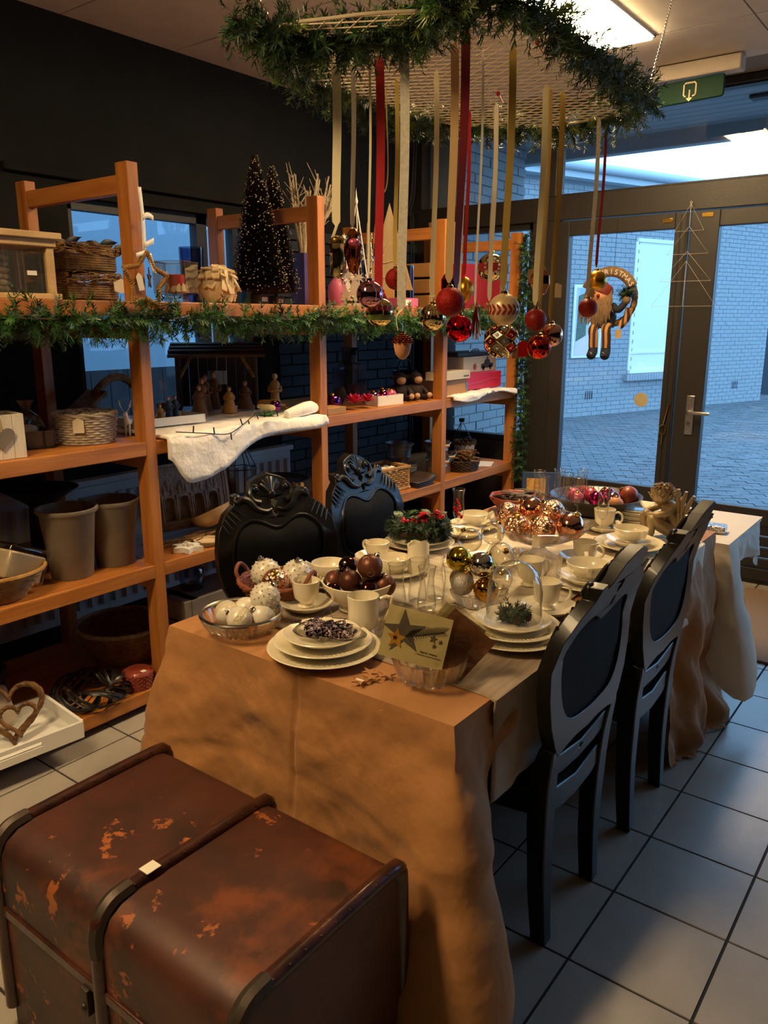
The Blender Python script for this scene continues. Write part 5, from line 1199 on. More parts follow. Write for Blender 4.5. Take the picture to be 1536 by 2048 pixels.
# bottle, fret tree, wooden tree
o = thing('pink_bottle', 'pink tinted glass bottle beside the shelf post', 'bottle', (-2.10, 1.60, S1)); MB().lathe([(0, .003), (.042, 0), (.045, .01), (.045, .10), (.03, .125), (.018, .14), (.018, .19), (.022, .20), (.02, .2), (.016, .14), (0, .1)], 26).build('vessel', 'candle_pink', o, smooth=60)
def spruce(s, tiers=4): 
    L = [(0, 1.0)]; 
    for k in range(tiers): w = .12+.11*k; z = .80-.2*k; L += [(w, z), (w*.5, z+.01)]
    L += [(.06, .18), (.06, 0)]; return [(x*s, z*s) for x, z in L]+[(-x*s, z*s) for x, z in reversed(L[1:])]
o = thing('fretwork_tree', 'white fretwork tree cone with snowflakes and little trees cut out', 'ornament', (-2.02, 1.665, S1), 0)
for q in range(3):
    MB().tube([(.095*math.cos(2*PI*q/3), .095*math.sin(2*PI*q/3), 0), (0, 0, .50)], .0035, 5).build('edge_rod', 'fret_white', o)
    fm = RZ(2*PI*q/3+PI/3+PI/2) @ T(0, -.047, 0) @ RX(PI/2+.094)
    b = MB(); 
    for poly, x, z in ((spruce(.12), 0, .20), (star_poly(8, .032, .012), -.035, .15), (star_poly(8, .032, .012), .02, .14), (spruce(.12), .0, .03), (spruce(.10), .055, .01), (spruce(.09), -.05, .01), (star_poly(6, .02, .008), 0, .345)): b.prism([(px+x, pz+z) for px, pz in poly], .003)
    b.prism([(-.035, .19), (.035, .19), (.032, .215), (.05, .235), (.04, .24), (.02, .222), (-.03, .22), (-.04, .235)], .003); b.prism([(-.078, 0), (.078, 0), (.074, .014), (-.074, .014)], .003)
    b.build('cutout_side', 'fret_white', o, M=fm, smooth=0)
MB().lathe([(0, .49), (.006, .495), (.009, .51), (.004, .53), (0, .575)], 10).build('spire', 'fret_white', o)
o = thing('wooden_tree', 'flat grey-brown wooden tree on a block stand', 'ornament', (-2.16, 2.13, S1), .65); MB().prism([(-.135, 0), (.135, 0), (0, .47)], .022, T(0, .011, .095) @ RX(PI/2)).build('tree_panel', 'slate_wood', o, bevel=.003, smooth=0); MB().box(-.03, .03, -.03, .03, 0, .10).build('stand', 'box_wood', o, bevel=.003)
MB().tube(catmull([(-.11, -.014, .19), (-.03, -.016, .165), (.05, -.016, .18), (.06, -.014, .26), (-.04, -.016, .245), (-.02, -.016, .32), (.02, -.016, .38)], 5), .0018, 5).build('cord', 'wood_pale', o)
o = thing('candle_box', 'pale pink carton lying by the wooden tree', 'box', (-2.05, 2.10, S1)); MB().box(-.05, .05, -.09, .09, 0, .05).build('carton', 'candle_pink', o, bevel=.002); MB().box(.0502, .0508, -.07, .02, .01, .04).build('label', 'paper_white', o, smooth=0)
for k, (x, y, h, r, lb) in enumerate(((-2.45, 2.30, .30, .05, 'tall smoky cylinder vase left of the middle shelf post'), (-2.35, 2.55, .26, .055, 'shorter smoky cylinder vase behind the middle shelf post'))):
    o = thing('cylinder_vase', lb, 'vase', (x, y, S1)); MB().lathe([(0, .003), (r, 0), (r, h), (r-.003, h), (r-.003, .01), (0, .01)], 28).build('vessel', 'smoke_glass', o, smooth=60)
for k in range(4):
    o = thing('dried_stalk', ['thin dried stalk, leftmost in the smoky vase', 'thin dried stalk leaning left in the smoky vase', 'thin dried stalk leaning right in the smoky vase', 'thin dried stalk, rightmost in the smoky vase'][k], 'twigs', (-2.45, 2.28+.014*k, S1+.012)); MB().tube(catmull([(0, 0, 0), (.01*k, .03*k-.05, .25), (.02, .06*k-.08, .48)], 4), .003, 5).build('stalk', 'twig', o)
o = thing('red_case', 'red lacquered box with gold lines on the top shelf by the window', 'box', (-2.10, 2.98, S1)); MB().box(-.07, .07, -.24, .24, 0, .27).build('case', 'box_red', o, bevel=.006)
for k in range(6): MB().box(.0702, .0712, -.06+k*.032, -.058+k*.032, .03, .25).build('gold_line', 'brass', o, smooth=0)
o = thing('paper_sack', 'crumpled kraft paper sack on a wooden crate by the window', 'bag', (-2.42, 3.10, S1+.29)); MB().lathe([(0, 0), (.09, 0), (.10, .05), (.10, .2), (.112, .27), (.108, .27), (.095, .2), (0, .02)], 20, mod=lambda a, j, r, z: 1+.06*math.sin(a*7+z*20)).build('sack', 'paper_kraft', o, smooth=40)
o = thing('wooden_crate', 'plain wooden crate under the paper sack', 'crate', (-2.42, 2.98, S1)); 
for z in (0, .10, .20): MB().box(-.11, .11, -.22, .22, z, z+.085).build('slat', 'box_wood', o, bevel=.003)
# --- garland along the shelf edge and down the last post
rg = random.Random(61)
garland('shelf_garland', 'green fir garland strung along the top shelf edge', [(-1.905, -.62, 1.565), (-1.90, -.3, 1.575), (-1.885, .0, 1.57), (-1.89, .27, 1.575), (-1.89, .6, 1.575), (-1.895, .95, 1.57), (-1.89, 1.3, 1.578), (-1.895, 1.7, 1.565), (-1.89, 2.1, 1.56), (-1.90, 2.36, 1.57), (-1.90, 2.75, 1.60), (-1.90, 3.2, 1.60)],
        ['needle_green', 'needle_dark', 'needle_green', 'needle_green'], 240, .085, .028, 36, rg, droop=.85, w=.002, spread=.6)
garland('post_garland', 'dark green fir garland wound down the rearmost shelf post', [(-1.88, 3.20, 2.09), (-1.86, 3.22, 1.9), (-1.895, 3.26, 1.7), (-1.87, 3.23, 1.45), (-1.89, 3.27, 1.2), (-1.87, 3.24, .95), (-1.88, 3.26, .7), (-1.87, 3.25, .50)],
        ['needle_dark', 'needle_dark', 'needle_green'], 280, .058, .025, 24, rg, droop=.2, w=.0016, spread=.6)
# --- second shelf
o = thing('heart_planter', 'white plank planter box with a grey wooden heart', 'box', (-2.04, -.285, S2), -.12)
for k in range(4): MB().box(.062, .07, -.08+k*.04+.0006, -.04+k*.04-.0006, 0, .15).build('plank', 'plank_white', o, smooth=0, bevel=.001)
for k in range(4): MB().box(-.07, -.062, -.08+k*.04+.0006, -.04+k*.04-.0006, 0, .15).build('plank', 'plank_white', o, smooth=0, bevel=.001)
for s in (-1, 1): MB().box(-.062, .062, s*.076-.004, s*.076+.004, 0, .15).build('side', 'plank_white', o, smooth=0)
MB().box(-.062, .062, -.072, .072, .01, .09).build('filling', 'wood_dark', o, smooth=0)
MB().prism(heart_poly(.085), .007, T(.072, .0, .075) @ RZ(PI/2) @ RX(PI/2)).build('heart', 'wood_grey', o, smooth=0); MB().tube(catmull([(.066, .005, .15), (.074, .0, .12), (.078, 0, .10)], 3), .002, 5).build('cord', 'wicker_tan', o)
o = thing('brick_mould', 'dark wooden brick mould with cellophane bag on the second shelf', 'box', (-2.17, -.105, S2), -.3); MB().box(-.07, .07, -.085, .085, 0, .012).box(.06, .07, -.085, .085, 0, .065).box(-.07, -.06, -.085, .085, 0, .065).box(-.06, .06, -.085, -.075, 0, .065).box(-.06, .06, .075, .085, 0, .065).build('mould', 'wood_dark', o, bevel=.002); MB().box(.0702, .0715, .048, .056, 0, .065).build('iron_band', 'black_thing', o, smooth=0)
o = thing('cellophane_bag', 'crinkled cellophane bag sticking out of the brick mould', 'bag', (-2.17, -.09, S2+.014)); b = MB(); b.lathe([(0, 0), (.045, .01), (.055, .06), (.045, .10), (.012, .125), (.03, .16), (.028, .16), (.0, .12)], 14, mod=lambda a, j, r, z: 1+.16*math.sin(a*5+j*1.7)); b.build('bag', 'cellophane', o, smooth=0); MB().sphere((0, .0, .045), .038, 12, 8, (1, 1, .7)).build('contents', 'cellophane_stuff', o)
o = thing('grey_wicker_basket', 'round grey wicker basket filled with curls, tag on its front', 'basket', (-2.115, .115, S2)); b = MB(); weave(b, .10, .112, .105, 11, 15, .0062); b.build('woven_body', 'wicker_grey', o); MB().lathe([(0, .0), (.10, .0), (.10, .01), (0, .01)], 24).build('base', 'wicker_grey', o)
for k in range(2): MB().tube([((.113+.005*math.sin(i*.8+k*PI))*math.cos(2*PI*i/48), (.113+.005*math.sin(i*.8+k*PI))*math.sin(2*PI*i/48), .11+.005*math.cos(i*.8+k*PI)) for i in range(48)], .006, 6, True).build('rim', 'wicker_grey', o)
MB().prism([(-.02, -.045), (.02, -.045), (.02, .0), (0, .012), (-.02, 0)], .0015, T(.085, -.085, .095) @ RZ(PI/2-.8) @ RX(PI/2)).build('tag', 'tag', o, smooth=0)
rr = random.Random(71); b = MB()
for k in range(60): a, q = rr.uniform(0, 2*PI), rr.random()**.5*.09; p = Vector((q*math.cos(a), q*math.sin(a), .105)); b.tube([tuple(p), tuple(p+Vector((rr.gauss(0, .012), rr.gauss(0, .012), .012))), tuple(p+Vector((rr.gauss(0, .02), rr.gauss(0, .02), .006)))], .0045, 5)
o2 = b.build('wood_curls', 'wicker_grey'); o2.location = (-2.115, .115, S2); tag(o2, 'pale wood curls filling the grey wicker basket', 'curls', kind='stuff')
o = thing('white_reindeer', 'small white reindeer figure half hidden behind the shelf post', 'figurine', (-2.14, .325, S2), -.9)
MB().tube(catmull([(-.03, 0, .055), (0, 0, .055), (.025, 0, .06), (.035, 0, .09), (.05, 0, .088)], 4), [.012, .014, .015, .015, .015, .015, .014, .013, .012, .011, .009, .009, .009, .01, .009, .008, .006], 9).build('body', 'paper_white', o)
for sx in (-.025, .022):
    for sy in (-.008, .008): MB().tube([(sx, sy, .05), (sx, sy, 0)], [.005, .003], 6).build('leg', 'paper_white', o)
for s in (-1, 1): MB().tube([(.034, s*.004, .097), (.03, s*.02, .12), (.034, s*.024, .145)], .002, 5).tube([(.031, s*.016, .115), (.042, s*.02, .13)], .0016, 4).build('antler', 'paper_white', o)
# cotton snow blanket hanging over the front
def snow(name, label, y0, y1, x0, drop, zt, seed):
    b = MB(); tot = (XF-x0)+.03
    def fn(u, v):
        y = y0+(y1-y0)*u; L = tot+drop(u); s = L*v; e = .010*noise.noise((y*14, s*14, seed))+.004*noise.noise((y*50, s*50, seed))
        if s < tot: return (x0+s, y, zt+.009+e)
        d = s-tot; return (XF+.03+.012*math.sin(u*8)+e, y+.02*noise.noise((s*10, y*5, 3))*d*6, zt+.009-d)
    b.grid(60, 34, fn); o = b.build(name, 'cotton', solid=.014, smooth=80); return tag(o, label, 'snow blanket')
snow('cotton_blanket', 'white cotton snow blanket hanging over the nativity shelf', .33, 1.27, -2.52, lambda u: .155*(1-sm(.0, .9, u))+.03+.02*math.sin(u*9)-.10*sm(.10, .0, u), S2, 5)
snow('cotton_strip', 'short strip of cotton snow on the shelf by the window', 2.44, 3.20, -2.10, lambda u: .02+.02*math.sin(u*7), S2, 9)
b = MB(); b.tube(catmull([(-1.95, 1.05, S2+.03), (-1.94, 1.14, S2+.045), (-1.95, 1.21, S2+.05), (-1.97, 1.27, S2+.04)], 5), [.02+.012*math.sin(i*.2) for i in range(16)], 10); tag(b.build('cotton_roll', 'cotton'), 'rolled end of cotton snow at the second shelf post', 'snow blanket')
ZN = S2+.024
o = thing('white_tray', 'white low box carrying small nativity kings', 'tray', (-2.19, .52, ZN), -.10); MB().box(-.09, .09, -.17, .17, 0, .01).build('base', 'paint_white', o); 
for a in ((-.09, -.084, -.17, .17), (.084, .09, -.17, .17), (-.09, .09, -.17, -.164), (-.09, .09, .164, .17)): MB().box(*a, .01, .035).build('side', 'paint_white', o, smooth=0)
def figure(p, h, label, m, rz=0., kind='stand', veil=None):
    o = thing('nativity_figure', label, 'figurine', p, rz, 'nativity figures', (h, h, h)); 
    if kind == 'stand': prof = [(0, 0), (.17, 0), (.16, .08), (.12, .35), (.13, .55), (.15, .68), (.11, .76), (.05, .80), (0, .80)]
    else: prof = [(0, 0), (.26, 0), (.26, .08), (.20, .28), (.15, .45), (.17, .60), (.13, .70), (.05, .75), (0, .75)]
    part('robe', cached(('robe', m, kind), lambda: MB().lathe(prof, 16, mod=lambda a, j, r, z: 1+.06*math.sin(a*7)*(z < .5)).mesh('robe', m, 60)), o)
    hz = .88 if kind == 'stand' else .83
    part('head', cached(('head', hz), lambda: MB().sphere((.01, 0, hz), .075, 12, 9, (1, .9, 1.15)).mesh('head', 'skin', 180)), o)
    part('hair', cached(('hair', hz, veil), lambda: MB().sphere((-.012, 0, hz+.02), .082, 12, 9, (1, 1, 1.1)).mesh('hair', veil or 'figure_brown', 180)), o)
    part('arms', cached(('arms', m, hz), lambda: MB().tube(catmull([(0, -.15, .62), (.08, -.17, .5), (.16, -.03, .52), (.16, .03, .52), (.08, .17, .5), (0, .15, .62)], 3), .04, 7).mesh('arms', m)), o)
    return o
for k, (x, y, h, m, kd, lb) in enumerate(((-2.17, .40, .115, 'figure_brown', 'stand', 'small king in brown at the left of the white tray'), (-2.15, .45, .07, 'figure_blue', 'kneel', 'small kneeling king with gold crown in the white tray'), (-2.16, .50, .08, 'figure_ochre', 'kneel', 'small kneeling figure in ochre in the white tray'), (-2.18, .56, .105, 'figure_blue', 'stand', 'small standing figure in blue in the white tray'), (-2.20, .61, .105, 'figure_blue', 'stand', 'small standing figure in dark blue at the right of the white tray'))): figure((x, y, ZN+.011), h, lb, m, -.7, kd)
MB().lathe([(.05, .85), (.075, .98), (.0, .93)], 8).build('crown', 'brass', bpy.data.objects['nativity_figure.001'])
o = thing('driftwood_shelter', 'little twisted driftwood shelter behind the shelf post', 'stable', (-2.46, .50, S2+.024)); MB().tube(catmull([(0, -.12, 0), (0, -.11, .12), (0, 0, .19), (0, .1, .13), (0, .13, 0)], 5), .018, 7).build('arch', 'bark', o); MB().box(-.08, .06, -.15, .0, .15, .165, RX(.6)).build('roof_board', 'bark', o)
# stable
o = thing('nativity_stable', 'dark wooden nativity stable with plank roof and small window', 'stable', (-2.45, 1.08, S2+.024), .85)
for k in range(8):
    x0 = -.19+k*.0475
    if k in (3, 4):
        MB().box(x0, x0+.045, .12, .13, 0, .11).build('back_plank', 'wood_dark', o, smooth=0); MB().box(x0, x0+.045, .12, .13, .18, .27).build('back_plank', 'wood_dark', o, smooth=0)
    else: MB().box(x0, x0+.045, .12, .13, 0, .27).build('back_plank', 'wood_dark', o, smooth=0)
for x in (-.19, .185):
    MB().tube([(x, -.10, 0), (x, -.10, .27)], .010, 7).build('post', 'wood_dark', o); MB().tube([(x*.95, -.105, .16), (x*.62, -.105, .27)], .009, 6).build('brace', 'bark', o)
for k in range(6): MB().box(-.23, .23, -.16+k*.055, -.107+k*.055, -.006, .006, T(0, 0, .285+.012*(k % 2)) @ RX(.12)).build('roof_plank', 'wood_dark', o, smooth=0)
MB().box(-.19, -.18, -.1, .12, 0, .27).build('side_plank', 'wood_dark', o, smooth=0)
F = [(-2.30, .83, .15, 'figure_brown', 'kneel', 'kneeling shepherd at the left before the stable'), (-2.36, .90, .17, 'figure_brown', 'stand', 'standing shepherd at the left within the stable'), (-2.42, .97, .18, 'figure_brown', 'stand', 'standing figure deep in the stable'), (-2.45, 1.05, .19, 'figure_brown', 'stand', 'tall figure at the back of the stable'), (-2.26, .98, .135, 'figure_ochre', 'kneel', 'kneeling ochre figure in the middle before the stable'), (-2.33, 1.15, .15, 'figure_brown', 'kneel', 'kneeling figure right of the middle before the stable'), (-2.24, 1.27, .175, 'figure_ochre', 'stand', 'standing veiled figure in ochre at the right of the stable')]
for x, y, h, m, kd, lb in F: figure((x, y, ZN), h, lb, m, -.8, kd, 'figure_cream' if 'veiled' in lb else None)
def beast(p, label, m, L, rz, base=None):
    o = thing('animal_figure', label, 'figurine', p, rz, 'nativity animals', (L, L, L)); MB().tube(catmull([(-.5, 0, .33), (-.2, 0, .36), (.15, 0, .36), (.38, 0, .42), (.55, 0, .38)], 4), [.10, .13, .16, .18, .18, .18, .18, .18, .17, .17, .16, .14, .12, .11, .11, .10, .06], 10).build('body', m, o)
    for sx in (-.32, .22):
        for sy in (-.09, .09): MB().tube([(sx, sy, .3), (sx, sy, .04)], [.06, .035], 6).build('leg', m, o)
    for s in (-1, 1): MB().sphere((.40, s*.1, .5), .05, 6, 5, (.6, 1.2, .6)).build('ear', m, o)
    if base: MB().lathe([(0, 0), (.55, 0), (.5, .06), (0, .07)], 16).build('base', base, o)
    return o
beast((-2.40, .70, ZN), 'lying brown ox at the left of the stable', 'figure_brown', .13, -.4); beast((-2.08, 1.05, ZN), 'white sheep standing on a green base before the stable', 'figure_cream', .085, PI+.4, 'grass_green')
beast((-2.18, 1.16, ZN), 'brown donkey lying behind the white sheep', 'figure_ochre', .10, .6)
o = thing('manger', 'tiny manger basket with child at the front of the nativity', 'figurine', (-2.12, 1.20, ZN)); MB().lathe([(0, .0), (.022, 0), (.03, .02), (.026, .02), (0, .008)], 12).build('basket', 'wicker_brown', o); MB().sphere((0, 0, .024), .013, 8, 6, (1, 1.5, .8)).build('child', 'figure_ochre', o)
rr = random.Random(81); b = MB(); pts = catmull([(-1.885, .36, S2+.03), (-1.88, .5, S2+.01), (-1.872, .62, S2-.005), (-1.885, .72, S2+.025), (-1.93, .8, S2+.037), (-2.0, .9, S2+.04), (-2.03, 1.0, S2+.04), (-2.02, 1.1, S2+.042), (-2.0, 1.2, S2+.055)], 8); b.tube(pts, .0022, 5)
for k in range(5, len(pts), 6): p = pts[k]; b.tube([tuple(p), tuple(p+Vector((.004, rr.uniform(-.02, .02), rr.choice((-1, 1))*.028)))], .003, 5)
o = thing('light_string', 'dark string of small lights trailing over the cotton snow', 'lights', (-1.95, .36, S2+.03)); b.v = [(x+1.95, y-.36, z-S2-.03) for x, y, z in b.v]; b.build('cable', 'black_wire', o)
# baubles, bows and trinkets on the bay behind the second post
def bow(p, label, m, s):
    o = thing('gift_bow', label, 'bow', p); 
    me = cached(('bow', m), lambda: MB().prism([(0, -.006), (.042, -.012), (.055, 0), (.042, .012), (0, .006)], .0015).mesh('loop', m, 0))
    for k in range(22): part('loop', me, o, T(0, 0, .022) @ RZ(k*2.4) @ RY(-.15-1.2*(k/22)) @ S(s, s, s))
    return o
for p, r, m, lb in (((-2.10, 1.13, ZN+.03), .028, 'purple_mirror', 'purple bauble left of the second shelf post'), ((-2.06, 1.40, S2+.032), .03, 'purple_mirror', 'dark purple bauble right of the second shelf post'), ((-2.07, 1.52, S2+.045), .045, 'purple_mirror', 'large purple glitter bauble on the second shelf'), ((-2.15, 1.46, S2+.03), .03, 'magenta_mirror', 'magenta bauble behind the purple ones')): bauble(p, r, m, lb, 'purple and magenta baubles on the second shelf', (.5, .3))
bow((-2.01, 1.62, S2+.012), 'bright red star gift bow beside the pink baubles', 'box_pink', 1.0); bow((-2.0, 1.72, S2+.012), 'second red star gift bow behind the pink bauble tray', 'box_pink', .9)
o = thing('small_carton', 'small brown glossy carton at the second shelf post', 'box', (-1.985, 1.40, S2)); MB().box(-.05, .05, -.075, .065, 0, .035).build('carton', 'box_wood', o, bevel=.002)
o = thing('pine_cone', 'large dark pine cone before the glass bottle', 'pine cone', (-2.24, 1.78, S2+.055))
sm_ = MB().prism([(-.012, 0), (.012, 0), (.014, .02), (0, .032), (-.014, .02)], .003).mesh('scale', 'pine_cone', 0); MB().sphere((0, 0, 0), .035, 10, 8, (1, 1, 1.3)).build('core', 'pine_cone', o)
for k in range(60): z = -.9+1.8*k/59; a = k*2.4; q = math.sqrt(1-z*z); part('scale', sm_, o, T(.034*q*math.cos(a), .034*q*math.sin(a), .045*z) @ RZ(a+PI/2) @ RX(-.5+.3*z))
o = thing('square_bottle', 'large clear square glass bottle with wide neck on the second shelf', 'bottle', (-2.42, 2.08, S2)); MB().lathe([(0, .004), (.10, 0), (.105, .01), (.105, .18), (.09, .20), (.045, .215), (.045, .28), (.06, .30), (.056, .30), (.04, .28), (.04, .21), (.0, .19)], 4, RZ(PI/4+.2)).build('vessel', 'smoke_glass', o, smooth=20, bevel=.01)
for k, (x, y) in enumerate(((-2.40, 2.30), (-2.44, 2.42))):
    c = MB().lathe([(0, 0), (.036, 0), (.036, .075), (.03, .078), (0, .072)], 22).build('tealight_glass', 'candle_red' if k == 0 else 'purple_glass'); c.location = (x-.02, y-.18, S2); tag(c, ('dark red' if k == 0 else 'dark plum')+' votive glass beside the square bottle', 'votive')
o = thing('bauble_tray', 'white carton tray of pink baubles on the second shelf', 'tray', (-2.035, 1.92, S2), -.15); MB().box(-.05, .05, -.10, .10, 0, .006).build('base', 'paper_white', o)
for a in ((-.05, -.046, -.10, .10), (.046, .05, -.10, .10), (-.05, .05, -.10, -.096), (-.05, .05, .096, .10)): MB().box(*a, .006, .055).build('side', 'paper_white', o, smooth=0)
for k, (dx, dy, dz, m, lb) in enumerate(((-.02, -.07, .05, 'rose_mirror', 'rose bauble at the left of the white tray'), (.015, -.03, .05, 'magenta_mirror', 'shiny magenta bauble in the white tray'), (-.02, .01, .06, 'rose_mirror', 'raised rose bauble in the white tray'), (.012, .045, .052, 'pink_satin', 'large satin pink bauble at the right of the white tray'), (-.025, .07, .05, 'rose_mirror', 'rose bauble at the back right of the white tray'))): bauble((-2.035+dx, 1.92+dy, S2+dz), .031, m, lb, 'pink baubles in the white tray', (.4, .2))
def monkey(p, rz, label):
    o = thing('plush_monkey', label, 'plush toy', p, rz); b = MB()
    b.sphere((0, 0, .05), .05, 14, 10, (1, 1, 1.1)); b.sphere((.01, 0, .125), .038, 14, 10)
    for s in (-1, 1): b.tube(catmull([(.02, s*.03, .02), (.06, s*.04, .018), (.085, s*.045, .03)], 3), .016, 8); b.tube(catmull([(0, s*.04, .08), (.04, s*.055, .05), (.055, s*.05, .035)], 3), .012, 8); b.sphere((.0, s*.04, .135), .014, 8, 6)
    b.build('body', 'monkey', o, smooth=180); MB().sphere((.035, 0, .118), .026, 12, 8, (.8, 1.1, .9)).build('muzzle', 'monkey_face', o)
    for s in (-1, 1): MB().sphere((.042, s*.013, .14), .004, 6, 5).build('eye', 'black_thing', o); MB().sphere((.088, s*.045, .03), .017, 8, 6).build('paw', 'monkey_face', o)
monkey((-2.10, 2.15, S2), -.6, 'dark plush monkey at the left beside the bauble tray'); monkey((-2.07, 2.26, S2), -.3, 'dark plush monkey at the right against the post')
o = thing('dark_basket_bag', 'dark handled pot on the second shelf behind the post', 'pot', (-2.40, 2.62, S2)); MB().lathe([(0, 0), (.06, 0), (.08, .14), (.075, .14), (0, .01)], 20).build('pot', 'black_thing', o); MB().tube(catmull([(0, -.075, .13), (0, -.05, .2), (0, .05, .2), (0, .075, .13)], 5), .006, 6).build('handle', 'black_thing', o)
o = thing('cream_carton', 'flat cream carton with small logo lying across the wooden box', 'box', (-2.0, 2.52, S2+.106), .05); MB().box(-.06, .06, -.17, .17, 0, .05).build('carton', 'box_cream', o, bevel=.002); MB().prism(star_poly(5, .012, .006), .0006, T(.0602, -.13, .028) @ RZ(PI/2) @ RX(PI/2)).build('logo', 'paper_white', o, smooth=0)
for k in range(6): MB().box(.0602, .0606, .085+k*.012, .094+k*.012, .012, .022).build('letter', 'ink', o, smooth=0)
o = thing('wooden_box', 'varnished wooden box with clasp under the cream carton', 'box', (-2.06, 2.56, S2+.012), .05); MB().box(-.10, .10, -.13, .13, 0, .09).build('case', 'box_wood', o, bevel=.004); MB().box(.10, .104, .10, .125, .02, .07).build('clasp', 'steel', o, bevel=.001)
o = thing('pink_carton', 'long bright pink carton on the second shelf by the window', 'box', (-2.08, 2.99, S2+.022)); MB().box(-.07, .07, -.27, .21, 0, .105).build('carton', 'box_pink', o, bevel=.002); MB().tube(catmull([(.0712, -.24, .035), (.0712, -.05, .045), (.0712, .08, .06), (.0712, .19, .055)], 4), .003, 4).build('printed_ribbon', 'pink_satin', o)
o = thing('picture_carton', 'cream carton printed with a toy car on the pink carton', 'box', (-2.12, 3.0, S2+.128)); MB().box(-.08, .08, -.24, .18, 0, .10).build('carton', 'box_cream', o, bevel=.002)
b = MB()
for poly in ([(-.02, .02), (.13, .025), (.14, .05), (.10, .055), (.085, .078), (.03, .075), (.015, .052), (-.02, .048)], circ(.016, 14, .01, .022), circ(.016, 14, .10, .026)): b.prism(poly, .0008)
b.build('printed_car', 'ink', o, M=T(.0803, 0, 0) @ RZ(PI/2) @ RX(PI/2), smooth=0); MB().prism(star_poly(7, .03, .015, 0, -.10, .035), .0008).prism(star_poly(9, .022, .008, 0, .06, .085), .0008).build('printed_flowers', 'clay_red', o, M=T(.0803, 0, 0) @ RZ(PI/2) @ RX(PI/2), smooth=0)
o = thing('black_case', 'flat black case on top of the toy car carton', 'box', (-2.14, 2.98, S2+.229)); MB().box(-.08, .08, -.26, .18, 0, .03).build('case', 'black_thing', o, bevel=.005); MB().tube([(.075, -.12, .03), (.075, -.1, .045), (.075, .0, .045), (.075, .02, .03)], .004, 6).build('handle', 'steel', o)
# --- third shelf
o = thing('gift_basket', 'shallow wicker basket of cellophane-wrapped parcels on the third shelf', 'basket', (-2.06, -.335, S3), -.25)
b = MB(); weave(b, .085, .15, .10, 11, 20, .0055, sx=1.0, sy=1.15); b.build('woven_body', 'wicker_tan', o); MB().lathe([(0, .0), (.085, .0), (.085, .01), (0, .01)], 24).build('base', 'wicker_tan', o)
MB().tube([(.152*math.cos(a), .152*1.15*math.sin(a), .104) for a in [2*PI*i/40 for i in range(40)]], .007, 6, True).build('rim', 'wicker_tan', o)
o = thing('wrapped_parcel', 'pale parcel in crinkled cellophane in the gift basket', 'parcel', (-2.07, -.29, S3+.06), .2); MB().box(-.09, .09, -.08, .08, 0, .10, RX(-.45)).build('parcel', 'cellophane_stuff', o, bevel=.008); MB().box(-.098, .098, -.09, .09, -.004, .125, RX(-.45)).build('wrapping', 'cellophane', o, bevel=.012)
o = thing('red_tin', 'bright red lidded tin in the gift basket', 'tin', (-2.0, -.40, S3+.05)); MB().lathe([(0, 0), (.03, 0), (.032, .03), (.036, .03), (.036, .045), (.02, .055), (0, .057)], 24).build('tin', 'plastic_red', o); MB().box(-.012, .012, -.01, .01, .0575, .058).build('sticker', 'paper_white', o, smooth=0)
def flowerpot(x, y, label, r, h):
    o = thing('clay_pot', label, 'pot', (x, y, S3), group='grey clay pots'); MB().lathe([(0, 0), (r*.70, 0), (r*.72, .004), (r*.93, h*.90), (r, h*.93), (r*1.06, h*.96), (r*1.05, h), (r*.97, h), (r*.92, h*.93), (r*.66, .02), (0, .02)], 44).build('pot', 'clay_grey', o, smooth=50); return o
flowerpot(-2.08, -.02, 'tall grey clay flowerpot nearest the gift basket', .108, .27); flowerpot(-2.09, .18, 'tall grey clay flowerpot next to the shelf post', .104, .265)
o = thing('bark_shaving', 'curl of reddish bark in the left clay pot', 'bark', (-2.08, -.01, S3+.021)); MB().tube(catmull([(-.06, 0, .19), (0, .02, .22), (.06, .03, .2)], 4), .012, 6, flat=.3).tube([(0, .02, 0), (0, .02, .21)], .006, 6).build('curl', 'wicker_brown', o)
o = thing('dark_bowl', 'dark shallow bowl standing behind the clay pots', 'bowl', (-2.40, .06, S3)); MB().lathe([(0, .0), (.06, 0), (.05, .22), (.09, .25), (.15, .29), (.145, .29), (.08, .26), (0, .25)], 30).build('bowl', 'black_thing', o)
# relief plaque
o = thing('relief_plaque', 'carved grey-brown plaque with four niches leaning on the third shelf', 'plaque', (-2.17, .66, S3+.035), PI/2-.18); W, H = .40, .30
def niche(cx): return [(cx-.026, .045), (cx+.026, .045), (cx+.026, .135), (cx+.018, .15), (cx, .155), (cx-.018, .15), (cx-.026, .135)]
MB().prism([[(-W/2, 0), (W/2, 0), (W/2, H), (-W/2, H)]]+[list(reversed(niche(-.111+k*.074))) for k in range(4)], .03).build('panel', 'relief_stone', o, M=RX(PI/2-.18) @ T(0, 0, -.03), smooth=0)
MB().box(-W/2+.03, W/2-.03, .03, H-.03, -.036, -.031).build('niche_back', 'relief_stone', o, M=RX(PI/2-.18), smooth=0)
b = MB()
for k in range(25):
    t = k/24; 
    for y in (.014, H-.014): b.sphere((-W/2+.018+(W-.036)*t, y, .0), .0085, 6, 5, (1, .55, .6))
for k in range(18):
    t = k/17
    for x in (-W/2+.014, W/2-.014): b.sphere((x, .02+(H-.04)*t, .0), .0085, 6, 5, (.55, 1, .6))
for k in range(4):
    cx = -.111+k*.074
    for d in (-1, 0, 1): b.sphere((cx+d*.018, .185+.018*(d == 0), .0), .014, 8, 6, (.8, 1.9, .35))
    b.tube([(x, y, 0) for x, y in niche(cx)], .004, 5, True)
for k in range(5): b.tube([(-.148+k*.074, .04, 0), (-.148+k*.074, .16, 0)], .006, 6)
b.tube([(-W/2+.028, .028, 0), (W/2-.028, .028, 0), (W/2-.028, H-.028, 0), (-W/2+.028, H-.028, 0)], .004, 5, True)
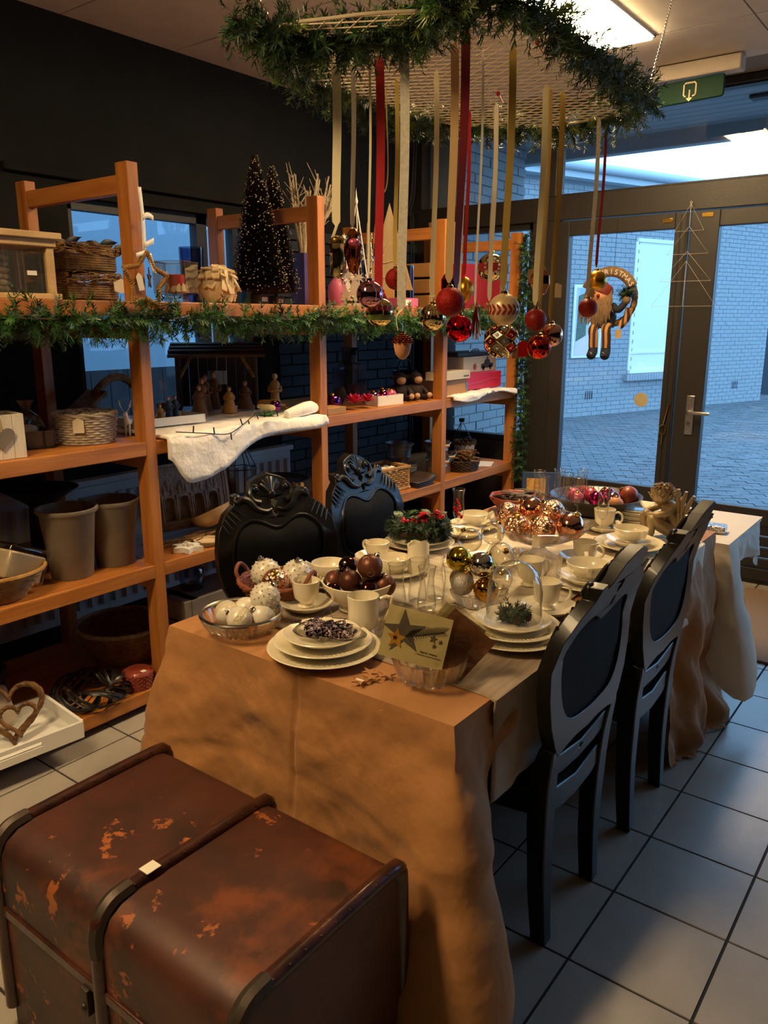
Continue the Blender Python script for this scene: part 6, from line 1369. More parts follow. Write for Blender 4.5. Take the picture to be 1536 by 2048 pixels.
b.build('carving', 'relief_stone', o, M=RX(PI/2-.18))
rr = random.Random(91); b = MB()
for k in range(60): a = rr.uniform(-.4, .4); c = Vector((rr.uniform(-.05, .05), rr.uniform(-.22, .2), rr.uniform(.003, .03))); d = Vector((math.sin(a), math.cos(a), rr.uniform(-.06, .06)))*rr.uniform(.06, .12); b.tube([tuple(c-d), tuple(c+d)], .0022, 4)
o = b.build('twig_bundle', 'twig'); o.location = (-2.10, .66, S3); tag(o, 'bundle of dark twigs lying under the carved plaque', 'twigs', kind='stuff')
o = thing('white_wood_star', 'white blocky wooden star ornament on the third shelf', 'ornament', (-1.995, .47, S3), .25); MB().prism([star_poly(6, .072, .042, .2), list(reversed(star_poly(6, .035, .020, .2)))], .022).build('star', 'paint_white', o, smooth=0)
o = thing('wood_slice', 'round pale wood slice tray beside the white star', 'tray', (-2.0, .585, S3)); MB().lathe([(0, 0), (.058, 0), (.062, .003), (.062, .022), (.052, .022), (.05, .012), (0, .012)], 30).build('slice', 'wood_chip', o); MB().lathe([(.0622, .002), (.0632, .011), (.0622, .021)], 30, caps=False).build('bark_rim', 'bark', o)
o = thing('wooden_bowl', 'carved pale wooden bowl on its side behind the wood slice', 'bowl', (-2.10, .72, S3+.045), .4); MB().lathe([(0, 0), (.05, .005), (.085, .03), (.10, .07), (.093, .07), (.075, .035), (0, .012)], 30).build('bowl', 'wood_pale', o, M=RY(-.45))
def twigpot(x, y, label, r, h):
    o = thing('twig_planter', label, 'planter', (x, y, S3)); rr = random.Random(int(x*100))
    MB().lathe([(0, 0), (r*.95, 0), (r*.95, h*.9), (r*.9, h*.9), (0, .01)], 20).build('liner', 'wood_dark', o)
    for k in range(34): a = 2*PI*k/34; hh = h*rr.uniform(.88, 1.08); MB().tube([(r*math.cos(a), r*math.sin(a), 0), (r*1.01*math.cos(a), r*1.01*math.sin(a), hh)], .0085, 6).build('stick', 'twig', o)
    for z in (.3, .7): MB().tube([((r+.01)*math.cos(2*PI*i/30), (r+.01)*math.sin(2*PI*i/30), h*z) for i in range(30)], .0025, 5, True).build('binding_wire', 'black_wire', o)
twigpot(-2.06, 1.10, 'round planter ringed with upright twigs behind the near chair', .11, .165)
o = thing('wicker_bowl', 'dark wicker bowl behind the twig planter', 'basket', (-2.38, 1.42, S3)); b = MB(); weave(b, .10, .17, .12, 10, 22, .007); b.lathe([(0, .002), (.10, .002), (.16, .10), (0, .01)], 24); b.build('woven_body', 'wood_dark', o)
for x, y, lb in ((-2.45, .95, 'black wire lantern frame left of the wicker bowl'), (-2.45, 1.20, 'black wire lantern frame with tag before the radiator')):
    o = thing('wire_lantern', lb, 'lantern', (x, y, S3))
    for k in range(6):
        a = 2*PI*k/6; MB().tube([(.07*math.cos(a), .07*math.sin(a), 0), (.09*math.cos(a), .09*math.sin(a), .20), (.02*math.cos(a), .02*math.sin(a), .34)], .003, 5).build('rib', 'black_wire', o)
    MB().tube([(.09*math.cos(2*PI*k/6), .09*math.sin(2*PI*k/6), .20) for k in range(6)], .003, 5, True).build('hoop', 'black_wire', o); MB().lathe([(0, 0), (.07, 0), (.07, .05), (0, .05)], 6).build('base', 'black_thing', o)
o = thing('plush_dog', 'small pale plush animal by the second shelf post', 'plush toy', (-2.06, 1.42, S3), -.6)
MB().sphere((0, 0, .05), .052, 12, 9, (1.1, .9, .95)).sphere((.03, 0, .12), .038, 12, 9).tube([(.03, -.02, .03), (.08, -.03, .015)], [.018, .014], 8).tube([(.03, .02, .03), (.08, .03, .015)], [.018, .014], 8).build('body', 'beard', o, smooth=180)
for s in (-1, 1): MB().sphere((.02, s*.038, .125), .018, 8, 6, (.6, .5, 1.3)).build('ear', 'wood_grey', o)
MB().sphere((.068, 0, .115), .008, 8, 6).build('nose', 'black_thing', o)
# tan wicker basket with paper
o = thing('rectangular_basket', 'rectangular honey-coloured wicker basket behind the far chair', 'basket', (-2.10, 1.92, S3), -.12); W, D, H = .10, .17, .13
b = MB()
for j in range(9):
    z = .012+j*.0125
    for sgn in (-1, 1):
        b.tube([(sgn*(W+.004*(1 if (i+j) % 2 else -1)), -D+2*D*i/16, z) for i in range(17)], .0062, 5); b.tube([(-W+2*W*i/10, sgn*(D+.004*(1 if (i+j) % 2 else -1)), z) for i in range(11)], .0062, 5)
b.box(-W, W, -D, D, 0, .008); b.build('woven_body', 'wicker_tan', o)
for z in (.006, .13): MB().box(-W-.012, -W+.006, -D-.012, D+.012, z-.006, z+.012).box(W-.006, W+.012, -D-.012, D+.012, z-.006, z+.012).box(-W, W, -D-.012, -D+.006, z-.006, z+.012).box(-W, W, D-.006, D+.012, z-.006, z+.012).build('border', 'wicker_tan', o, bevel=.004)
for sx in (-W, W):
    for sy in (-D, D): MB().tube([(sx, sy, 0), (sx, sy, .142)], .009, 7).build('corner_post', 'wicker_tan', o)
rr = random.Random(101); b = MB()
for k in range(9):
    b.grid(6, 6, lambda u, v, r=rr: (.08*(u-.5), .11*(v-.5), .03+.045*r.random()), T(rr.uniform(-.04, .04), rr.uniform(-.10, .10), .06) @ RZ(rr.uniform(0, 3)))
o = b.build('tissue_paper', 'paper_white', solid=.0006, smooth=0); o.location = (-2.10, 1.92, S3); tag(o, 'crumpled white tissue paper in the rectangular basket', 'paper', kind='stuff')
o = thing('leather_sheets', 'curled dark brown leather sheets beside the rectangular basket', 'leather', (-2.0, 2.22, S3))
for k in range(3): MB().grid(12, 4, lambda u, v: (-.10+.17*v, -.11+.20*u, .006+k*.012+.05*max(0, u-.55)**1.5*2)).build('sheet', 'leather_dark', o, solid=.003)
def bucket(p, r, h, label, hz=True):
    o = thing('zinc_bucket', label, 'bucket', p, -.4, 'zinc buckets'); MB().lathe([(0, .004), (r*.74, 0), (r*.75, .004), (r*.88, h*.55), (r*.91, h*.57), (r*.89, h*.6), (r, h), (r*1.04, h+.003), (r*.97, h), (r*.72, .01), (0, .01)], 30).build('pail', 'zinc', o, smooth=40)
    MB().tube(catmull([(0, -r, h*.92), (r*.8, -r*.8, h*.98), (r*1.15, 0, h*.85), (r*.8, r*.8, h*.98), (0, r, h*.92)], 5), .0025, 6).build('bail', 'steel', o)
    for s in (-1, 1): MB().sphere((0, s*r, h*.9), .009, 8, 6).build('lug', 'zinc', o)
    if hz: MB().tube([(r*1.13, -.03, h*.85), (r*1.15, .03, h*.85)], .008, 8).build('wooden_grip', 'wood_pale', o)
    return o
bucket((-2.06, 2.50, S3), .075, .12, 'zinc bucket with oval tag standing on the shelf by the post'); bucket((-2.12, 2.66, S3+.0), .08, .125, 'zinc bucket behind the one with the oval tag'); bucket((-2.06, 2.50, S3+.105), .078, .115, 'zinc bucket stacked in another one by the post'); bucket((-2.30, 2.42, S3), .085, .20, 'tall zinc bucket left of the middle post', False); bucket((-2.14, 2.30, S3), .06, .10, 'small zinc bucket left of the middle post', False)
o = thing('round_bread_basket', 'dark oval basket heaped with cinnamon bark curls', 'basket', (-2.04, 2.78, S3)); b = MB(); weave(b, .085, .105, .075, 8, 18, .006, sy=1.2); b.lathe([(0, .002), (.085, .002), (.085, .01), (0, .01)], 20); b.build('woven_body', 'wood_dark', o)
rr = random.Random(111); b = MB()
for k in range(60): a = rr.uniform(0, PI); c = Vector((rr.gauss(0, .04), rr.gauss(0, .05), .085+rr.uniform(-.01, .045))); d = Vector((math.cos(a), math.sin(a), rr.uniform(-.2, .2)))*.05; b.tube([tuple(c-d), tuple(c), tuple(c+d)], .006, 5)
o = b.build('bark_curls', 'wicker_brown'); o.location = (-2.04, 2.78, S3); tag(o, 'brown bark curls heaped in the dark oval basket', 'bark', kind='stuff')
o = thing('white_pot', 'white ribbed pot with fur trim on the third shelf by the window', 'pot', (-2.20, 3.06, S3)); MB().lathe([(0, 0), (.055, 0), (.07, .13), (.066, .13), (.05, .01), (0, .01)], 40, mod=lambda a, j, r, z: 1+.03*math.cos(a*20)).build('pot', 'paint_white', o, smooth=50); b = MB()
for k in range(40): a = 2*PI*k/40; b.sphere((.07*math.cos(a), .07*math.sin(a), .135+.006*math.sin(k*2)), .014, 6, 5)
b.build('fur_trim', 'beard', o)
o = tag(MB().box(-.07, .07, -.10, .10, 0, .001, T(-2.05, 3.05, S3+.0006) @ RZ(.4)).build('paper_sheet', 'paper_white', smooth=0), 'white printed sheet lying by the ribbed pot', 'paper')
o = thing('triangle_candleholder', 'black wire pyramid holding round tealight cups before the window', 'candle holder', (-2.30, 3.18, S3+.0)); 
for a, b_ in (((-.0, -.13, .12), (0, 0, .27)), ((0, .13, .12), (0, 0, .27)), ((0, -.13, .12), (0, .13, .12)), ((0, -.13, .12), (.0, -.14, 0)), ((0, .13, .12), (0, .14, 0)), ((0, -.06, .12), (0, .0, .27))): MB().tube([a, b_], .003, 5).build('rod', 'black_wire', o)
for y, z in ((0, .27), (-.03, .12), (.10, .125)): MB().lathe([(0, -.012), (.02, -.012), (.02, .012), (0, .012)], 14).build('cup', 'black_thing', o, M=T(0, y, z))
# --- bottom shelf
o = thing('serving_tray', 'white wooden serving tray with cut-out handle on the bottom shelf', 'tray', (-1.99, -.44, S4), -.10); W, D = .16, .26
MB().box(-W, W, -D, D, 0, .01).build('base', 'paint_white', o)
MB().prism([[(-D, .01), (D, .01), (D, .062), (-D, .062)], [(.02-.09, .028), (.02-.09, .046), (.02+.09, .046), (.02+.09, .028)]], .012, T(W-.012, 0, 0) @ RZ(PI/2) @ RX(PI/2)).build('front_side', 'paint_white', o, smooth=0)
MB().box(-W, -W+.012, -D, D, .01, .062).build('back_side', 'paint_white', o, smooth=0)
for s in (-1, 1): MB().box(-W+.012, W-.012, s*D-.006, s*D+.006, .01, .062).build('end', 'paint_white', o, smooth=0)
def plait(label, p, s, rz, tilt):
    o = thing('heart_wreath', label, 'wreath', M=T(*p) @ RZ(rz) @ RX(tilt)); P = heart_poly(s, 60)
    for k in range(3): MB().tube([(x*(1+.05*math.sin(i*.9+k*2.1)), y*(1+.05*math.sin(i*.9+k*2.1)), .008*math.cos(i*.9+k*2.1)) for i, (x, y) in enumerate(P)], .007*min(1, s/.2+.25), 6, True).build('strand', 'wicker_brown', o)
plait('large plaited wicker heart standing in the white tray', (-2.00, -.36, S4+.115), .22, 1.15, 1.0); plait('small plaited wicker heart inside the larger one', (-1.955, -.355, S4+.095), .12, 1.15, 1.0)
o = thing('plastic_parcel', 'shiny plastic-wrapped parcel behind the wicker hearts', 'parcel', (-2.07, -.42, S4+.012), .1); MB().box(-.05, .05, -.11, .11, 0, .16, RY(-.4)).build('parcel', 'cellophane_stuff', o, bevel=.02)
o = thing('strap_wreath', 'black woven strap wreath lying on the bottom shelf', 'wreath', (-2.05, -.01, S4)); rr = random.Random(121)
for k in range(46):
    a = 2*PI*k/46; tw = rr.uniform(-.5, .5); c = Vector((.115*math.cos(a), .115*math.sin(a), .045)); pts = []
    for i in range(7): t = -.9+i*.3; al = a+t*.75; q = .115+.032*math.sin(t*2+tw*3+k); pts.append((q*math.cos(al), q*math.sin(al), .045+.035*math.cos(t*2+tw*3+k)))
    MB().tube(catmull(pts, 2), .0075, 5, flat=.25).build('strap', 'strap_black', o)
MB().tube([(.15*math.cos(2*PI*i/40), .15*math.sin(2*PI*i/40), .03) for i in range(40)], .003, 5, True).build('outer_band', 'black_wire', o)
o = thing('large_basket', 'wide dark wicker basket at the back of the bottom shelf', 'basket', (-2.30, .32, S4)); b = MB(); weave(b, .12, .19, .16, 13, 26, .007); b.lathe([(0, .002), (.12, .002), (.12, .012), (0, .012)], 24); b.build('woven_body', 'twig', o); MB().tube([(.192*math.cos(2*PI*i/40), .192*math.sin(2*PI*i/40), .165) for i in range(40)], .009, 6, True).build('rim', 'wicker_grey', o)
o = thing('red_basket', 'small glossy red-brown basket with sticker beside the strap wreath', 'basket', (-1.995, .175, S4)); b = MB(); weave(b, .05, .06, .07, 8, 16, .005); b.build('woven_body', 'clay_red', o); MB().lathe([(0, 0), (.05, 0), (.056, .07), (.05, .078), (0, .08)], 24).build('lid', 'clay_red', o); MB().box(.03, .05, -.01, .01, .0795, .0805).build('sticker', 'paper_white', o, smooth=0)
o = thing('far_basket', 'dim wicker basket with label at the far left of the bottom shelf', 'basket', (-2.42, -.30, S4)); b = MB(); weave(b, .10, .13, .12, 10, 20, .007); b.build('woven_body', 'wood_dark', o); MB().box(.125, .127, -.03, .03, .08, .15).build('label', 'wood_grey', o, smooth=0)
o = thing('weathered_crate', 'weathered grey wooden box on the bottom shelf behind the table', 'crate', (-2.10, .62, S4+.0)); 
for z in (.0, .10, .20): MB().box(-.11, .11, -.19, .19, z, z+.092).build('board', 'wood_grey', o, bevel=.003)
MB().box(-.112, .112, -.15, -.11, 0, .292).build('batten', 'wood_grey', o)
o = thing('lidded_jar', 'dark glass jar standing on the weathered crate', 'jar', (-2.12, .58, S4+.293)); MB().lathe([(0, 0), (.05, 0), (.055, .02), (.055, .09), (.04, .11), (0, .11)], 24).build('jar', 'smoke_glass', o); MB().lathe([(.042, .108), (.045, .112), (.045, .125), (0, .127)], 24).build('lid', 'black_thing', o)

# ================================================================ HANGING RACK
ZM = 2.22
path = [(-.805, -.161), (-.977, .14), (-1.01, .542), (-.958, .87), (-.816, 1.06), (-.561, 1.126), (-.351, 1.042), (-.295, .648), (-.272, .319), (-.278, .079), (-.374, -.01), (-.52, .03), (-.664, .02), (-.74, -.08)]
oval = [(-.80, -.14), (-.97, .14), (-1.0, .54), (-.945, .86), (-.80, 1.04), (-.56, 1.10), (-.37, 1.02), (-.30, .65), (-.285, .32), (-.33, .06), (-.47, -.05), (-.62, -.12)]
ov = [(p.x, p.y) for p in catmull([(x, y, 0) for x, y in oval], 8, True)]
rk = thing('hanging_mesh', 'oval expanded metal mesh hung from the ceiling above the table', 'hanging rack', (-.64, .48, ZM))
def clip_line(p, d):
    ts = []; n = len(ov)
    for i in range(n):
        a, b = ov[i], ov[(i+1) % n]; ex, ey = b[0]-a[0], b[1]-a[1]; den = d[0]*ey-d[1]*ex
        if abs(den) < 1e-9: continue
        t = ((a[0]-p[0])*ey-(a[1]-p[1])*ex)/den; s = ((a[0]-p[0])*d[1]-(a[1]-p[1])*d[0])/den
        if 0 <= s < 1: ts.append(t)
    ts.sort(); return [(ts[i], ts[i+1]) for i in range(0, len(ts)-1, 2)]
for sgn in (-1, 1):
    b = MB(); a = math.radians(30)*sgn; d = (math.cos(a), math.sin(a)); nrm = (-d[1], d[0])
    for k in range(-34, 35):
        p = (-.64+nrm[0]*k*.033, .48+nrm[1]*k*.033)
        for t0, t1 in clip_line(p, d):
            if t1-t0 > .02: b.tube([(p[0]+d[0]*t0+.64, p[1]+d[1]*t0-.48, .0006*sgn), (p[0]+d[0]*t1+.64, p[1]+d[1]*t1-.48, .0006*sgn)], .0019, 4)
    tag(b.build('mesh_strands', 'mesh_metal', rk, smooth=0), kind='stuff')
MB().tube([(x+.64, y-.48, 0) for x, y in ov], .004, 6, True).build('edge_rod', 'mesh_metal', rk)
def chain(a, b, par, off):
    A, B = Vector(a), Vector(b); n = int((B-A).length/.016); d = (B-A).normalized(); u = d.orthogonal().normalized(); v = d.cross(u); mb = MB()
    for k in range(n):
        c = A.lerp(B, (k+.5)/n)-Vector(off); w = u if k % 2 else v; mb.tube([tuple(c+d*.0105*math.cos(t)+w*.0045*math.sin(t)) for t in [2*PI*i/10 for i in range(10)]], .0011, 4, True)
    mb.build('chain', 'steel', par)
for a, b in (((-.36, 1.08, ZM), (-.60, 1.98, ZC)), ((-.80, .90, ZM), (-.70, .35, ZC)), ((-.95, .1, ZM), (-1.15, -.3, ZC)), ((-.30, .15, ZM), (-.1, -.1, ZC))): chain(a, b, rk, (-.64, .48, ZM))
rg = random.Random(131)
garland('rack_garland', 'tinselled green fir garland wound around the hanging mesh', [(x, y, ZM+.012*math.sin(i*2.3)) for i, (x, y) in enumerate(path)], ['needle_green', 'needle_dark', 'needle_light', 'needle_dark'], 330, .068, .024, 34, rg, droop=.6, closed=True, w=.0014, spread=.62)
garland('rack_garland', 'second strand of green garland looping over the front of the mesh', [(-.83, -.24, ZM+.01), (-.78, -.10, ZM-.01), (-.70, .0, ZM-.015), (-.62, .0, ZM+.01), (-.54, .06, ZM-.01), (-.45, .0, ZM+.02), (-.36, -.06, ZM+.05)], ['needle_dark', 'needle_green', 'needle_dark'], 330, .072, .025, 34, rg, droop=.6, w=.0014, spread=.62)

# --- ribbons and their ornaments
def ribbon(o, z0, z1, w, m, tw=0., dx=0., dy=0., rot=.65, tail=0., name='ribbon'):
    """hangs from z0 down to z1 (both relative to the thing's origin); broad side turned towards the shop"""
    c, s = math.cos(rot), math.sin(rot); b = MB()
    def fn(u, v):
        z = z0+(z1-z0)*u; ww = w*min(1, .3+u*40)*min(1, .3+(1-u)*26); a = rot+tw*u; x = (v-.5)*ww; sw = .004*math.sin(u*5)
        return (dx*(1-u)+x*math.cos(a)+sw, dy*(1-u)+x*math.sin(a), z)
    b.grid(40, 3, fn)
    if tail:
        b.grid(10, 2, lambda u, v: (.002+c*(abs(tail)*.45*u*(1 if tail > 0 else -1)+(v-.5)*w*.7), s*(abs(tail)*.45*u*(1 if tail > 0 else -1)), z1+.012-abs(tail)*u+(v-.5)*.004))
        b.tube([(.004*math.cos(t), .004*math.sin(t), z1+.008) for t in [2*PI*i/8 for i in range(8)]], .003, 5, True)
    b.build(name, m, o, solid=.0005, smooth=0)
def hang(x, y, zt, label, cat='bauble', name='hanging_bauble'):
    return thing(name, label, cat, (x, y, zt), group='ornaments hanging from the mesh')
def hbauble(x, y, ztop, zbot, m, label, rm, rw, deco=None, cap='brass', tail=0., sc=(1, 1, 1), tw=0.):
    h = ztop-zbot; r = h/2.25; o = hang(x, y, zbot+r, label)
    part('ball', ball_mesh(r, m, sc), o); part('cap', cap_mesh(r, cap), o); ribbon(o, ZM-zbot-r, r*1.28, rw, rm, tail=tail, tw=tw)
    if deco: deco(o, r)
    return o
def leafband(o, r):
    b = MB()
    for k in range(18):
        a = 2*PI*k/18
        for s in (-1, 1):
            d = Vector((math.cos(a), math.sin(a), .1*s)); u = Vector((-math.sin(a), math.cos(a), 0)); v = Vector((0, 0, 1)); B = Matrix((u*.8+v*s*.6, v*.8-u*s*.6, d)).transposed().to_4x4()
            b.sphere((0, 0, 0), r*.2, 8, 5, (.42, 1.2, .12), M=T(math.cos(a)*r*.995, math.sin(a)*r*.995, s*r*.15) @ B)
    b.build('painted_leaves', 'red_matte', o)
def stripes(o, r):
    for z0, z1, m, nm in ((.08, .42, 'ribbon_red', 'red_band'), (-.55, -.2, 'needle_light', 'green_band')):
        MB().lathe([(r*1.004*math.sqrt(1-z*z), r*z) for z in [z0+(z1-z0)*i/6 for i in range(7)]], 32, caps=False).build(nm, m, o)
    b = MB()
    for k in range(16):
        a = 2*PI*k/16
        for s in (-1, 1): b.tube([(r*1.0*math.cos(a+.12*t)*.975, r*1.0*math.sin(a+.12*t)*.975, r*(.25+s*.15*t)) for t in (0, .5, 1)], r*.035, 5)
    b.build('chevrons', 'pearl_white', o)
def dimple(o, r):
    dv = Vector((.55, -.83, .05)).normalized(); u = dv.orthogonal().normalized(); v = dv.cross(u); B = Matrix((u, v, dv)).transposed().to_4x4()
    MB().lathe([(0, -.25*r), (r*.3, -.12*r), (r*.48, .02*r)], 12, caps=False).build('reflector_cup', 'gold_deep', o, M=T(*(dv*r*.86)) @ B)
    b = MB()
    for k in range(12): b.sphere((r*.5*math.cos(k*PI/6), r*.5*math.sin(k*PI/6), 0), r*.1, 8, 6)
    b.build('scalloped_rim', 'pearl_white', o, M=T(*(dv*r*.88)) @ B)
    MB().lathe([(r*1.003*math.sqrt(1-z*z), r*z) for z in [-.28+.56*i/6 for i in range(7)]], 32, caps=False).build('red_band', 'ribbon_red', o)
def diamonds(o, r):
    b = MB(); c = MB(); f1 = MB(); f2 = MB()
    for row, z in enumerate((-.72, -.36, 0, .36, .72)):
        n = 7
        for k in range(n):
            a = 2*PI*(k+.5*(row % 2))/n; q = math.sqrt(1-z*z); d = Vector((q*math.cos(a), q*math.sin(a), z)); u = Vector((-math.sin(a), math.cos(a), 0)); v = d.cross(u); B = T(*(d*r*.985)) @ Matrix((u, v, d)).transposed().to_4x4()
            w = r*.40*q+.002; h = r*.33; b.tube([(w, 0, 0), (0, h, 0), (-w, 0, 0), (0, -h, 0)], r*.05, 5, True, M=B); (f1 if (k+row) % 2 else f2).prism([(w*.75, 0), (0, h*.75), (-w*.75, 0), (0, -h*.75)], r*.03, B)
            c.sphere((0, 0, r*.04), r*.1, 6, 4, (1, 1, .3), M=B)
    b.build('gold_lattice', 'gold_mirror', o); c.build('gem_dots', 'silver_mirror', o); f1.build('red_facets', 'red_mirror', o, smooth=0); f2.build('dark_facets', 'zinc', o, smooth=0)
def lattice(o, r):
    b = MB()
    for k in range(10):
        for s in (-1, 1): b.tube([(r*1.005*math.cos(2*PI*k/10+s*t*.9)*math.cos(t*1.3), r*1.005*math.sin(2*PI*k/10+s*t*.9)*math.cos(t*1.3), r*1.005*math.sin(t*1.3)) for t in [-1+.2*i for i in range(11)]], r*.02, 4)
    b.build('glitter_lattice', 'gold_satin', o)
def ptag(o, dx, dy, dz, m='tag', rz=.9, s=1.): MB().prism([(-.016*s, -.05*s), (.016*s, -.05*s), (.016*s, -.008*s), (0, 0), (-.016*s, -.008*s)], .001, T(dx, dy, dz) @ RZ(rz) @ RX(PI/2)).build('paper_tag', m, o, smooth=0)
# 1 lantern-shaped gold glass and pink cone figure
o = hang(-.779, .056, 1.735, 'gold ribbed glass cylinder ornament on a cream ribbon', 'ornament', 'glass_ornament'); MB().lathe([(0, -.058), (.012, -.056), (.02, -.045), (.021, .035), (.016, .045), (.008, .05), (0, .052)], 24, mod=lambda a, j, r, z: 1+.05*math.cos(a*8)).build('cylinder', 'gold_mirror', o); MB().lathe([(.022, .03), (.023, .036), (.022, .042)], 20, caps=False).build('collar', 'brass', o); ribbon(o, ZM-1.735, .075, .022, 'ribbon_cream'); MB().tube(catmull([(0, 0, .08), (-.008, -.002, .06), (-.022, .004, .045)], 4), .004, 5, flat=.3).build('ribbon_end', 'ribbon_cream', o)
o = hang(-.770, .112, 1.75, 'pink and copper santa-shaped glass ornament on a white ribbon', 'ornament', 'glass_ornament'); MB().lathe([(0, -.062), (.012, -.05), (.024, -.01), (.024, .015), (.016, .03), (.018, .042), (.01, .055), (0, .058)], 18, mod=lambda a, j, r, z: 1+.12*math.sin(a*5+z*90)).build('figure', 'bronze_mirror', o); MB().sphere((.012, -.014, .02), .016, 10, 8, (1, 1, .7)).build('beard', 'pink_satin', o); ribbon(o, ZM-1.75, .06, .012, 'ribbon_white')
hbauble(-.689, .078, 1.68, 1.600, 'rose_mirror', 'shiny mauve glass bauble hanging on a thin cream cord', 'ribbon_cream', .006, cap='rose_mirror'); hbauble(-.700, .135, 1.640, 1.552, 'gold_mirror', 'pale bauble with red chevron and green bands on the wide red ribbon', 'ribbon_red', .022, stripes, tail=.04)
o = hang(-.878, .398, 1.93, 'loose beige string dangling from the mesh without ornament', 'string', 'loose_string'); MB().tube(catmull([(0, 0, ZM-1.93), (.004, 0, .2), (.008, 0, .08), (0, .0, .02), (-.02, -.01, 0)], 6), .002, 5).build('string', 'ribbon_tan', o)
hbauble(-.781, .318, 1.725, 1.655, 'red_glitter', 'red glitter bauble on a yellow ribbon beside the wooden tree', 'ribbon_yellow', .012)
o = hang(-.579, .073, 1.508, 'copper glass acorn hanging on a wide silver lace ribbon', 'ornament', 'acorn_ornament'); MB().lathe([(0, -.038), (.008, -.036), (.018, -.024), (.0225, -.005), (.0225, .008)], 24).build('nut', 'acorn_body', o); b = MB()
for row in range(5):
    for k in range(14): a = 2*PI*(k+.5*(row % 2))/14; q = .0245*math.cos(row*.32); b.sphere((q*math.cos(a), q*math.sin(a), .007+row*.0045), .0042, 6, 5)
b.build('cup', 'bronze_mirror', o); MB().lathe([(.007, .026), (.007, .034), (0, .035)], 12).build('cap', 'brass', o); ribbon(o, ZM-1.508, .085, .0225, 'ribbon_silver'); MB().tube(catmull([(0, 0, .09), (-.02, .004, .075), (-.022, .004, .055), (-.014, .0, .036)], 5), .006, 5, flat=.2).build('ribbon_end', 'ribbon_cream', o); MB().tube([(0, 0, .035), (0, 0, .06)], .001, 4).build('hook', 'steel', o)
hbauble(-.656, .328, 1.625, 1.540, 'gold_mirror', 'mirror-finish champagne bauble on a cream ribbon', 'ribbon_cream', .014, tail=-.05)
o = hang(-.744, .545, 1.68, 'shiny red faceted lantern ornament on a narrow red ribbon', 'ornament', 'glass_ornament'); MB().lathe([(0, -.04), (.018, -.036), (.026, -.015), (.026, .012), (.014, .03), (0, .034)], 6).build('lantern', 'red_mirror', o, smooth=0, bevel=.003); MB().lathe([(.007, .03), (.007, .04), (0, .042)], 10).build('cap', 'brass', o); ribbon(o, ZM-1.68, .045, .009, 'ribbon_red', tail=-.04)
hbauble(-.502, .175, 1.662, 1.578, 'red_glitter', 'dark red matte glitter bauble on a wide tan ribbon', 'ribbon_tan', .020)
o = hang(-.47, .16, 1.74, 'wide crimson satin ribbon twisted above the red glitter bauble', 'ribbon', 'satin_ribbon'); ribbon(o, ZM+.02-1.74, -.09, .022, 'ribbon_crimson', tw=.8, dx=.008)
hbauble(-.785, .68, 1.60, 1.498, 'red_mirror', 'mirror-finish red bauble on a white dotted ribbon', 'ribbon_white', .010)
o = hang(-.80, .735, 1.67, 'golden cone-shaped glass ornament behind the red baubles', 'ornament', 'glass_ornament'); MB().lathe([(0, -.045), (.01, -.04), (.028, -.01), (.026, .015), (.012, .035), (0, .04)], 20, mod=lambda a, j, r, z: 1+.06*math.sin(a*9+z*200)).build('cone', 'gold_satin', o); ribbon(o, ZM-1.67, .045, .012, 'ribbon_red')
hbauble(-.80, .905, 1.808, 1.700, 'gold_mirror', 'silver-green reflector bauble with gold dimple and red band', 'ribbon_silver', .014, dimple)
o = hang(-.689, .712, 1.63, 'pale ribbon ending without an ornament beside the patterned baubles', 'ribbon', 'satin_ribbon'); ribbon(o, ZM-1.63, 0, .014, 'ribbon_white')
hbauble(-.398, .275, 1.648, 1.555, 'frost_tan', 'cream bauble painted with red leaves on a gold sequin ribbon', 'ribbon_gold', .018, lambda o, r: (leafband(o, r)), tail=0)
o = hbauble(-.615, .662, 1.572, 1.452, 'gold_deep', 'large red and gold diamond-patterned bauble with paper tag', 'ribbon_cream', .014, diamonds); ptag(o, .045, .02, -.005, 'paper_kraft')
o = hang(-.47, .255, 1.575, 'orange-brown tassel hanging left of the leaf-painted bauble', 'tassel', 'tassel'); b = MB()
for k in range(16): b.tube([(0, 0, .03), (.006*math.cos(k), .006*math.sin(k), .01), (.014*math.cos(k), .014*math.sin(k), -.04-.008*(k % 3))], .0014, 4)
b.build('threads', 'bronze_mirror', o); ribbon(o, ZM-1.575, .03, .006, 'ribbon_white')
hbauble(-.485, .633, 1.612, 1.538, 'red_matte', 'matte red bauble on a cream ribbon before the door post', 'ribbon_cream', .017)
o = hang(-.646, .977, 1.70, 'bronze lantern-shaped glass ornament with kraft tag', 'ornament', 'glass_ornament'); MB().lathe([(0, -.05), (.02, -.044), (.036, -.01), (.034, .018), (.018, .038), (.009, .042), (.009, .05), (0, .052)], 8).build('lantern', 'bronze_mirror', o, smooth=0, bevel=.004); ribbon(o, ZM-1.70, .055, .012, 'ribbon_yellow', tail=.05); ptag(o, -.03, .0, .045, 'paper_kraft', .6); ptag(o, .05, .03, -.005, 'tag', .6)
hbauble(-.470, .715, 1.570, 1.488, 'copper_mirror', 'shiny copper bauble behind the red lattice bauble', 'ribbon_gold', .016)
o = hbauble(-.480, .655, 1.535, 1.452, 'red_mirror', 'shiny red bauble with gold lattice, lowest at the right', 'ribbon_tan', .012, lattice); ptag(o, -.045, -.02, .02, 'box_red')
o = hbauble(-.510, 1.080, 1.652, 1.578, 'red_matte', 'matte red bauble hanging before the santa wreath', 'ribbon_silver', .014); ptag(o, .0, .02, .07, 'paper_kraft', .6, .7)
hbauble(-.518, 1.160, 1.750, 1.670, 'gold_satin', 'satin gold bauble on a crimson ribbon before the glass door', 'ribbon_crimson', .010)
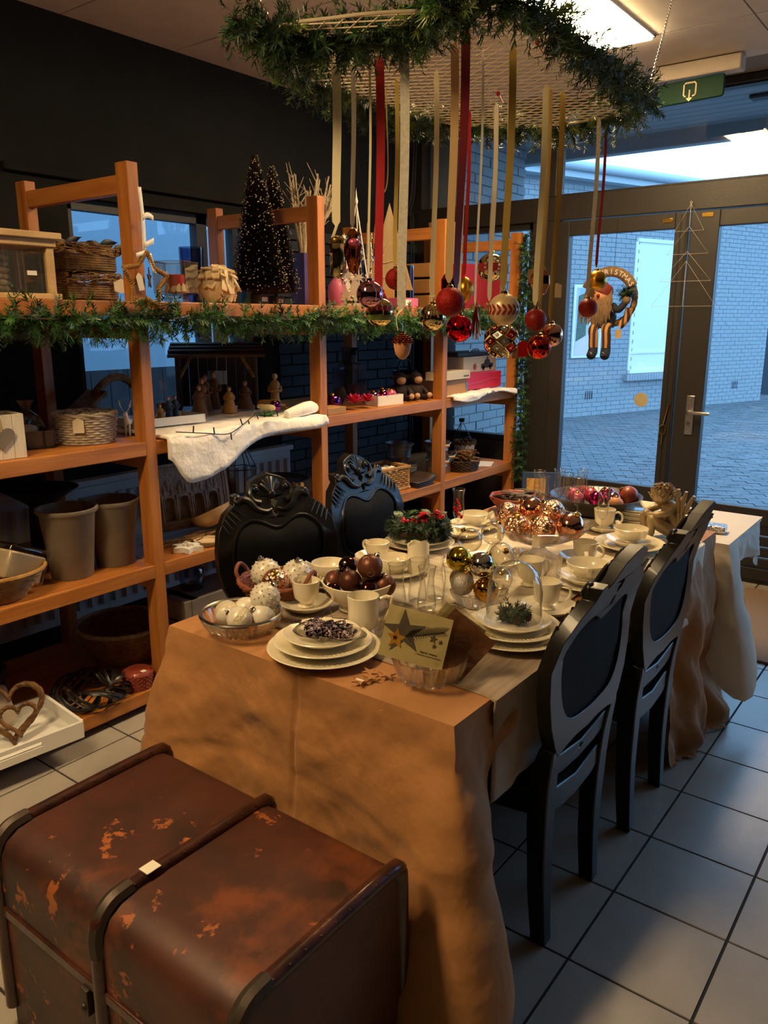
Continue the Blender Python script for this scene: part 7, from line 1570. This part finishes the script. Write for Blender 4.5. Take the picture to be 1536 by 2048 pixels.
for x, y, lb in ((-.33, .27, 'short red ribbon knot on the mesh, near the right edge'), (-.62, .60, 'short red ribbon knot on the mesh near its middle'), (-.42, .05, 'short red ribbon knot at the front of the mesh')):
    o = hang(x, y, ZM-.02, lb, 'ribbon', 'ribbon_knot'); MB().grid(6, 2, lambda u, v: (.03*u-.01, .01*v, .015-.03*u+.004*math.sin(u*6))).build('loop', 'ribbon_red', o, solid=.001); MB().sphere((0, 0, .012), .007, 8, 6).build('knot', 'ribbon_red', o)

# ================================================================ ON THE DOOR
YO = FY0-.05
o = thing('santa_wreath', 'santa doll with beard sitting in a twig wreath on the glass door', 'wreath', (-1.34, YO, 1.62)); o.scale = (1.2, 1.1, 1.15)
R_ = .13
for k in range(5): MB().tube([(R_*(1+.06*math.sin(i*.7+k*1.3))*math.cos(2*PI*i/48), .014*math.cos(i*.7+k*1.3), R_*(1.05+.06*math.sin(i*.7+k*1.3))*math.sin(2*PI*i/48)+.07) for i in range(48)], .009, 6, True).build('twig_ring', 'twig', o)
MB().tube([(0, .02, .21), (.0, .03, .48)], .0012, 4).build('hanging_thread', 'black_wire', o)
bn = MB(); bn.grid(24, 2, lambda u, v: ((R_+.032-.054*v)*math.cos(2.75-2.3*u), -.028, (R_*1.05+.032-.054*v)*math.sin(2.75-2.3*u)+.07)); bnr = bn.build('banner', 'beard', o, solid=.004)
word = 'CHRISTMAS'
for i, chx in enumerate(word):
    a = 2.12-1.58*i/8; cu = bpy.data.curves.new('letter', 'FONT'); cu.body = chx; cu.size = .037; cu.align_x = 'CENTER'; cu.align_y = 'CENTER'; cu.extrude = .0004; cu.materials.append(MATS['paper_white'])
    lo = bpy.data.objects.new('letter', cu); COL.objects.link(lo); lo.parent = bnr; lo.matrix_local = T((R_+.004)*math.cos(a), -.032, (R_*1.05+.004)*math.sin(a)+.07) @ RX(PI/2) @ RZ(a-PI/2); to_mesh(lo)
b = MB(); b.lathe([(0, -.09), (.055, -.085), (.066, -.03), (.05, .03), (.03, .06), (0, .065)], 18); bd = b.build('body', 'santa_navy', o, M=T(-.02, -.03, .0))
hdo = MB().sphere((-.035, -.05, .085), .048, 16, 12).build('head', 'skin', o)
MB().lathe([(.05, 0), (.053, .02), (.04, .045), (.0, .06)], 18).build('hat', 'santa_red', hdo, M=T(-.03, -.045, .10) @ RY(.35)); MB().sphere((-.032, -.102, .085), .010, 8, 6).build('nose', 'santa_red', hdo)
for s in (-1, 1): MB().sphere((-.035+s*.018, -.094, .10), .004, 6, 5).build('eye', 'black_thing', hdo)
rr = random.Random(141); b = MB()
for k in range(150):
    a = rr.uniform(-1, 1); x0 = -.035+.055*a; z0 = .085-.02*(1-a*a)+rr.uniform(-.01, .03)*abs(a); L_ = rr.uniform(.08, .15)
    b.tube(catmull([(x0, -.085+.035*abs(a), z0), (x0+.02*a+rr.gauss(0, .008), -.098, z0-L_*.5), (x0+.012*a+rr.gauss(0, .014)-.01, -.085, z0-L_)], 3), [.0055, .006, .006, .0055, .005, .0035, .002], 5)
b.build('beard', 'beard', hdo)
for s in (-1, 1):
    MB().tube(catmull([(-.02+s*.03, -.05, -.07), (-.02+s*.035, -.085, -.095), (-.015+s*.035, -.085, -.13), (-.015+s*.035, -.08, -.19)], 4), .025, 10).build('trouser_leg', 'stripe_tan', o)
    MB().tube(catmull([(-.015+s*.035, -.075, -.185), (-.015+s*.036, -.085, -.22), (-.015+s*.04, -.11, -.245)], 4), [.024, .024, .025, .026, .026, .026, .025, .022, .016], 10).build('boot', 'santa_navy', o)
    MB().tube([(-.02+s*.034, -.112, -.215), (-.008+s*.034, -.116, -.222), (-.02+s*.034, -.118, -.23)], .0018, 4).build('lace', 'paper_white', o)
MB().tube(catmull([(.03, -.05, .03), (.07, -.07, .01), (.10, -.05, .05)], 4), [.022, .022, .021, .02, .019, .018, .018, .017, .016], 10).build('arm', 'santa_navy', o); MB().tube(catmull([(.07, -.04, -.08), (.10, -.03, -.04), (.115, -.03, .02)], 4), .02, 8).build('striped_scarf', 'stripe_tan', o); MB().sphere((.105, -.055, .06), .022, 10, 8).build('mitten', 'beard', o)
b = MB(); rr = random.Random(143)
for k in range(60): needles(b, (.10, -.05, .095), (rr.gauss(0, .03), rr.gauss(0, .012), rr.gauss(0, .018)), 16, .028, .7, rr, .0016)
tag(b.build('fir_sprig', 'needle_dark', o, smooth=0), kind='stuff'); ptag(o, .075, -.06, -.09, 'paper_kraft', 0)
# wire tree
o = thing('wire_tree', 'flat white wire christmas tree hanging on the door frame', 'ornament', (-.895, FY0-.035, 1.65))
for (ax, az, w0, bz) in ((0, .58, .085, .43), (.0, .455, .12, .30), (.0, .315, .15, .145), (.0, .26, .19, .0)):
    MB().tube([(ax, 0, az), (-w0, 0, bz), (w0, 0, bz)], .0016, 4, True).build('wire_triangle', 'fret_white', o)
MB().tube([(0, 0, .58), (.0, 0, .46)], .0016, 4).tube([(0, 0, .26), (0, 0, 0)], .0016, 4).build('centre_wire', 'fret_white', o); MB().tube([(.006*math.cos(t), 0, .588+.006*math.sin(t)) for t in [2*PI*i/10 for i in range(10)]], .0012, 4, True).build('hook_eye', 'fret_white', o)
